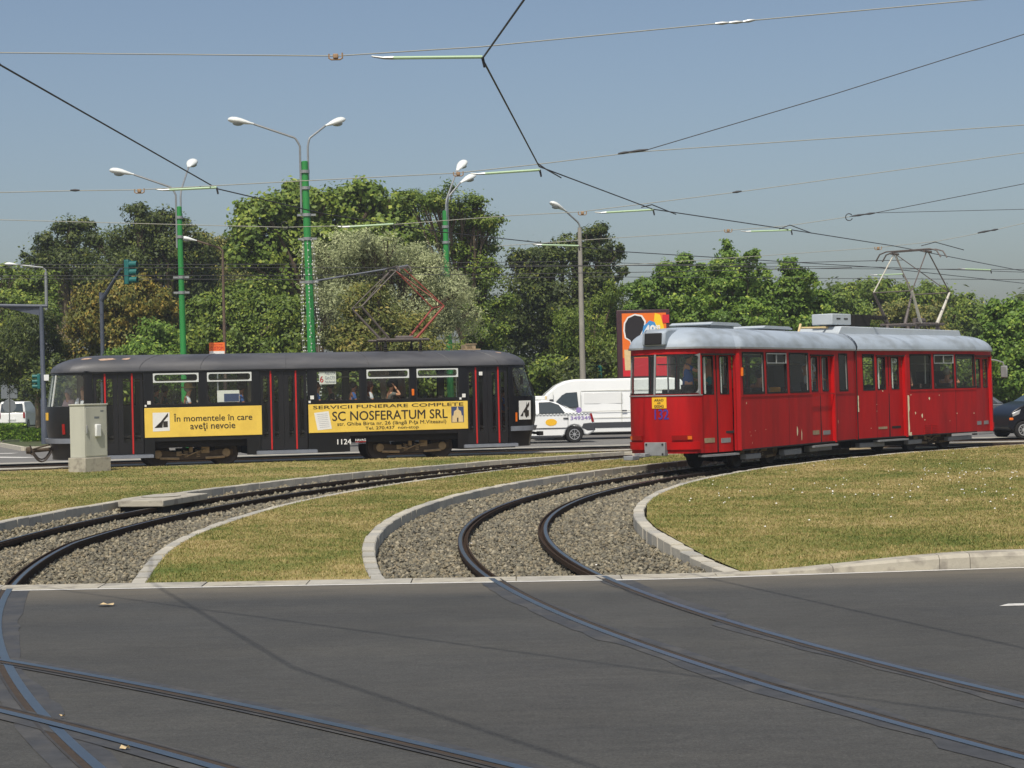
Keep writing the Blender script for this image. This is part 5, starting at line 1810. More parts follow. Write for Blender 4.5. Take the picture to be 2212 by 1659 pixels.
# ------------------------------------------------------------------ masts and lamps
def lamp_head(parent, tip, direc, k=1.12, name='lamp_head'):
    """Teardrop luminaire pointing outward from the end of its arm."""
    d = Vector(direc).normalized()
    sd = d.cross(Vector((0, 0, 1))).normalized()
    up = sd.cross(d)
    prof = [(0, .045), (.1, .06), (.22, .10), (.4, .15), (.55, .165), (.68, .14), (.76, .08), (.78, .02)]
    V, F = [], []
    n = 12
    for (l, r) in prof:
        for q in range(n):
            a = 2 * math.pi * q / n
            zz = math.sin(a)
            V.append(tuple(Vector(tip) + d * l * k + sd * math.cos(a) * r * 1.15 * k + up * (zz * r * (.75 if zz > 0 else .45)) * k))
    for i in range(len(prof) - 1):
        for q in range(n):
            F.append((i * n + q, i * n + (q + 1) % n, (i + 1) * n + (q + 1) % n, (i + 1) * n + q))
    F += [tuple(range(n))[::-1], tuple((len(prof) - 1) * n + q for q in range(n))]
    o = MB().add(V, F).build(name, 'lamp_white', parent, smooth=60, fix=True)
    c = Vector(tip) + d * .46 * k - up * .05 * k
    MB().ball(tuple(c), (.17 * k, .14 * k, .08 * k), 12, 8).build('lamp_bowl', 'lamp_glass', o, smooth=60)
    return o

def arm_pts(b, top, out, rise):
    """Bent lamp arm: straight up, then a tight bend, then a rising outrigger."""
    b, out = Vector(b), Vector(out)
    pts = [b, b + Vector((0, 0, top - .25))]
    e = b + Vector((0, 0, top))
    for t in (.35, .7, 1.):
        pts.append(e + out * .12 * t + Vector((0, 0, -.25 * (1 - t) ** 1.5 + .04 * t)))
    pts.append(e + out + Vector((0, 0, rise)))
    return pts

def green_mast(px, ytop, Y, rpx, label, arms, clamps, lights=False, ybase=None, lean=0.):
    topP = at(px, ytop, Y)
    base = Vector((topP.x + lean, Y, 0))
    T = empty('green_mast', tuple(base), label=label, cat='lamp mast', group='green tram masts with lamps')
    h = topP.z
    r = rpx * mpp(Y)
    def L(z, r_=0): return Vector((-lean * z / h, 0, z))
    MB().tube([L(0), L(h * .35), L(h * .65), L(h - .02), L(h)], [r * 1.15, r * 1.08, r * .96, r * .86, r * .6], 16).build('pole', 'mast_green', T, smooth=40)
    b = MB()
    for (dx, dy, zb, tp, out, rise) in arms:
        base_ = L(h) + Vector((dx, dy, zb - h))
        pts = arm_pts(base_, tp - zb, out, rise)
        MB().tube(pts, .035, 8).build('lamp_arm', 'galv', T, smooth=40)
        d = (Vector(pts[-1]) - Vector(pts[-2])).normalized()
        lamp_head(T, pts[-1], (d.x, d.y, max(.05, d.z * .5)))
    for z, kind in clamps:
        c = L(z)
        b = MB()
        b.lathe([(r * 1.02, -.05), (r * 1.18, -.05), (r * 1.18, .05), (r * 1.02, .05)], tuple(c), n=16, cap=False)
        if kind:
            for s in (-1, 1):
                b.box((c.x + s * r * 1.15 - (.0 if s > 0 else .16), -.03, z - .035), (c.x + s * r * 1.15 + (.16 if s > 0 else .0), .03, z + .035))
        b.build('clamp', 'galv', T)
    return T, h, L
T1_, h1, L1 = green_mast(658, 348, 62.0, 8.5, 'tallest green mast in the middle with two lamps and strings of lights',
    [(-.14, -.05, 7.9, 10.4, (-1.5, -.2, 0), .5), (.11, .05, 9.0, 10.4, (.55, .5, 0), .5)], [(9.3, 0), (8.75, 0), (7.85, 1), (7.05, 1), (5.6, 1)], lean=.15)
T2_, h2, L2 = green_mast(387, 446, 66.5, 6.5, 'green mast left of centre with one white and one dark-looking lamp',
    [(-.1, -.05, 7.2, 9.35, (-1.45, -.2, 0), .5), (.05, .05, 7.6, 9.3, (.1, 1.2, 0), .95)], [(8.3, 0), (7.6, 0), (6.15, 1), (5.6, 1)], lean=.07)
T3_, h3, L3 = green_mast(961, 455, 71.5, 6.5, 'green mast right of the black tram pantograph with two lamps side by side',
    [(.05, -.05, 7.2, 9.3, (.42, .9, 0), 1.15), (.1, .08, 7.2, 9.35, (.5, .5, 0), .6)], [(8.2, 0), (7.6, 0), (6.0, 1), (5.0, 1)], lean=.08)
# bracket arm on the middle mast
b = MB(); p0, p1 = L1(5.62) + Vector((.1, 0, 0)), L1(5.62) + Vector((3.3, .5, .5)); b.tube([p0, p1], .032, 8); b.build('bracket_arm', 'blue_grey_pole', T1_, smooth=40)
# strings of lights hanging round the middle mast
rg = random.Random(3)
sl = empty('light_string', (T1_.location.x, T1_.location.y, 7.05), label='white bead light strings hanging round the middle green mast', cat='string lights')
for k in range(7):
    an = k / 7 * 6.28 + .3
    pts, bd = [], MB()
    for q in range(14):
        t = q / 13
        rr = .18 + .12 * math.sin(t * 2.4) + .03 * math.sin(q * 2.1 + k)
        c = L1(7.0 - 5.2 * t)
        pts.append((c.x + rr * math.cos(an), rr * math.sin(an), -.05 - 5.2 * t))
    st = MB().tube(pts, .006, 4).build('string', 'wire_pale', sl)
    for q in range(46):
        t = q / 45
        i = min(12, int(t * 13)); f = t * 13 - i
        p = Vector(pts[i]) * (1 - f) + Vector(pts[i + 1]) * f
        if rg.random() < .8:
            bd.ball((p.x + rg.uniform(-.03, .03), p.y + rg.uniform(-.03, .03), p.z), .018 + .01 * rg.random(), 5, 4)
    bd.build('beads', 'bead', st)['kind'] = 'stuff'

def simple_lamp(px, ytop, Y, r, m, label, out, rise, armm=None, hk=.9):
    tp = at(px, ytop, Y)
    T = empty('street_lamp', (tp.x, Y, 0), label=label, cat='street lamp')
    MB().tube([(0, 0, 0), (0, 0, tp.z * .6), (0, 0, tp.z)], [r * 1.3, r, r * .75], 12).build('pole', m, T, smooth=40)
    pts = [(0, 0, tp.z - .1), (0, 0, tp.z + .1), (out[0] * .12, out[1] * .12, tp.z + .22), (out[0], out[1], tp.z + rise)]
    MB().tube(pts, .035, 8).build('lamp_arm', armm or m, T, smooth=40)
    d = Vector(pts[-1]) - Vector(pts[-2])
    lamp_head(T, pts[-1], (d.x, d.y, d.z * .6), hk)
    return T
simple_lamp(1252, 492, 74, .105, 'pole_concrete', 'weathered concrete lamp post behind the white van', (-.55, -.3), .65, 'galv', 1.0)
simple_lamp(481, 548, 70, .06, 'pole_rust', 'thin rusty lamp post in front of the trees beside the orange sign', (-.95, -.1), .5, None, .8)
simple_lamp(99, 588, 84, .09, 'galv', 'pale lamp post at far left poking out above the drooping tree', (-1.2, -.1), .35, None, .8)

def signal_head(parent, c, face, k=1.):
    """Three round lenses with deep visors, facing along 'face'."""
    f = Vector(face).normalized(); s = Vector((-f.y, f.x, 0))
    b = MB()
    V = []
    for d in (-.1, .1):
        for (q, z) in ((-.15, -.5), (.15, -.5), (.15, .5), (-.15, .5)):
            V.append(tuple(Vector(c) + f * d * k + s * q * k + Vector((0, 0, z * k))))
    b.add(V, [(0, 1, 2, 3), (7, 6, 5, 4), (0, 4, 5, 1), (1, 5, 6, 2), (2, 6, 7, 3), (3, 7, 4, 0)])
    hd = b.build('signal_head', 'signal_teal', parent, bevel=.03)
    for z in (-.32, 0, .32):
        cc = Vector(c) + Vector((0, 0, z * k)) + f * .1 * k
        MB().tube([cc, cc + f * .32 * k], .125 * k, 14, cap=False).build('visor', 'signal_teal', hd, smooth=40)
        MB().tube([cc, cc + f * .03 * k], .115 * k, 14).build('lens', 'signal_lens', hd, smooth=40)
    return hd
# signal mast with cranked arm
tp = at(219, 632, 76)
T = empty('signal_mast', (tp.x, 76, 0), label='blue-grey traffic signal mast with teal signal head on a cranked arm', cat='traffic light')
MB().tube([(0, 0, 0), (0, 0, 2.6), (0, 0, 2.62), (0, 0, tp.z - .9), (0, 0, tp.z)], [.12, .12, .09, .085, .1], 12).build('pole', 'blue_grey_pole', T, smooth=40)
e = at(262, 580, 75.2) - T.location
MB().tube([(0, 0, tp.z - .35), e], [.09, .06], 10).build('arm', 'blue_grey_pole', T, smooth=40)
hc = at(276, 588, 75.0) - T.location
b = MB(); b.box((hc.x - .17, hc.y - .02, hc.z - .5), (hc.x - .12, hc.y + .02, hc.z + .5)); b.build('backboard', 'chassis', T)
signal_head(T, hc, (1, -.25, 0))
# gantry post
tp = at(89, 660, 74)
bs = at(97, 960, 74)
T = empty('gantry_post', (bs.x, 74, 0), label='dark blue-grey post at the far left with a horizontal arm leaving the frame', cat='post')
dx = tp.x - bs.x
MB().tube([(0, 0, 0), (dx * .3, 0, tp.z * .33), (dx * .31, 0, tp.z * .34), (dx, 0, tp.z)], [.14, .13, .1, .09], 12).build('pole', 'blue_grey_pole', T, smooth=40)
MB().tube([(dx + .25, 0, tp.z - .03), (dx - 4.5, -.3, tp.z + .12)], .07, 10).build('arm', 'blue_grey_pole', T, smooth=40)
MB().prism([(dx - .08, tp.z - .4), (dx - .08, tp.z - .08), (dx - 1.6, tp.z - .03)], -.015, .015).build('gusset', 'blue_grey_pole', T)
signal_head(T, at(84, 824, 74) - T.location, (-1, -.2, 0), .62)
b = MB(); c = at(99, 816, 73.9) - T.location; b.box((c.x - .08, c.y, c.z - .12), (c.x + .12, c.y + .05, c.z + .12)); b.build('control_box', 'meter_white', T, bevel=.01)
# small signal behind the van
c = at(1296, 800, 77)
T = empty('pedestrian_signal', (c.x, 77, 0), label='small teal signal seen above the roof of the white van', cat='traffic light')
MB().tube([(0, 0, 0), (0, 0, c.z)], .05, 8).build('pole', 'signal_teal', T, smooth=40)
signal_head(T, (0, -.05, c.z - .05), (-.6, -.8, 0), .55)

# signs seen from behind
c = at(20, 880, 86)
T = empty('road_sign', (c.x, 86, 0), label='grey backs of a square and a round sign on one thin post', cat='road sign')
MB().tube([(0, 0, 0), (0, 0, at(20, 832, 86).z)], .03, 8).build('post', 'galv', T, smooth=40)
z1, z2 = at(20, 861, 86).z, at(20, 831, 86).z
b = MB(); b.box((-.38, .03, z1), (.38, .05, z2)); b.build('square_plate', 'sign_back', T, bevel=.008)
MB().lathe([(.3, 0), (.32, .01), (.3, .02)], (0, .03, z1 - .35), axis='y', n=24).build('round_plate', 'sign_back', T)
# orange board
c = at(469, 752, 69)
T = empty('orange_board', (c.x, 69, 0), label='orange and white CUSTOM board beside the thin rusty lamp post', cat='sign')
MB().tube([(0, 0, 0), (0, 0, c.z)], .03, 8).build('post', 'galv', T, smooth=40)
za, zb = at(469, 772, 69).z, at(469, 740, 69).z
b = MB(); b.box((-.29, -.04, za), (.29, -.01, zb)); b.build('board', 'sign_orange', T)
pf = lambda a, b_: (a, -.045, b_)
lettering('CUSTOM', (-.24, .24, zb - .27, zb - .15), pf, 'red_ink', T, bold=.01)
lettering('Tuning & Design', (-.22, .22, zb - .11, zb - .04), pf, 'red_ink', T)
MB().poly([pf(-.28, za + .02), pf(.28, za + .02), pf(.28, zb - .32), pf(-.28, zb - .32)]).build('white_band', 'white_vinyl', T)
# billboard
Yb = 72.5
x0, x1 = at(1333, 740, Yb).x, at(1448, 740, Yb).x
z0, z1 = at(1340, 818, Yb).z, at(1340, 670, Yb).z
T = empty('billboard', ((x0 + x1) / 2, Yb, 0), label='orange advertising billboard in a dark frame behind the rear of the red tram', cat='billboard')
hw = (x1 - x0) / 2
b = MB(); b.box((-hw, 0, z0 - .1), (hw, .3, z1)); b.build('frame', 'billboard_frame', T, bevel=.03)
MB().tube([(0, .15, 0), (0, .15, z0)], .12, 12).build('post', 'billboard_frame', T, smooth=40)
f_ = lambda a, b_, d=.0: (-hw + a * 2 * hw, -.006 - d, z0 + b_ * (z1 - z0))
pst = MB().poly([f_(.1, .03), f_(.93, .03), f_(.93, .95), f_(.1, .95)]).build('poster', 'poster_orange', T)
MB().poly([f_(.1, .03, .004), f_(.93, .03, .004), f_(.93, .3, .004), f_(.1, .3, .004)]).build('poster_footer', 'poster_red', pst)
blob = [(.17, .6), (.15, .7), (.16, .8), (.22, .88), (.34, .92), (.46, .9), (.52, .82), (.5, .72), (.44, .64), (.4, .5), (.28, .46), (.25, .56)]
cx_ = sum(p[0] for p in blob) / len(blob); cy_ = sum(p[1] for p in blob) / len(blob)
MB().poly([f_(cx_ + (a - cx_) * 1.16, cy_ + (c_ - cy_) * 1.1, .004) for a, c_ in blob]).build('poster_outline', 'white_vinyl', pst)
MB().poly([f_(a, c_, .008) for a, c_ in blob]).build('poster_blob', 'poster_black', pst)
MB().poly([f_(a, c_, .012) for a, c_ in ((.44, .5), (.8, .5), (.84, .66), (.76, .8), (.62, .84), (.5, .76))]).build('poster_shirt', 'poster_sky', pst)
MB().poly([f_(a, c_, .016) for a, c_ in ((.7, .56), (.88, .52), (.9, .7), (.82, .92), (.72, .95), (.7, .84), (.76, .72))]).build('poster_splash', 'poster_yellow', pst)
MB().poly([f_(a, c_, .008) for a, c_ in ((.14, .12), (.26, .12), (.28, .42), (.13, .42))]).build('poster_tag', 'poster_cream', pst)
MB().poly([f_(a, c_, .02) for a, c_ in ((.86, .8), (.985, .8), (.985, .92), (.86, .92))]).build('poster_logo', 'poster_red', pst)
lettering('49', (.52, .72, .62, .77), lambda a, c_: f_(a, c_, .024), 'white_vinyl', pst, bold=.03)
lettering('99', (.73, .81, .69, .77), lambda a, c_: f_(a, c_, .024), 'white_vinyl', pst, bold=.03)

# utility cabinet in the far lawn
def cabinet():
    # corner nearest the camera, left and right corners of the plinth
    k0, kl, kr = Vector((-10.28, 44.45)), Vector((-10.72, 44.82)), Vector((-9.86, 45.05))
    ex = (kr - k0).normalized(); L = .74; ey = Vector((-ex.y, ex.x)); D = .52
    T = empty('utility_cabinet', (k0.x, k0.y, .06), math.atan2(ex.y, ex.x), 'grey-beige electrical cabinet on a concrete plinth in front of the black tram', 'cabinet')
    b = MB(); b.box((-.04, -.04, -.1), (L + .04, D + .04, .36)); b.build('plinth', 'cast_concrete', T, bevel=.012)
    b = MB(); b.box((0, 0, .362), (L - .02, D, 1.62)); b.build('housing', 'cabinet', T, bevel=.008)
    b = MB(); b.box((-.02, -.02, 1.62), (L, D + .02, 1.66)); b.build('lid', 'cabinet', T, bevel=.01)
    b = MB(); b.box((.025, -.012, .4), (L - .045, -.002, 1.58)); dr = b.build('door', 'cabinet', T, bevel=.006)
    b = MB(); b.box((.3, -.085, .86), (.46, -.012, 1.16)); b.build('meter_box', 'meter_white', T, bevel=.02)
    b = MB(); b.box((.03, -.05, .94), (.06, -.012, 1.14)); b.build('handle', 'grey_metal', dr, bevel=.008)
    for (x, z, w, h) in ((.3, 1.3, .16, .05), (.5, 1.46, .1, .04)):
        MB().poly([(x, -.0135, z), (x + w, -.0135, z), (x + w, -.0135, z + h), (x, -.0135, z + h)]).build('rating_plate', 'sign_back', dr)
    for z in (.5, 1.0, 1.5):
        b = MB(); b.tube([(L - .05, -.014, z), (L - .05, -.014, z + .06)], .008, 6); b.build('hinge', 'grey_metal', dr)
cabinet()
# concrete chamber beside the left track
T = empty('concrete_chamber', (-6.05, 31.7, .0), R(78), 'flat cream concrete inspection chamber set into the kerb of the left-hand track', 'manhole')
b = MB(); b.prismz([(-1.1, -.5), (.9, -.5), (1.05, 0), (.8, .45), (-.5, .5), (-1.1, .3)], .02, .13); b.build('slab', 'cast_concrete', T, bevel=.015)
MB().lathe([(.33, .13), (.34, .145), (.1, .15)], (0, 0, 0), n=24).build('cover', 'concrete', T)
b = MB(); b.box((-1.0, -.45, -.15), (-.1, .3, .02)); b.build('pit_wall', 'chassis', T)

# ------------------------------------------------------------------ overhead line
def cable(name, label, pts, r, m, sub=None, cat='wire', group=None):
    o = MB().tube(pts, r, 5, cap=True).build(name, m, None, smooth=60)
    return tag(o, label, cat, group)
ZC = 5.6
cw1 = [Vector((*polar(35.9, R(a)), ZC)) for a in (-42, -33, -24)] + [at(1143, 0, 16.5), at(1042, 125, 21.1)]
def onwire(x, y):
    a = at(x, y, 10.); d = (a - Vector((0, 0, CAM_H))); t = (ZC - CAM_H) / d.z
    return Vector((0, 0, CAM_H)) + d * t
cw1 = [Vector((5.2, 3.0, ZC)), Vector((2.6, 8.4, ZC)), Vector((.75, 14.2, ZC))] + [onwire(*p) for p in ((1042, 127), (1165, 360), (1410, 452), (1712, 497), (1935, 532), (2212, 586), (2400, 604))]
cable('contact_wire', 'heavy dark contact wire zigzagging over the right-hand track to the red pantograph', cw1, .012, 'wire_dark')
cw2 = [Vector((.6, 3.0, ZC)), Vector((-2.4, 8.6, ZC)), Vector((-4.5, 14.5, ZC))] + [onwire(*p) for p in ((0, 140), (470, 408), (700, 462), (960, 502), (1350, 544), (1900, 578), (2212, 612))]
cable('contact_wire', 'heavy dark contact wire slanting down from the upper left corner over the left-hand track', cw2, .012, 'wire_dark')
cable('span_wire', 'span wire high above the road whose thin shadow crosses the asphalt', [Vector((-8.6, 17.4, 6.1)), Vector((-3.8, 12.0, 6.0)), Vector((2.2, 5.3, 6.0)), Vector((6.5, .5, 6.2))], .011, 'wire_pale')
def far_cw(v, lab):
    P = [Vector((*far(s, v), 5.33)) for s in range(-30, 24, 3)]
    cable('contact_wire', lab, P, .010, 'wire_dark')
far_cw(1.1, 'dark contact wire straight above the black tram')
far_cw(4.25, 'dark contact wire above the farther track behind the black tram')

def span(label, P, Y, r=.008, m='wire_pale'):
    pts = []
    for i in range(len(P)):
        y_ = Y[i] if isinstance(Y, (list, tuple)) else Y
        pts.append(at(P[i][0], P[i][1], y_))
    return cable('span_wire', label, pts, r, m)
span('thin pale span wire crossing the very top of the picture', [(-200, 112), (0, 114), (725, 121), (1040, 101), (1560, 50), (2110, 0), (2400, -25)], 21.0, .007)
span('second pale span wire from the left edge rising to the right edge', [(-100, 418), (160, 412), (300, 410), (650, 391), (985, 374), (1160, 355), (1380, 328), (2212, 270), (2400, 258)], 32, .008)
span('third pale span wire passing over the tree tops', [(-100, 472), (300, 483), (615, 491), (850, 485), (1100, 466), (1250, 458), (1600, 414), (2212, 330), (2400, 302)], 39.5, .008)
span('fourth pale span wire ending in a ring on the right', [(1070, 532), (1330, 514), (1570, 498), (1700, 488), (1835, 468)], 45.5, .008)
span('dark stay wire rising from the ring to the right edge', [(1835, 468), (1890, 460), (2212, 397), (2400, 360)], 45.5, .009, 'wire_dark')
span('dark level stay wire right of the ring', [(1890, 460), (2212, 452), (2400, 447)], 45.5, .007, 'wire_dark')
span('long dark stay wire rising steeply to the upper right', [(1335, 332), (1400, 323), (1800, 204), (2212, 74), (2400, 15)], 32, .008, 'wire_dark')
span('fifth span wire meeting the red tram pantograph', [(1330, 574), (1640, 553), (1895, 535), (2025, 521), (2135, 500), (2212, 482), (2400, 430)], 52, .008)
span('faint dark feeder wire across the trees at mid height', [(-100, 572), (600, 571), (1250, 565), (1700, 580), (2212, 582)], 75, .012, 'wire_dark')
span('faint lower feeder wire across the trees', [(-100, 602), (700, 604), (1300, 598), (2212, 604)], 75, .012, 'wire_dark')
span('level wire behind the red pantograph', [(1080, 573), (1500, 574), (1900, 577), (2212, 588)], 62, .01, 'wire_dark')

rods = [((850, 125), (1042, 123), 21.1, 'topmost pale green insulator rod holding the contact wire'),
        ((1048, 375), (1166, 367), 31.6, 'pale green insulator rod above the concrete lamp post'),
        ((366, 410), (468, 405), 33.0, 'pale green insulator rod beside the left green mast lamps'),
        ((755, 490), (850, 484), 39.5, 'pale green insulator rod against the middle trees'),
        ((1310, 459), (1411, 453), 39.3, 'pale green insulator rod right of the concrete lamp head'),
        ((1622, 500), (1709, 497), 45.2, 'pale green insulator rod over the leafy trees on the right'),
        ((1170, 529), (1250, 531), 46.0, 'pale green insulator rod touching the concrete lamp post'),
        ((1895, 594), (1950, 592), 61, 'short pale green insulator rod left of the red pantograph'),
        ((2085, 581), (2140, 583), 61, 'short pale green insulator rod right of the red pantograph')]
for (a, c, Y, lab) in rods:
    A, C = at(*a, Y), at(*c, Y)
    T = empty('insulator_rod', tuple(A), label=lab, cat='insulator', group='overhead line insulator rods')
    d = C - A
    MB().tube([(0, 0, 0), d], .019 if Y < 25 else .022, 8).build('rod', 'rod_green', T, smooth=40)
    MB().tube([(0, 0, 0), -d.normalized() * .12, -d.normalized() * .25 + Vector((0, 0, .02))], [.022, .016, .01], 6).build('end_fitting', 'galv', T)
    MB().tube([d, d + Vector((.02, 0, -.1)), d + Vector((.02, 0, -.12))], [.02, .018, .014], 6).build('wire_clip', 'wire_dark', T)
for (x, y, Y, lab) in ((725, 120, 21, 'brass clamp on the topmost span wire'), (301, 411, 32, 'brass clamp on the second span wire left of the masts'), (990, 374, 32, 'brass clamp on the second span wire by the right green mast lamp'),
                       (1258, 459, 39.5, 'brass clamp on the third span wire by the concrete lamp'), (1573, 497, 45.5, 'brass clamp on the fourth span wire'), (1897, 535, 52, 'brass clamp left of the red pantograph head')):
    c = at(x, y, Y); k = .42 + Y * .004
    T = empty('wire_clamp', tuple(c), label=lab, cat='clamp', group='span wire clamps')
    b = MB(); b.tube([(-.15 * k, 0, .02), (-.15 * k, 0, -.06 * k), (-.1 * k, 0, -.09 * k), (.1 * k, 0, -.09 * k), (.15 * k, 0, -.06 * k), (.15 * k, 0, .03)], .02 * k, 6); b.build('bracket', 'clamp_brass', T, smooth=40)
    b = MB(); b.box((-.06 * k, -.04 * k, -.07 * k), (.06 * k, .04 * k, .04 * k)); b.build('body', 'clamp_brass', T, bevel=.01)
for (P, Y, lab) in (([(1545, 51), (1575, 49), (1605, 47), (1630, 43)], 21, 'galvanised turnbuckle on the topmost span wire'), ([(1335, 332), (1360, 328), (1400, 323)], 32, 'dark strain insulator where the long stay wire leaves the second span wire'),
                    ([(1582, 416), (1602, 413)], 39.5, 'small strain insulator on the third span wire'), ([(152, 411), (172, 411)], 32, 'small dark strain insulator at the left end of the second span wire'), ([(2112, 503), (2140, 498), (2156, 495)], 52, 'dark strain insulator at the far right above the mirror'),
                    ([(1840, 467), (1868, 463), (1890, 460)], 45.5, 'dark strain insulator beside the wire ring')):
    q = [at(*p, Y) for p in P]
    T = empty('strain_insulator', tuple(q[0]), label=lab, cat='insulator', group='strain insulators')
    for i in range(len(q) - 1):
        MB().tube([q[i] - q[0], (q[i] + q[i + 1]) / 2 - q[0], q[i + 1] - q[0]], [.008 + .006 * Y / 40, .014 + .012 * Y / 40, .008 + .006 * Y / 40], 8).build('link', 'galv' if Y == 21 else 'wire_dark', T, smooth=40)
for (x, y, Y, r_, lab) in ((1834, 469, 45.5, .085, 'open wire ring at the end of the fourth span wire'), (616, 487, 39.5, .08, 'small wire ring left of the middle green mast')):
    c = at(x, y, Y)
    pts = [(r_ * math.cos(t), 0, r_ * math.sin(t)) for t in np.linspace(.6, 5.9, 16)]
    o = MB().tube(pts, .012, 6).build('wire_ring', 'wire_dark', None, smooth=60); o.location = c
    tag(o, lab, 'wire ring')
for k, (A, B_, C) in enumerate((((1160, 352), (1180, 366), (1212, 384)), ((1385, 448), (1408, 442), (1460, 463)), ((1683, 495), (1706, 486), (1754, 504)), ((1990, 531), (2020, 523), (2082, 540)))):
    Y = (31.5, 39, 45.2, 51)[k]
    cable('hanger_wire', ['short bridle wire above the concrete lamp post', 'short bridle wire right of the concrete lamp head', 'short bridle wire over the leafy trees', 'short bridle wire at the red pantograph head'][k], [at(*A, Y), at(*B_, Y), at(*C, Y + 1.5)], .012, 'wire_dark', group='bridle wires')
# ------------------------------------------------------------------ road vehicles
def car_wheel(parent, x, y, r, face, spokes=8):
    rt = MB().lathe([(r * .62, -.09 * 1), (r * .9, -.095), (r, -.07), (r, .07), (r * .9, .095), (r * .62, .09)], (x, y, r), axis='y', n=28)
    t = rt.build('wheel', 'tyre', parent, smooth=40)
    b = MB()
    yy = y + face * .075
    b.lathe([(.01, face * .02), (r * .18, face * .018), (r * .2, 0)], (x, yy, r), axis='y', n=16)
    b.lathe([(r * .52, 0), (r * .55, face * .02), (r * .63, face * .02), (r * .65, 0)], (x, yy, r), axis='y', n=28, cap=False)
    for k in range(spokes):
        a = 2 * math.pi * k / spokes
        w = .17
        V = []
        for (q, rr) in ((-w, .15), (w, .15), (w * .6, .56), (-w * .6, .56)):
            an = a + q * (.9 if rr < .3 else .55)
            V.append((x + r * rr * math.cos(an), yy + face * .016, r + r * rr * math.sin(an)))
        b.poly(V)
    b.build('rim', 'hubcap', t, smooth=40)
    MB().lathe([(r * .62, 0), (.02, 0)], (x, yy - face * .03, r), axis='y', n=20).build('brake_disc', 'chassis', t)
    return t

def arch(cx, r, z, n=9):
    """points over a wheel from rear to front (x growing), clearing radius r about (cx, z)."""
    return [(cx - r * math.cos(math.pi * k / (n - 1)), z + r * math.sin(math.pi * k / (n - 1))) for k in range(n)]

def car(name, label, cat, loc, rz, lower, green, belt, hw, wheels, r, paint, side_windows, screens, taper=.2, lift=0., group=None, bev=.05, spokes=8):
    """x forward; near side is y = -hw. lower/green: side outlines in (x, z)."""
    T = empty(name, loc, rz, label, cat, group)
    def yy(z): return hw * (1 - taper * max(0., z - belt) / .55)
    def solid(nm, poly, m):
        n = len(poly)
        V = [(x, -yy(z), z) for x, z in poly] + [(x, yy(z), z) for x, z in poly]
        F = [tuple(range(n)), tuple(range(2 * n - 1, n - 1, -1))] + [(i, n + i, n + (i + 1) % n, (i + 1) % n) for i in range(n)]
        return MB().add(V, F).build(nm, m, T, fix=True, bevel=bev)
    body = solid('body', lower, paint)
    if green: solid('cabin', green, paint)
    for nm, poly in side_windows:
        for sgn in (-1, 1):
            cx = sum(p[0] for p in poly) / len(poly); cz = sum(p[1] for p in poly) / len(poly)
            fr = MB().poly([(cx + (x - cx) * 1.04, sgn * (yy(cz + (z - cz) * 1.06) + .003), cz + (z - cz) * 1.06) for x, z in (poly if sgn < 0 else poly[::-1])]).build('window_seal', 'rubber', T)
            MB().poly([(x, sgn * (yy(z) + .006), z) for x, z in (poly if sgn < 0 else poly[::-1])]).build(nm, 'car_glass', T)
    for nm, (xa, za), (xb, zb), k in screens:
        dx, dz = xb - xa, zb - za
        l = math.hypot(dx, dz); nx, nz = -dz / l, dx / l
        if nz < 0: nx, nz = -nx, -nz
        o = .008
        MB().poly([(xa + nx * o, -yy(za) * k, za + nz * o), (xa + nx * o, yy(za) * k, za + nz * o), (xb + nx * o, yy(zb) * k, zb + nz * o), (xb + nx * o, -yy(zb) * k, zb + nz * o)]).build(nm, 'car_glass', T)
    for x in wheels:
        for sgn in (-1, 1):
            car_wheel(T, x, sgn * (hw - .1), r, sgn, spokes)
    MB().box((min(wheels) - .1, -hw + .2, .16), (max(wheels) + .1, hw - .2, .5)).build('chassis', 'chassis', T)
    return T, yy

# taxi: x forward, so the nose points along +x; it faces left in the photo and shows its left side (y > 0 turned to us by rz)
def flip(poly): return poly
ta = at(1279, 940, 64.5)
lowT = [(-4.25, .38), (-4.22, .62), (-4.12, .92), (-4.0, 1.0), (-3.3, 1.04), (-1.1, 1.0), (-.5, .93), (-.12, .78), (0, .55), (-.02, .3), (-.35, .22)] + arch(-.78, .33, .28)[::-1] + [(-1.2, .2), (-3.1, .2)] + arch(-3.55, .33, .28)[::-1] + [(-4.0, .25)]
greT = [(-3.75, 1.0), (-3.3, 1.2), (-2.95, 1.4), (-2.6, 1.47), (-2.1, 1.49), (-1.75, 1.46), (-1.5, 1.38), (-.95, .98)]
# built with its nose at +x and then turned round, so its left side faces the camera
TX, yyT = car('taxi', 'white taxi saloon with checkered stripe behind the nose of the black tram', 'taxi', (ta.x - 4.25 * math.cos(R(4)) * 0, 64.5, -.02), R(180 + 3), lowT, greT, .98, .84, (-.78, -3.55), .29, 'white_car',
    [('rear_door_glass', [(-3.22, 1.04), (-2.36, 1.03), (-2.36, 1.4), (-2.75, 1.41), (-3.02, 1.31)]), ('front_door_glass', [(-2.12, 1.03), (-1.2, 1.02), (-1.34, 1.14), (-1.62, 1.35), (-2.12, 1.4)])],
    [('rear_screen', (-3.68, 1.05), (-3.05, 1.37), .86), ('windscreen', (-1.03, 1.04), (-1.5, 1.37), .86)], taper=.22)
TX.location = (at(1279, 940, 64.5).x - 4.23 * math.cos(R(3)), 64.5 - .2, -.02)
yT = yyT(.7) + .008
pt = lambda a, b_: (a, yT, b_)
def ptz(a, b_): return (a, yyT(b_) + .008, b_)
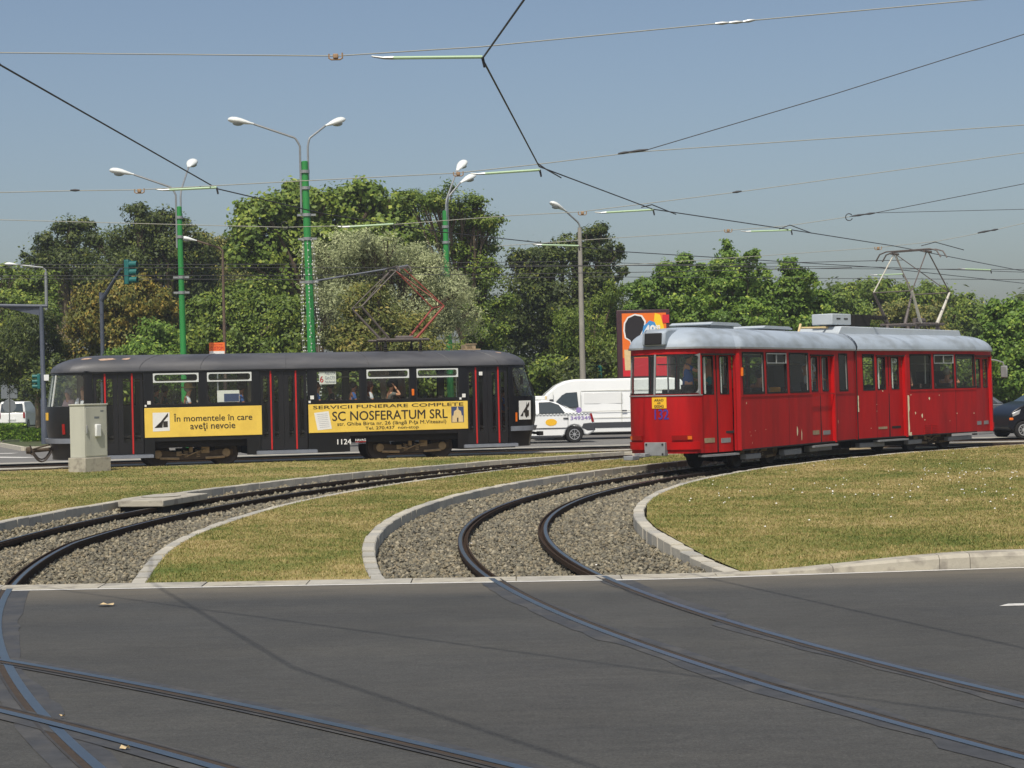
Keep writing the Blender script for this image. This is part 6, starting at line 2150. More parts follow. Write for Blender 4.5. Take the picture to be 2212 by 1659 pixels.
# details on the side that faces us (y > 0 before the turn); lettering runs from rear to nose in the photo mirrored by the turn
lettering('349349', (-4.13, -3.42, .79, .91), lambda a, b_: pt(-7.55 - a, b_), 'violet_pale', TX, bold=.01)
MB().poly([(-2.75 + .2 * math.cos(t), yT, .72 + .12 * math.sin(t)) for t in np.linspace(0, 6.28, 18)[:-1]]).build('door_badge', 'plate_yellow', TX)
MB().poly([(-3.72 + .1 * math.cos(t), yyT(1.12) + .01, 1.12 + .1 * math.sin(t)) for t in np.linspace(0, 6.28, 14)[:-1]]).build('pillar_badge', 'violet_pale', TX)
b = MB()
for k in range(44):
    x = -4.1 + k * .06
    z = .955 + (.03 if k % 2 else 0)
    b.poly([(x, yT + .002, z), (x + .06, yT + .002, z), (x + .06, yT + .002, z + .03), (x, yT + .002, z + .03)])
b.build('checkered_stripe', 'sign_back', TX)['kind'] = 'stuff'
MB().box((-3.3, yT - .01, .5), (-1.2, yT + .01, .53)).build('side_moulding', 'bumper_grey', TX)
b = MB(); b.prism([(-4.27, .42), (-4.25, .66), (-4.1, .68), (-3.86, .66), (-3.8, .52), (-4.0, .42)], yT - .3, yT + .012); b.build('bumper_corner', 'bumper_grey', TX, bevel=.02)
b = MB(); b.prism([(-4.24, .7), (-4.16, 1.0), (-4.09, 1.0), (-4.15, .7)], yT - .2, yT + .012); b.build('tail_lamp', 'tail_red', TX, bevel=.015)
for x in (-3.35, -2.2):
    b = MB(); b.box((x, yT - .01, .83), (x + .18, yT + .025, .87)); b.build('door_handle', 'bumper_grey', TX, bevel=.01)
for x in (-3.33, -2.15, -1.05):
    MB().box((x - .006, yT - .02, .3), (x + .006, yT - .004, 1.0)).build('door_gap', 'bumper_grey', TX)
b = MB(); b.box((-2.6, -.32, 1.5), (-2.26, .32, 1.63)); b.build('roof_sign', 'meter_white', TX, bevel=.02)
b = MB(); b.box((-2.66, -.3, 1.5), (-2.58, .3, 1.625)); b.build('roof_sign_end', 'poster_cream', TX, bevel=.02)

# van, nose to the left as well
vx = at(1150, 900, 68).x
lowV = [(-5.6, .35), (-5.62, 1.0), (-5.55, 1.9), (-5.4, 2.14), (-5.0, 2.2), (-1.5, 2.2), (-1.15, 2.14), (-.85, 2.0), (-.5, 1.72), (-.28, 1.48), (-.1, 1.16), (0, .95), (.02, .5), (-.1, .28)] + arch(-.95, .4, .32)[::-1] + [(-1.5, .25), (-3.9, .25)] + arch(-4.4, .4, .32)[::-1] + [(-5.2, .28)]
VN, yyV = car('delivery_van', 'high white panel van standing behind the taxi', 'van', (vx, 68.0, -.02), R(180 + 2), lowV, None, 1.2, .98, (-.95, -4.4), .34, 'white_car',
    [('cab_door_glass', [(-1.62, 1.2), (-.75, 1.18), (-.85, 1.42), (-1.05, 1.62), (-1.2, 1.7), (-1.58, 1.72)])], [('windscreen', (-.32, 1.5), (-.83, 1.96), .9)], taper=.1, bev=.06)
yV = yyV(.6) + .006
MB().box((-5.5, yV - .01, .42), (-1.5, yV + .012, .62)).build('side_moulding', 'bumper_grey', VN)
for (z, h) in ((1.76, .015), (1.02, .015), (.78, .012)):
    MB().box((-5.5, yyV(z) - .01, z), (-1.75, yyV(z) + .004, z + h)).build('pressed_line', 'cabinet', VN)
for x in (-1.72, -.72, -3.2): MB().box((x - .006, yV - .03, .45), (x + .006, yV - .002, 1.75)).build('door_gap', 'cabinet', VN)
b = MB(); b.box((-.72, yV, 1.15), (-.58, yV + .2, 1.5)); b.build('mirror', 'bumper_grey', VN, bevel=.03)

# dark blue hatchback at the right edge, nose to the left
nx_ = at(2154, 930, 58).x
lowN = [(0, .35), (-.02, .68), (-.12, .84), (-.4, 1.0), (-.85, 1.15), (-3.6, 1.1), (-3.95, .95), (-3.98, .4), (-3.7, .22)] + arch(-3.2, .33, .29) + [(-2.7, .2), (-1.2, .2)] + arch(-.5, .31, .27) + [(-.14, .26)]
greN = [(-.8, 1.08), (-1.5, 1.5), (-1.9, 1.6), (-2.8, 1.6), (-3.4, 1.46), (-3.75, 1.05)]
NC, yyN = car('hatchback', 'dark blue car with bright alloy wheel entering at the right edge', 'car', (nx_, 58.0, -.02), R(180 + 9), lowN, greN, 1.08, .86, (-.5, -3.2), .275, 'navy_car',
    [('front_door_glass', [(-1.2, 1.16), (-1.7, 1.46), (-2.2, 1.52), (-2.2, 1.14)])], [('windscreen', (-.87, 1.14), (-1.5, 1.5), .86)], spokes=9)
b = MB(); b.box((-.16, .72, .58), (-.03, .88, .66)); b.build('indicator', 'tail_amber', NC, bevel=.02)
b = MB(); b.prism([(-.14, .68), (-.12, .8), (-.42, .92), (-.36, .76)], .62, .868); b.build('headlamp', 'hubcap', NC, bevel=.02)
b = MB(); b.box((-1.25, .86, 1.03), (-1.1, 1.05, 1.15)); b.build('mirror', 'navy_car', NC, bevel=.03)
b = MB(); b.box((-1.0, .858, .76), (-.9, .868, .8)); b.build('side_repeater', 'hubcap', NC)

# grey saloon beyond it, nose to the right
gx = at(2212, 900, 67).x
GC, yyG = car('saloon_car', 'grey car half hidden between the red tram and the dark blue car', 'car', (gx + .1, 67.0, -.02), R(-4), lowT, [(x, z) for x, z in greT], .98, .86, (-.78, -3.55), .3, 'grey_car',
    [('rear_door_glass', [(-3.22, 1.04), (-2.36, 1.03), (-2.36, 1.4), (-2.75, 1.41), (-3.02, 1.31)]), ('front_door_glass', [(-2.12, 1.03), (-1.2, 1.02), (-1.34, 1.14), (-1.62, 1.35), (-2.12, 1.4)])],
    [('rear_screen', (-3.68, 1.05), (-3.05, 1.37), .86), ('windscreen', (-1.03, 1.04), (-1.5, 1.37), .86)])
b = MB(); b.prism([(-.2, .66), (-.12, .78), (-.42, .86), (-.46, .72)], -.868, -.6); b.build('headlamp', 'hubcap', GC, bevel=.02)

# white van-like car seen from behind at far left
wc = at(26, 915, 118)
lowW = [(0, .3), (-.02, .7), (-.2, .9), (-1.0, 1.05), (-3.9, 1.1), (-4.0, 1.0), (-4.02, .4), (-3.8, .25)] + arch(-3.3, .34, .3) + [(-2.8, .2), (-1.3, .2)] + arch(-.75, .34, .3) + [(-.2, .24)]
greW = [(-1.0, 1.02), (-1.8, 1.62), (-2.2, 1.76), (-3.7, 1.76), (-3.88, 1.68), (-3.98, 1.06)]
WC, yyW = car('estate_van', 'white car seen from behind beyond the hedge at the left edge', 'car', (wc.x, 118 + 4, .08), R(90), lowW, greW, 1.02, .88, (-.75, -3.3), .3, 'white_car', [], [('windscreen', (-1.03, 1.1), (-1.75, 1.58), .86)], taper=.12)
for sgn in (-1, 1):
    V = [(-4.005, sgn * .08, 1.12), (-4.005, sgn * .72, 1.12), (-3.93, sgn * .66, 1.62), (-3.93, sgn * .1, 1.62)]
    MB().poly([(x - .02, y, z) for x, y, z in V]).build('rear_door_glass', 'car_glass', WC)
    b = MB(); b.box((-4.05, sgn * .78 - .06, .7), (-4.0, sgn * .78 + .06, 1.05)); b.build('tail_lamp', 'tail_red', WC, bevel=.01)
b = MB(); b.box((-4.05, -.25, .55), (-4.02, .25, .67)); b.build('number_plate', 'meter_white', WC)

# ------------------------------------------------------------------ people in the vehicles
def skinned(name, V, E, Rd, m, parent, root=0, sub=1):
    me = bpy.data.meshes.new(name)
    me.from_pydata([tuple(v) for v in V], E, [])
    o = link(name, me, m, parent)
    sk = o.modifiers.new('skin', 'SKIN')
    if not me.skin_vertices:
        bpy.context.view_layer.objects.active = o
    for i, r in enumerate(Rd):
        d = me.skin_vertices[0].data[i]
        d.radius = (r[0], r[1]) if isinstance(r, tuple) else (r, r)
        d.use_root = (i == root)
    sk.use_smooth_shade = True
    sb = o.modifiers.new('subdivision', 'SUBSURF'); sb.levels = sub; sb.render_levels = sub
    return o

def person(host, loc, rz, label, shirt, hair, skin='skin', pose='sit', raise_=None, hat=False, straps=False, hairlen=0.):
    """loc in the vehicle's frame: point under the pelvis at seat (or floor) height. Faces +x before rz."""
    T = empty('person', (0, 0, 0), 0, label, 'person')
    T.matrix_world = host @ Matrix.Translation(loc) @ Matrix.Rotation(rz, 4, 'Z')
    s = pose == 'sit'
    pz = .1 if s else .92
    J = dict(pel=(0, 0, pz), bel=(0, 0, pz + .17), che=(-.02, 0, pz + .38), neck=(0, 0, pz + .53), jaw=(.035, 0, pz + .6), head=(.03, 0, pz + .70), crown=(.015, 0, pz + .79), nose=(.125, 0, pz + .67))
    for k, sg in (('l', 1), ('r', -1)):
        J['sh' + k] = (-.02, sg * .17, pz + .47)
        J['el' + k] = (.06, sg * .24, pz + .22)
        J['wr' + k] = (.28, sg * .18, pz + .16)
        if raise_ == k:
            J['el' + k] = (.2, sg * .28, pz + .36); J['wr' + k] = (.3, sg * .2, pz + .62)
        if raise_ == 'head' + k:
            J['el' + k] = (.22, sg * .26, pz + .42); J['wr' + k] = (.1, sg * .14, pz + .64)
        J['hip' + k] = (.0, sg * .09, pz - .02)
        if s: J['kn' + k] = (.42, sg * .11, pz - .01); J['an' + k] = (.44, sg * .11, pz - .40); J['to' + k] = (.6, sg * .12, pz - .43)
        else: J['kn' + k] = (.03, sg * .1, pz - .42); J['an' + k] = (.0, sg * .1, pz - .84); J['to' + k] = (.16, sg * .11, pz - .88)
    names = list(J)
    idx = {n: i for i, n in enumerate(names)}
    Rd = dict(pel=(.13, .1), bel=(.12, .09), che=(.14, .1), neck=.05, jaw=.062, head=.085, crown=.055, nose=.014)
    for k in 'lr':
        Rd.update({'sh' + k: .055, 'el' + k: .04, 'wr' + k: .028, 'hip' + k: .085, 'kn' + k: .06, 'an' + k: .04, 'to' + k: .03})
    E = [('pel', 'bel'), ('bel', 'che'), ('che', 'neck'), ('neck', 'jaw'), ('jaw', 'head'), ('head', 'crown'), ('head', 'nose')]
    for k in 'lr': E += [('che', 'sh' + k), ('sh' + k, 'el' + k), ('el' + k, 'wr' + k), ('pel', 'hip' + k), ('hip' + k, 'kn' + k), ('kn' + k, 'an' + k), ('an' + k, 'to' + k)]
    V = [J[n] for n in names]; Rl = [Rd[n] for n in names]; El = [(idx[a], idx[b_]) for a, b_ in E]
    # hands: five short fingers each
    for k, sg in (('l', 1), ('r', -1)):
        w, e = Vector(J['wr' + k]), Vector(J['el' + k])
        d = (w - e).normalized(); sd = d.cross(Vector((0, 0, 1)))
        sd = sd.normalized() if sd.length > .1 else Vector((0, 1, 0))
        pm = w + d * .07
        V.append(tuple(pm)); Rl.append((.034, .018)); ip = len(V) - 1
        El.append((idx['wr' + k], ip))
        for q in range(4):
            f1 = pm + d * (.055 + .01 * (q in (1, 2))) + sd * (q - 1.5) * .022
            f2 = f1 + d * .03 + Vector((0, 0, -.02))
            V += [tuple(f1), tuple(f2)]; Rl += [.009, .008]
            El += [(ip, len(V) - 2), (len(V) - 2, len(V) - 1)]
        th = w + d * .05 + sd * -.05
        V.append(tuple(th)); Rl.append(.01); El.append((ip, len(V) - 1))
    body = skinned('body', V, El, Rl, skin, T)
    # clothing
    c = 1.14
    n2 = ['pel', 'bel', 'che', 'neck', 'shl', 'shr', 'ell', 'elr']
    V2, R2 = [], []
    for n in n2:
        p = Vector(J[n])
        if n == 'neck': p = Vector(J['che']) * .4 + p * .6
        if n in ('ell', 'elr'):
            p = Vector(J['sh' + n[-1]]) * .35 + p * .65
        V2.append(p)
        r = Rd[n]
        R2.append((r[0] * c, r[1] * c) if isinstance(r, tuple) else r * (1.25 if n != 'neck' else 1.1))
    i2 = {n: i for i, n in enumerate(n2)}
    skinned('shirt', V2, [(i2[a], i2[b_]) for a, b_ in (('pel', 'bel'), ('bel', 'che'), ('che', 'neck'), ('che', 'shl'), ('che', 'shr'), ('shl', 'ell'), ('shr', 'elr'))], R2, shirt, T)
    n3 = ['pel'] + [a + k for k in 'lr' for a in ('hip', 'kn', 'an')]
    i3 = {n: i for i, n in enumerate(n3)}
    skinned('trousers', [J[n] for n in n3], [(i3[a], i3[b_]) for a, b_ in [('pel', 'hipl'), ('hipl', 'knl'), ('knl', 'anl'), ('pel', 'hipr'), ('hipr', 'knr'), ('knr', 'anr')]], [(.15, .12)] + [.1, .075, .055] * 2, 'cloth_dark', T)
    b = MB()
    b.ball((J['head'][0] - .025, 0, J['head'][2] + .03), (.105, .092, .105), 12, 9)
    if hairlen: b.ball((J['head'][0] - .06, 0, J['head'][2] - .07 - hairlen / 2), (.06, .085, .1 + hairlen / 2), 10, 8)
    b.build('hair', hair, T, smooth=60)
    e = MB()
    for sg in (-1, 1): e.ball((J['head'][0] + .082, sg * .032, J['head'][2] + .0), .013, 6, 5)
    e.build('eyes', 'hair_dark', T)['kind'] = 'stuff'
    if hat:
        MB().lathe([(.21, -.02), (.2, .0), (.115, .01), (.11, .1), (.08, .125), (.02, .115)], (J['head'][0] - .01, 0, J['head'][2] + .06), n=20).build('hat', 'straw', T, smooth=40)
    if straps:
        for sg in (-1, 1):
            MB().tube([(.13, sg * .07, pz + .12), (.145, sg * .075, pz + .3), (.1, sg * .08, pz + .47), (-.02, sg * .08, pz + .52)], .018, 6).build('strap', 'hair_dark', T)
    return T

bpy.context.view_layer.update()
BM = BT.matrix_world.copy()
RM = RT.matrix_world.copy()
RM2 = RM @ (Matrix.Translation(RT2.location) @ Matrix.Rotation(Y2 - Y1, 4, 'Z'))
S_ = 1.24
person(BM, (.72, -.66, S_), 0, 'passenger in white shirt and straw hat at a black tram window', 'cloth_white', 'hair_grey', hat=True)
person(BM, (-.08, -.3, S_), 0, 'dark-clad passenger in green near the rear corner of the first window', 'cloth_green', 'hair_dark', 'skin_tan')
person(BM, (.25, .5, S_), 0, 'shaded passenger in dark clothes deep inside the first window', 'cloth_dark', 'hair_dark', 'skin_tan')
person(BM, (1.3, -.1, S_), R(180), 'shaded passenger left of the window poster', 'cloth_dark', 'hair_dark', 'skin_tan')
person(BM, (2.15, -.6, S_), 0, 'passenger in blue at the right end of the second window', 'cloth_blue', 'hair_dark', 'skin_tan')
person(BM, (4.2, -.75, S_), 0, 'passenger in blue under the white route board', 'cloth_blue', 'hair_auburn', 'skin')
person(BM, (4.72, -.2, S_), R(180), 'dark-clad passenger in the middle window behind the route board', 'cloth_dark', 'hair_dark', 'skin_tan')
person(BM, (5.24, -.6, S_), 0, 'passenger in blue at the right end of the middle window', 'cloth_blue', 'hair_dark', 'skin_tan')
person(BM, (5.68, -.72, S_), 0, 'auburn-haired passenger in a white top at the fourth window', 'cloth_white', 'hair_auburn', 'skin', hairlen=.05)
person(BM, (6.28, -.7, S_), 0, 'passenger in a sleeveless grey top resting the head on a hand', 'cloth_grey', 'hair_dark', 'skin', raise_='headr')
person(BM, (7.2, .1, S_), R(180), 'silhouetted passenger in dark clothes at the last window', 'cloth_dark', 'hair_dark', 'skin_tan')
person(BM, (-1.98, -.55, S_ + .02), R(-120), 'passenger with white top and dark braces in the rear of the black tram', 'cloth_white', 'hair_auburn', 'skin', straps=True)
person(BM, (-2.3, .3, S_ - .02), R(-150), 'passenger in a pink top behind the rear pane of the black tram', 'cloth_pink', 'hair_grey', 'skin')
person(BM, (9.75, .1, 1.0), 0, 'driver in a blue shirt at the front of the black tram', 'cloth_blue', 'hair_dark', 'skin')
person(RM, (-.95, -.35, .85), R(-60), 'standing passenger in blue behind the rear door of the red tram', 'cloth_blue', 'hair_dark', 'skin', pose='stand', raise_='r')
person(RM, (-.2, -.5, .85), R(20), 'standing passenger in teal by the second pane of the rear door', 'cloth_teal', 'hair_dark', 'skin', pose='stand')
person(RM, (.62, -.65, S_), 0, 'grey-haired passenger in dark grey at the first side window of the red tram', 'cloth_grey', 'hair_grey', 'skin_tan')
person(RM, (2.05, -.65, S_), 0, 'passenger in pale clothes at the vented window of the red tram', 'cloth_grey', 'hair_dark', 'skin_tan')
person(RM, (5.1, -.6, .85), R(-30), 'standing passenger in a white shirt inside the middle door of the red tram', 'cloth_white', 'hair_dark', 'skin', pose='stand')
person(RM2, (.42, -.62, S_), R(10), 'dark-haired passenger in a black top holding a rail in the red tram', 'cloth_dark', 'hair_auburn', 'skin', raise_='r')
person(RM2, (3.0, -.6, S_), R(-20), 'passenger with raised bare arm at the last side window of the red tram', 'cloth_pink', 'hair_grey', 'skin', raise_='headr')
person(RM2, (4.35, .1, 1.0), 0, 'driver in blue at the front of the red tram', 'cloth_blue', 'hair_dark', 'skin')
person(VN.matrix_world.copy(), (-1.35, .35, .72), 0, 'van driver in a bright blue shirt behind the open cab window', 'cloth_blue', 'hair_dark', 'skin_tan')

for x in (-1.6, -3.3):
    b = MB(); b.box((x - .09, yV, 1.0), (x + .09, yV + .03, 1.05)); b.build('door_handle', 'bumper_grey', VN, bevel=.01)
b = MB(); b.box((-3.25, yyV(1.6) - .004, 1.3), (-1.85, yyV(1.6) + .005, 1.7)); b.build('side_panel', 'white_car', VN, bevel=.02)
MB().box((-5.4, yV - .02, .28), (-1.45, yV + .004, .4)).build('sill', 'white_car', VN)
b = MB(); b.prism([(-5.63, 1.0), (-5.6, 1.5), (-5.48, 1.5), (-5.5, 1.0)], yV - .1, yV + .01); b.build('tail_lamp', 'tail_red', VN, bevel=.015)
b = MB(); b.box((-1.3, yyT(1.05), 1.02), (-1.18, yyT(1.05) + .16, 1.13)); b.build('mirror', 'white_car', TX, bevel=.03)
MB().box((-3.1, yT - .02, .2), (-1.25, yT + .004, .27)).build('sill', 'bumper_grey', TX)
# ------------------------------------------------------------------ vegetation
mat('bark', (92, 80, 64), .9, var=.3, vscale=6, bump=.6, bscale=14, stretch=(1, 1, .3))
mat('bark_pale', (136, 122, 98), .9, var=.25, vscale=6, bump=.5, bscale=14, stretch=(1, 1, .3))
def g(c, k=1.2, y=1.0):
    k *= 1.09
    return (min(255, c[0] * k * y), min(255, c[1] * k), c[2] * k * .95)
for nm_, cols_, k_, y_ in (
        ('leaf_plane', [(0, (60, 80, 32)), (1, (142, 150, 74)), (.45, (84, 104, 42)), (.75, (112, 126, 54))], 1.14, 1.02),
        ('leaf_dark', [(0, (34, 46, 22)), (1, (98, 104, 44)), (.5, (50, 64, 28)), (.85, (74, 86, 36))], 1.3, 1.08),
        ('leaf_mid', [(0, (50, 68, 28)), (1, (126, 132, 58)), (.5, (72, 92, 36)), (.8, (98, 114, 48))], 1.26, 1.06),
        ('leaf_fresh', [(0, (50, 74, 28)), (1, (138, 152, 70)), (.5, (78, 104, 42)), (.8, (106, 128, 54))], 1.2, 1.04),
        ('leaf_olive', [(0, (92, 98, 74)), (1, (176, 178, 148)), (.5, (122, 128, 98)), (.8, (148, 152, 120))], 1.24, 1.0),
        ('leaf_autumn', [(0, (62, 70, 30)), (1, (164, 136, 66)), (.4, (92, 92, 42)), (.75, (130, 112, 52))], 1.16, 1.0),
        ('leaf_brown', [(0, (62, 70, 36)), (1, (142, 128, 72)), (.4, (82, 88, 44)), (.75, (112, 106, 56))], 1.22, 1.0),
        ('leaf_hedge', [(0, (54, 82, 24)), (1, (136, 158, 62)), (.5, (84, 112, 38)), (.8, (108, 134, 48))], 1.15, 1.0)):
    mat_leaf(nm_, [(p_, g(c_, k_, y_)) for p_, c_ in cols_])

def leaves(name, lobes, n, size, m, seed, parent=None, aspect=.55, clump=.34, up=.4, droop=0., solid=.22, org=(0, 0, 0)):
    """lobes: (centre Vector, radii). Leaf-sized faces gathered in clumps over the lobes."""
    n = int(n * 1.35)
    rg = np.random.default_rng(seed)
    C = np.array([tuple(l[0]) for l in lobes]); Rr = np.array([l[1] for l in lobes])
    w = (Rr[:, 0] * Rr[:, 2]) ** .85
    w = w / w.sum()
    ncl = max(8, n // 52)
    li = rg.choice(len(lobes), ncl, p=w)
    d = rg.normal(0, 1, (ncl, 3)); d /= np.linalg.norm(d, axis=1)[:, None]
    rad = np.where(rg.uniform(0, 1, ncl) < solid, rg.uniform(.2, .75, ncl), rg.uniform(.78, 1.08, ncl))
    CC = C[li] + d * Rr[li] * rad[:, None]
    ctint = rg.uniform(-.22, .22, ncl)
    csz = rg.uniform(.7, 1.25, ncl) * clump * np.cbrt(Rr[li].prod(1)) ** .55
    k = rg.integers(0, ncl, n)
    off = rg.normal(0, 1, (n, 3)) * csz[k][:, None] * np.array([1, 1, .7])
    P = CC[k] + off
    if droop:
        P[:, 2] -= droop * rg.uniform(0, 1, n) ** 2
    out = (P - C[li[k]]) / Rr[li[k]]
    out /= np.linalg.norm(out, axis=1)[:, None] + 1e-6
    nrm = out * 1.0 + rg.normal(0, .5, (n, 3)) + np.array([0, -.25, up])
    nrm /= np.linalg.norm(nrm, axis=1)[:, None]
    t = rg.normal(0, 1, (n, 3)); t -= nrm * (t * nrm).sum(1)[:, None]
    if droop: t += np.array([0, 0, -1.2]); t -= nrm * (t * nrm).sum(1)[:, None]
    t /= np.linalg.norm(t, axis=1)[:, None] + 1e-6
    b = np.cross(nrm, t)
    s = size * .82 * rg.uniform(.6, 1.35, n)
    V = np.empty((n, 4, 3))
    V[:, 0] = P - t * s[:, None] * .5
    V[:, 1] = P + b * s[:, None] * .5 * aspect + t * s[:, None] * .05
    V[:, 2] = P + t * s[:, None] * .5 - nrm * s[:, None] * .12
    V[:, 3] = P - b * s[:, None] * .5 * aspect + t * s[:, None] * .05
    V[..., 2] = np.maximum(V[..., 2], .03)
    V -= np.array(org)
    tint = np.clip(.42 + ctint[k] + rg.normal(0, .17, n), 0, 1)
    return link(name, np_mesh(name, V.reshape(-1, 3), np.arange(n * 4).reshape(-1, 4), tint), m, parent)

def px_lobes(L, Y, seed=0, sub=True):
    rg = random.Random(seed)
    out = []
    for (x, y, rx, ry) in L:
        dy = rg.uniform(-1.4, 1.4)
        c = at(x, y, Y + dy)
        k = mpp(Y)
        R3 = Vector((rx * k, min(rx, 75) * k * .95, ry * k))
        out.append((c, tuple(R3 * .84)))
        if not sub: continue
        for q in range(5):                              # branches that push out of the mass
            a_, e_ = rg.uniform(0, 6.28), rg.uniform(-.35, 1.25)
            d_ = Vector((math.cos(a_) * math.cos(e_), math.sin(a_) * math.cos(e_) - .25, math.sin(e_)))
            f_ = rg.uniform(.26, .44)
            out.append((c + Vector((d_.x * R3.x, d_.y * R3.y, d_.z * R3.z)) * rg.uniform(.72, .98), tuple(R3 * f_)))
    return out

def tree(label, Y, L, n, size, m, seed, trunk_px=None, bark='bark', name='tree', cat='tree', tr=.2, **kw):
    lob = px_lobes(L, Y, seed)
    cx = sum(l[0].x for l in lob) / len(lob) if trunk_px is None else at(trunk_px, 850, Y).x
    T = empty(name, (cx, Y, .1), label=label, cat=cat)
    org = Vector((cx, Y, .1))
    rg = random.Random(seed)
    zmin = min(l[0].z - l[1][2] for l in lob); zmax = max(l[0].z for l in lob)
    fork = max(.5, min(zmin + .6, zmax * .4))
    b = MB()
    b.tube([(0, 0, -.2), (.05, 0, fork * .5), (-.03, .05, fork)], [tr * 1.3, tr, tr * .85], 10)
    tip = Vector((-.03, .05, fork))
    top = None
    for (c, r) in lob:
        if r[0] < 15 * mpp(Y): continue
        e = c - org
        mid = tip * .5 + e * .5 + Vector((rg.uniform(-.3, .3), rg.uniform(-.3, .3), rg.uniform(.1, .5)))
        b.tube([tip, mid, e + Vector((0, 0, r[2] * .3))], [tr * .55, tr * .32, tr * .08], 6)
        for q in range(3):
            a = rg.uniform(0, 6.28)
            f = e + Vector((math.cos(a) * r[0] * .8, math.sin(a) * r[1] * .8, rg.uniform(-.3, .8) * r[2]))
            b.tube([mid * .4 + e * .6, f], [tr * .16, tr * .04], 5)
    b.build('trunk', bark, T, smooth=50)
    leaves('crown', lob, n, size, m, seed + 50, T, org=org, **kw)
    return T

# far mass of trees that closes the gaps
rg_ = random.Random(77)
Lb = []
for i in range(46):
    x = -120 + i * 54
    top = 640 + 25 * math.sin(i * 1.7) + rg_.uniform(-14, 14)
    if x > 1700: top += 10
    Lb.append((x, top + 50, 48, 58)); Lb.append((x + 20, top + 150, 52, 90))
lob = px_lobes(Lb, 128, 5, False)
bw = leaves('background_wood', [(c, (r[0], 2.5, r[2])) for c, r in lob], 30000, .55, 'leaf_dark', 900, None, clump=.4, solid=.4)
tag(bw, 'dark mass of distant trees closing the view behind the park', 'trees', kind='stuff')

K = 1.0
tree('large bright green plane tree with big leaves behind the middle green mast', 84, [(545, 470, 42, 40), (610, 450, 58, 45), (560, 540, 62, 55), (690, 452, 66, 48), (780, 455, 70, 50), (850, 480, 60, 55), (640, 540, 80, 70), (740, 560, 100, 80), (850, 580, 95, 85), (600, 640, 85, 80), (640, 415, 28, 20), (785, 425, 34, 22), (720, 430, 26, 18), (525, 500, 25, 25)], 38000, .26, 'leaf_plane', 1, aspect=.75, clump=.30, tr=.35)
tree('feathery green tree with tiered branches right of the middle trees', 79, [(905, 440, 42, 28), (965, 438, 50, 30), (1010, 460, 48, 34), (1052, 476, 30, 18), (1030, 505, 48, 26), (975, 500, 60, 40), (1040, 545, 40, 26), (1000, 570, 62, 38), (1050, 600, 46, 28), (1050, 655, 56, 32), (1055, 715, 48, 32), (1000, 640, 60, 45), (1030, 775, 60, 45)], 26000, .17, 'leaf_mid', 2, clump=.26, up=.8, aspect=.5, tr=.25)
tree('silvery grey-green willow-like tree behind the black tram pantograph', 68, [(740, 565, 70, 52), (800, 548, 70, 44), (875, 592, 74, 52), (700, 620, 46, 56), (955, 640, 60, 62), (995, 700, 44, 56), (760, 665, 86, 66), (880, 690, 92, 60), (930, 600, 44, 46), (985, 630, 36, 40), (840, 740, 110, 50)], 46000, .15, 'leaf_olive', 3, clump=.26, aspect=.28, up=.1, tr=.22, bark='bark')
tree('green and russet shrub tree low behind the pantograph', 64.5, [(800, 680, 66, 60), (860, 720, 70, 50), (760, 740, 60, 46), (910, 760, 60, 40)], 11000, .18, 'leaf_brown', 33, clump=.26, aspect=.4, tr=.12)
tree('tall dark green tree behind the left green mast', 92, [(305, 478, 44, 34), (345, 500, 58, 42), (265, 530, 60, 44), (395, 540, 50, 50), (320, 575, 90, 60), (240, 590, 70, 60), (420, 620, 60, 80), (385, 480, 26, 20), (300, 660, 80, 70)], 24000, .22, 'leaf_dark', 4, clump=.3, tr=.4)
tree('dark sparse-topped tree at the left with bare twigs', 95, [(110, 545, 44, 32), (155, 510, 38, 30), (188, 492, 22, 18), (90, 590, 50, 40), (160, 575, 60, 50), (200, 640, 60, 60), (130, 650, 60, 60)], 18000, .22, 'leaf_dark', 5, clump=.28, tr=.35, bark='bark_pale')
tree('yellow-green tree behind the pale lamp post at the far left', 90, [(40, 612, 46, 38), (15, 650, 46, 44), (90, 622, 38, 36), (50, 685, 60, 50), (-30, 660, 50, 50), (-10, 740, 60, 60)], 15000, .22, 'leaf_mid', 6, trunk_px=-70, clump=.28, tr=.3)
tree('drooping dark green tree behind the gantry post', 80, [(60, 715, 62, 48), (25, 765, 56, 54), (108, 760, 42, 52), (55, 805, 50, 36), (125, 830, 36, 38), (-25, 790, 50, 40), (85, 690, 45, 28)], 20000, .20, 'leaf_dark', 7, trunk_px=80, clump=.26, aspect=.28, droop=.35, tr=.13, bark='bark_pale')
tree('brown and yellow autumn-tinted tree behind the signal mast', 82, [(225, 645, 60, 38), (295, 645, 66, 42), (355, 685, 44, 46), (200, 700, 60, 46), (280, 725, 80, 50), (175, 775, 50, 56), (330, 640, 35, 25)], 22000, .20, 'leaf_autumn', 8, clump=.26, droop=.15, tr=.22)
tree('brownish thin-leaved tree between the left mast and the plane tree', 98, [(455, 535, 44, 30), (495, 560, 44, 40), (445, 590, 50, 46), (530, 610, 44, 50), (480, 640, 60, 60), (425, 520, 20, 18)], 14000, .22, 'leaf_brown', 9, clump=.28, tr=.25)
tree('fresh green bushy tree beside the thin rusty lamp post', 75, [(440, 690, 44, 52), (510, 675, 54, 58), (580, 690, 54, 60), (470, 755, 66, 56), (560, 765, 76, 56), (635, 720, 44, 60), (545, 640, 40, 34)], 24000, .19, 'leaf_mid', 10, clump=.26, tr=.18)
tree('light green bush behind the base of the left green mast', 75, [(335, 745, 46, 50), (290, 790, 50, 46), (365, 800, 50, 40), (395, 745, 34, 40)], 12000, .18, 'leaf_fresh', 11, clump=.26, tr=.14)
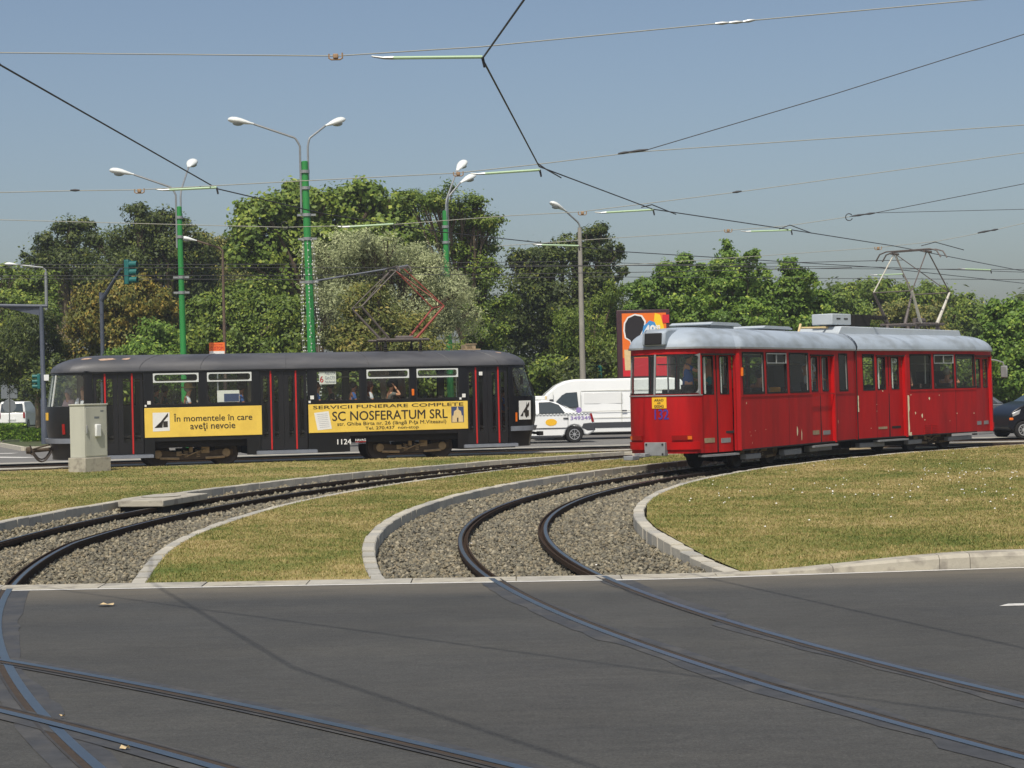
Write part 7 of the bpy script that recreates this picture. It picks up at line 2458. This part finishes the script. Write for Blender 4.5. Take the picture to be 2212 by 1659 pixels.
tree('broad dark tree behind the white van', 90, [(1155, 562, 52, 34), (1215, 545, 54, 34), (1285, 518, 40, 28), (1130, 610, 50, 56), (1200, 640, 90, 76), (1310, 570, 30, 34), (1325, 545, 22, 24), (1140, 720, 70, 80), (1240, 740, 80, 80), (1290, 620, 46, 46), (1345, 600, 14, 20), (1255, 555, 40, 30)], 26000, .22, 'leaf_dark', 12, clump=.26, tr=.4)
tree('hanging feathery tree between the concrete lamp and the billboard', 82, [(1235, 715, 46, 52), (1285, 695, 46, 52), (1310, 755, 42, 54), (1260, 785, 48, 38), (1335, 695, 36, 44), (1330, 640, 30, 30)], 18000, .19, 'leaf_mid', 13, clump=.24, aspect=.3, droop=.35, tr=.16)
tree('leafy green tree with upright shoots left of the three behind the red tram', 77, [(1440, 592, 30, 24), (1475, 566, 20, 22), (1495, 598, 34, 30), (1400, 622, 32, 26), (1460, 650, 66, 48), (1420, 700, 60, 60), (1500, 690, 50, 60), (1480, 760, 80, 50), (1385, 660, 26, 26)], 26000, .185, 'leaf_fresh', 14, clump=.22, aspect=.6, tr=.16)
tree('tallest leafy green tree of the three behind the red tram', 76, [(1566, 540, 13, 22), (1572, 580, 32, 34), (1612, 572, 20, 18), (1625, 552, 12, 14), (1580, 640, 66, 58), (1635, 630, 46, 50), (1545, 680, 66, 50), (1620, 700, 60, 60), (1590, 760, 80, 50), (1535, 610, 26, 24)], 28000, .185, 'leaf_fresh', 15, clump=.21, aspect=.6, tr=.16)
tree('leafy green tree right of the three behind the red tram', 76.5, [(1706, 575, 17, 17), (1714, 612, 36, 30), (1752, 606, 17, 14), (1700, 670, 56, 50), (1755, 660, 36, 44), (1680, 730, 70, 50), (1760, 725, 50, 50)], 22000, .185, 'leaf_fresh', 16, clump=.22, aspect=.6, tr=.16)
tree('rounded brownish green wood edge behind the red pantograph', 112, [(1835, 642, 50, 28), (1895, 640, 62, 32), (1960, 648, 62, 34), (2030, 646, 50, 36), (2080, 668, 32, 30), (1850, 700, 80, 60), (1950, 700, 90, 60), (2050, 715, 80, 60), (2105, 690, 26, 26)], 20000, .27, 'leaf_mid', 17, clump=.28, tr=.3)
tree('yellowish bush tree left of the red pantograph', 99, [(1815, 660, 36, 26), (1800, 695, 46, 44), (1850, 690, 40, 40), (1830, 750, 60, 50)], 9000, .22, 'leaf_plane', 18, clump=.26, tr=.2)
tree('golden-tinted tree directly behind the red pantograph', 100, [(1930, 685, 60, 36), (1990, 700, 56, 40), (1950, 740, 80, 40), (2030, 740, 50, 40)], 11000, .22, 'leaf_brown', 19, clump=.26, tr=.2)
tree('green tree at the right edge above the dark blue car', 70, [(2150, 690, 30, 34), (2190, 672, 32, 26), (2215, 700, 34, 36), (2180, 750, 50, 50), (2195, 815, 48, 46), (2140, 770, 34, 56), (2240, 780, 40, 60), (2150, 830, 40, 40)], 18000, .2, 'leaf_fresh', 20, trunk_px=2210, clump=.22, aspect=.6, tr=.14)
# understorey shrubs
tree('dark bushes beyond the white car at the far left', 130, [(10, 872, 50, 34), (70, 866, 50, 36), (120, 876, 40, 30), (-50, 870, 50, 34)], 9000, .3, 'leaf_dark', 190, name='shrub', cat='shrub', tr=.1, clump=.3)
names_ = ['right of the drooping tree', 'behind the cabinet', 'behind the rear door of the black tram', 'behind the first tram window', 'behind the second tram window', 'behind the middle tram door', 'behind the route board', 'behind the fourth tram window', 'behind the last tram window', 'behind the nose of the black tram', 'behind the taxi roof', 'behind the van cab', 'behind the billboard post', 'behind the rear door of the red tram', 'behind the first red tram window', 'behind the middle of the red tram', 'behind the red tram joint', 'behind the red tram front door', 'beside the front of the red tram']
for i, nm in enumerate(names_):
    x = 133 + i * 113
    Yv = 78 + (i * 37 % 5)
    T = tree('dark evergreen shrub ' + nm, Yv, [(x, 842, 66, 48), (x + 40, 815, 52, 44), (x - 34, 822, 46, 40)], 5200, .22, ['leaf_dark', 'leaf_mid'][i % 2], 200 + i, name='shrub', cat='shrub', tr=.08, clump=.28)
    T['group'] = 'understorey shrubs of the park'

# clipped hedges at the left
def hedge(label, x0, x1, ybot, ytop, Y, seed):
    a, b_ = at(x0, ybot, Y), at(x1, ybot, Y)
    h = at(x0, ytop, Y).z - .1
    T = empty('hedge', ((a.x + b_.x) / 2, Y, .1), label=label, cat='hedge')
    L = (b_.x - a.x) / 2
    core = MB(); core.box((-L + .1, -.45, 0), (L - .1, .45, h - .12)); core.build('twig_core', 'leaf_dark', T)
    rg = np.random.default_rng(seed)
    n = 5200
    P = np.stack([rg.uniform(-L, L, n), rg.uniform(-.55, .55, n), rg.uniform(0, h, n)], 1)
    face = rg.integers(0, 3, n)
    P[face == 0, 2] = h + rg.normal(0, .025, (face == 0).sum())
    P[face >= 1, 1] = -.55 + rg.normal(0, .03, (face >= 1).sum())
    s = .1 * rg.uniform(.6, 1.3, n)
    t = rg.normal(0, 1, (n, 3)); t /= np.linalg.norm(t, axis=1)[:, None]
    q = rg.normal(0, 1, (n, 3)); q = np.cross(t, q); q /= np.linalg.norm(q, axis=1)[:, None]
    V = np.stack([P - t * s[:, None], P + q * s[:, None] * .6, P + t * s[:, None], P - q * s[:, None] * .6], 1)
    link('foliage', np_mesh('foliage', V.reshape(-1, 3), np.arange(n * 4).reshape(-1, 4), rg.uniform(0, 1, n)), 'leaf_hedge', T)
hedge('clipped bright green hedge at the left edge under the white car', -60, 52, 954, 921, 85, 1)
hedge('clipped green hedge piece behind the rear of the black tram', 54, 150, 960, 929, 80, 2)

# ------------------------------------------------------------------ small things on the ground
def scrap(label, x, y, w, m, z=.006, name='paper_scrap', cat='litter', seed=1):
    p = at(x, y, 10.); d = p - Vector((0, 0, CAM_H)); t = (z - CAM_H) / d.z
    g = Vector((0, 0, CAM_H)) + d * t
    rg = random.Random(seed)
    V = []
    n = 8
    for k in range(n):
        a = 2 * math.pi * k / n
        r = w * rg.uniform(.5, 1.1)
        V.append((r * math.cos(a), r * math.sin(a) * .6, rg.uniform(.004, .03)))
    V.append((0, 0, .012))
    o = MB().add(V, [(k, (k + 1) % n, n) for k in range(n)]).build(name, m, None)
    o.location = g
    return tag(o, label, cat)
scrap('dry tan leaf lying on the asphalt near the left track', 231, 1308, .1, 'dry_leaf_brown', name='dry_leaf', cat='leaf', seed=3)
scrap('small pale leaf on the asphalt between the crossing rails', 272, 1620, .035, 'dry_leaf_brown', name='dry_leaf', cat='leaf', seed=4)
scrap('tiny leaf flake on the asphalt beside the left rails', 133, 1552, .022, 'dry_leaf_brown', name='dry_leaf', cat='leaf', seed=6)
scrap('crumpled white paper on the gravel beside the right-hand outer rail', 1012, 1178, .06, 'paper', z=-.1, seed=5)
scrap('crumpled white paper on the gravel by the right-hand inner rail', 1292, 1222, .06, 'paper', z=-.1, seed=7)
scrap('white scrap lying on the far road behind the taxi', 1325, 946, .2, 'paper', seed=8)

# ------------------------------------------------------------------ summer haze
hz = MB().box((-420, -25, -1.4), (420, 420, 16.5)).build('haze', None)
hz['kind'] = 'stuff'
hz['label'] = 'thin summer haze over the whole junction'
hm = bpy.data.materials.new('haze'); hm.use_nodes = True
hm.node_tree.nodes.clear()
ho = hm.node_tree.nodes.new('ShaderNodeOutputMaterial'); hv = hm.node_tree.nodes.new('ShaderNodeVolumePrincipled')
hv.inputs['Color'].default_value = (.82, .88, .95, 1)
hv.inputs['Density'].default_value = .0006
hv.inputs['Anisotropy'].default_value = .2
hm.node_tree.links.new(hv.outputs[0], ho.inputs['Volume'])
hz.data.materials.append(hm)
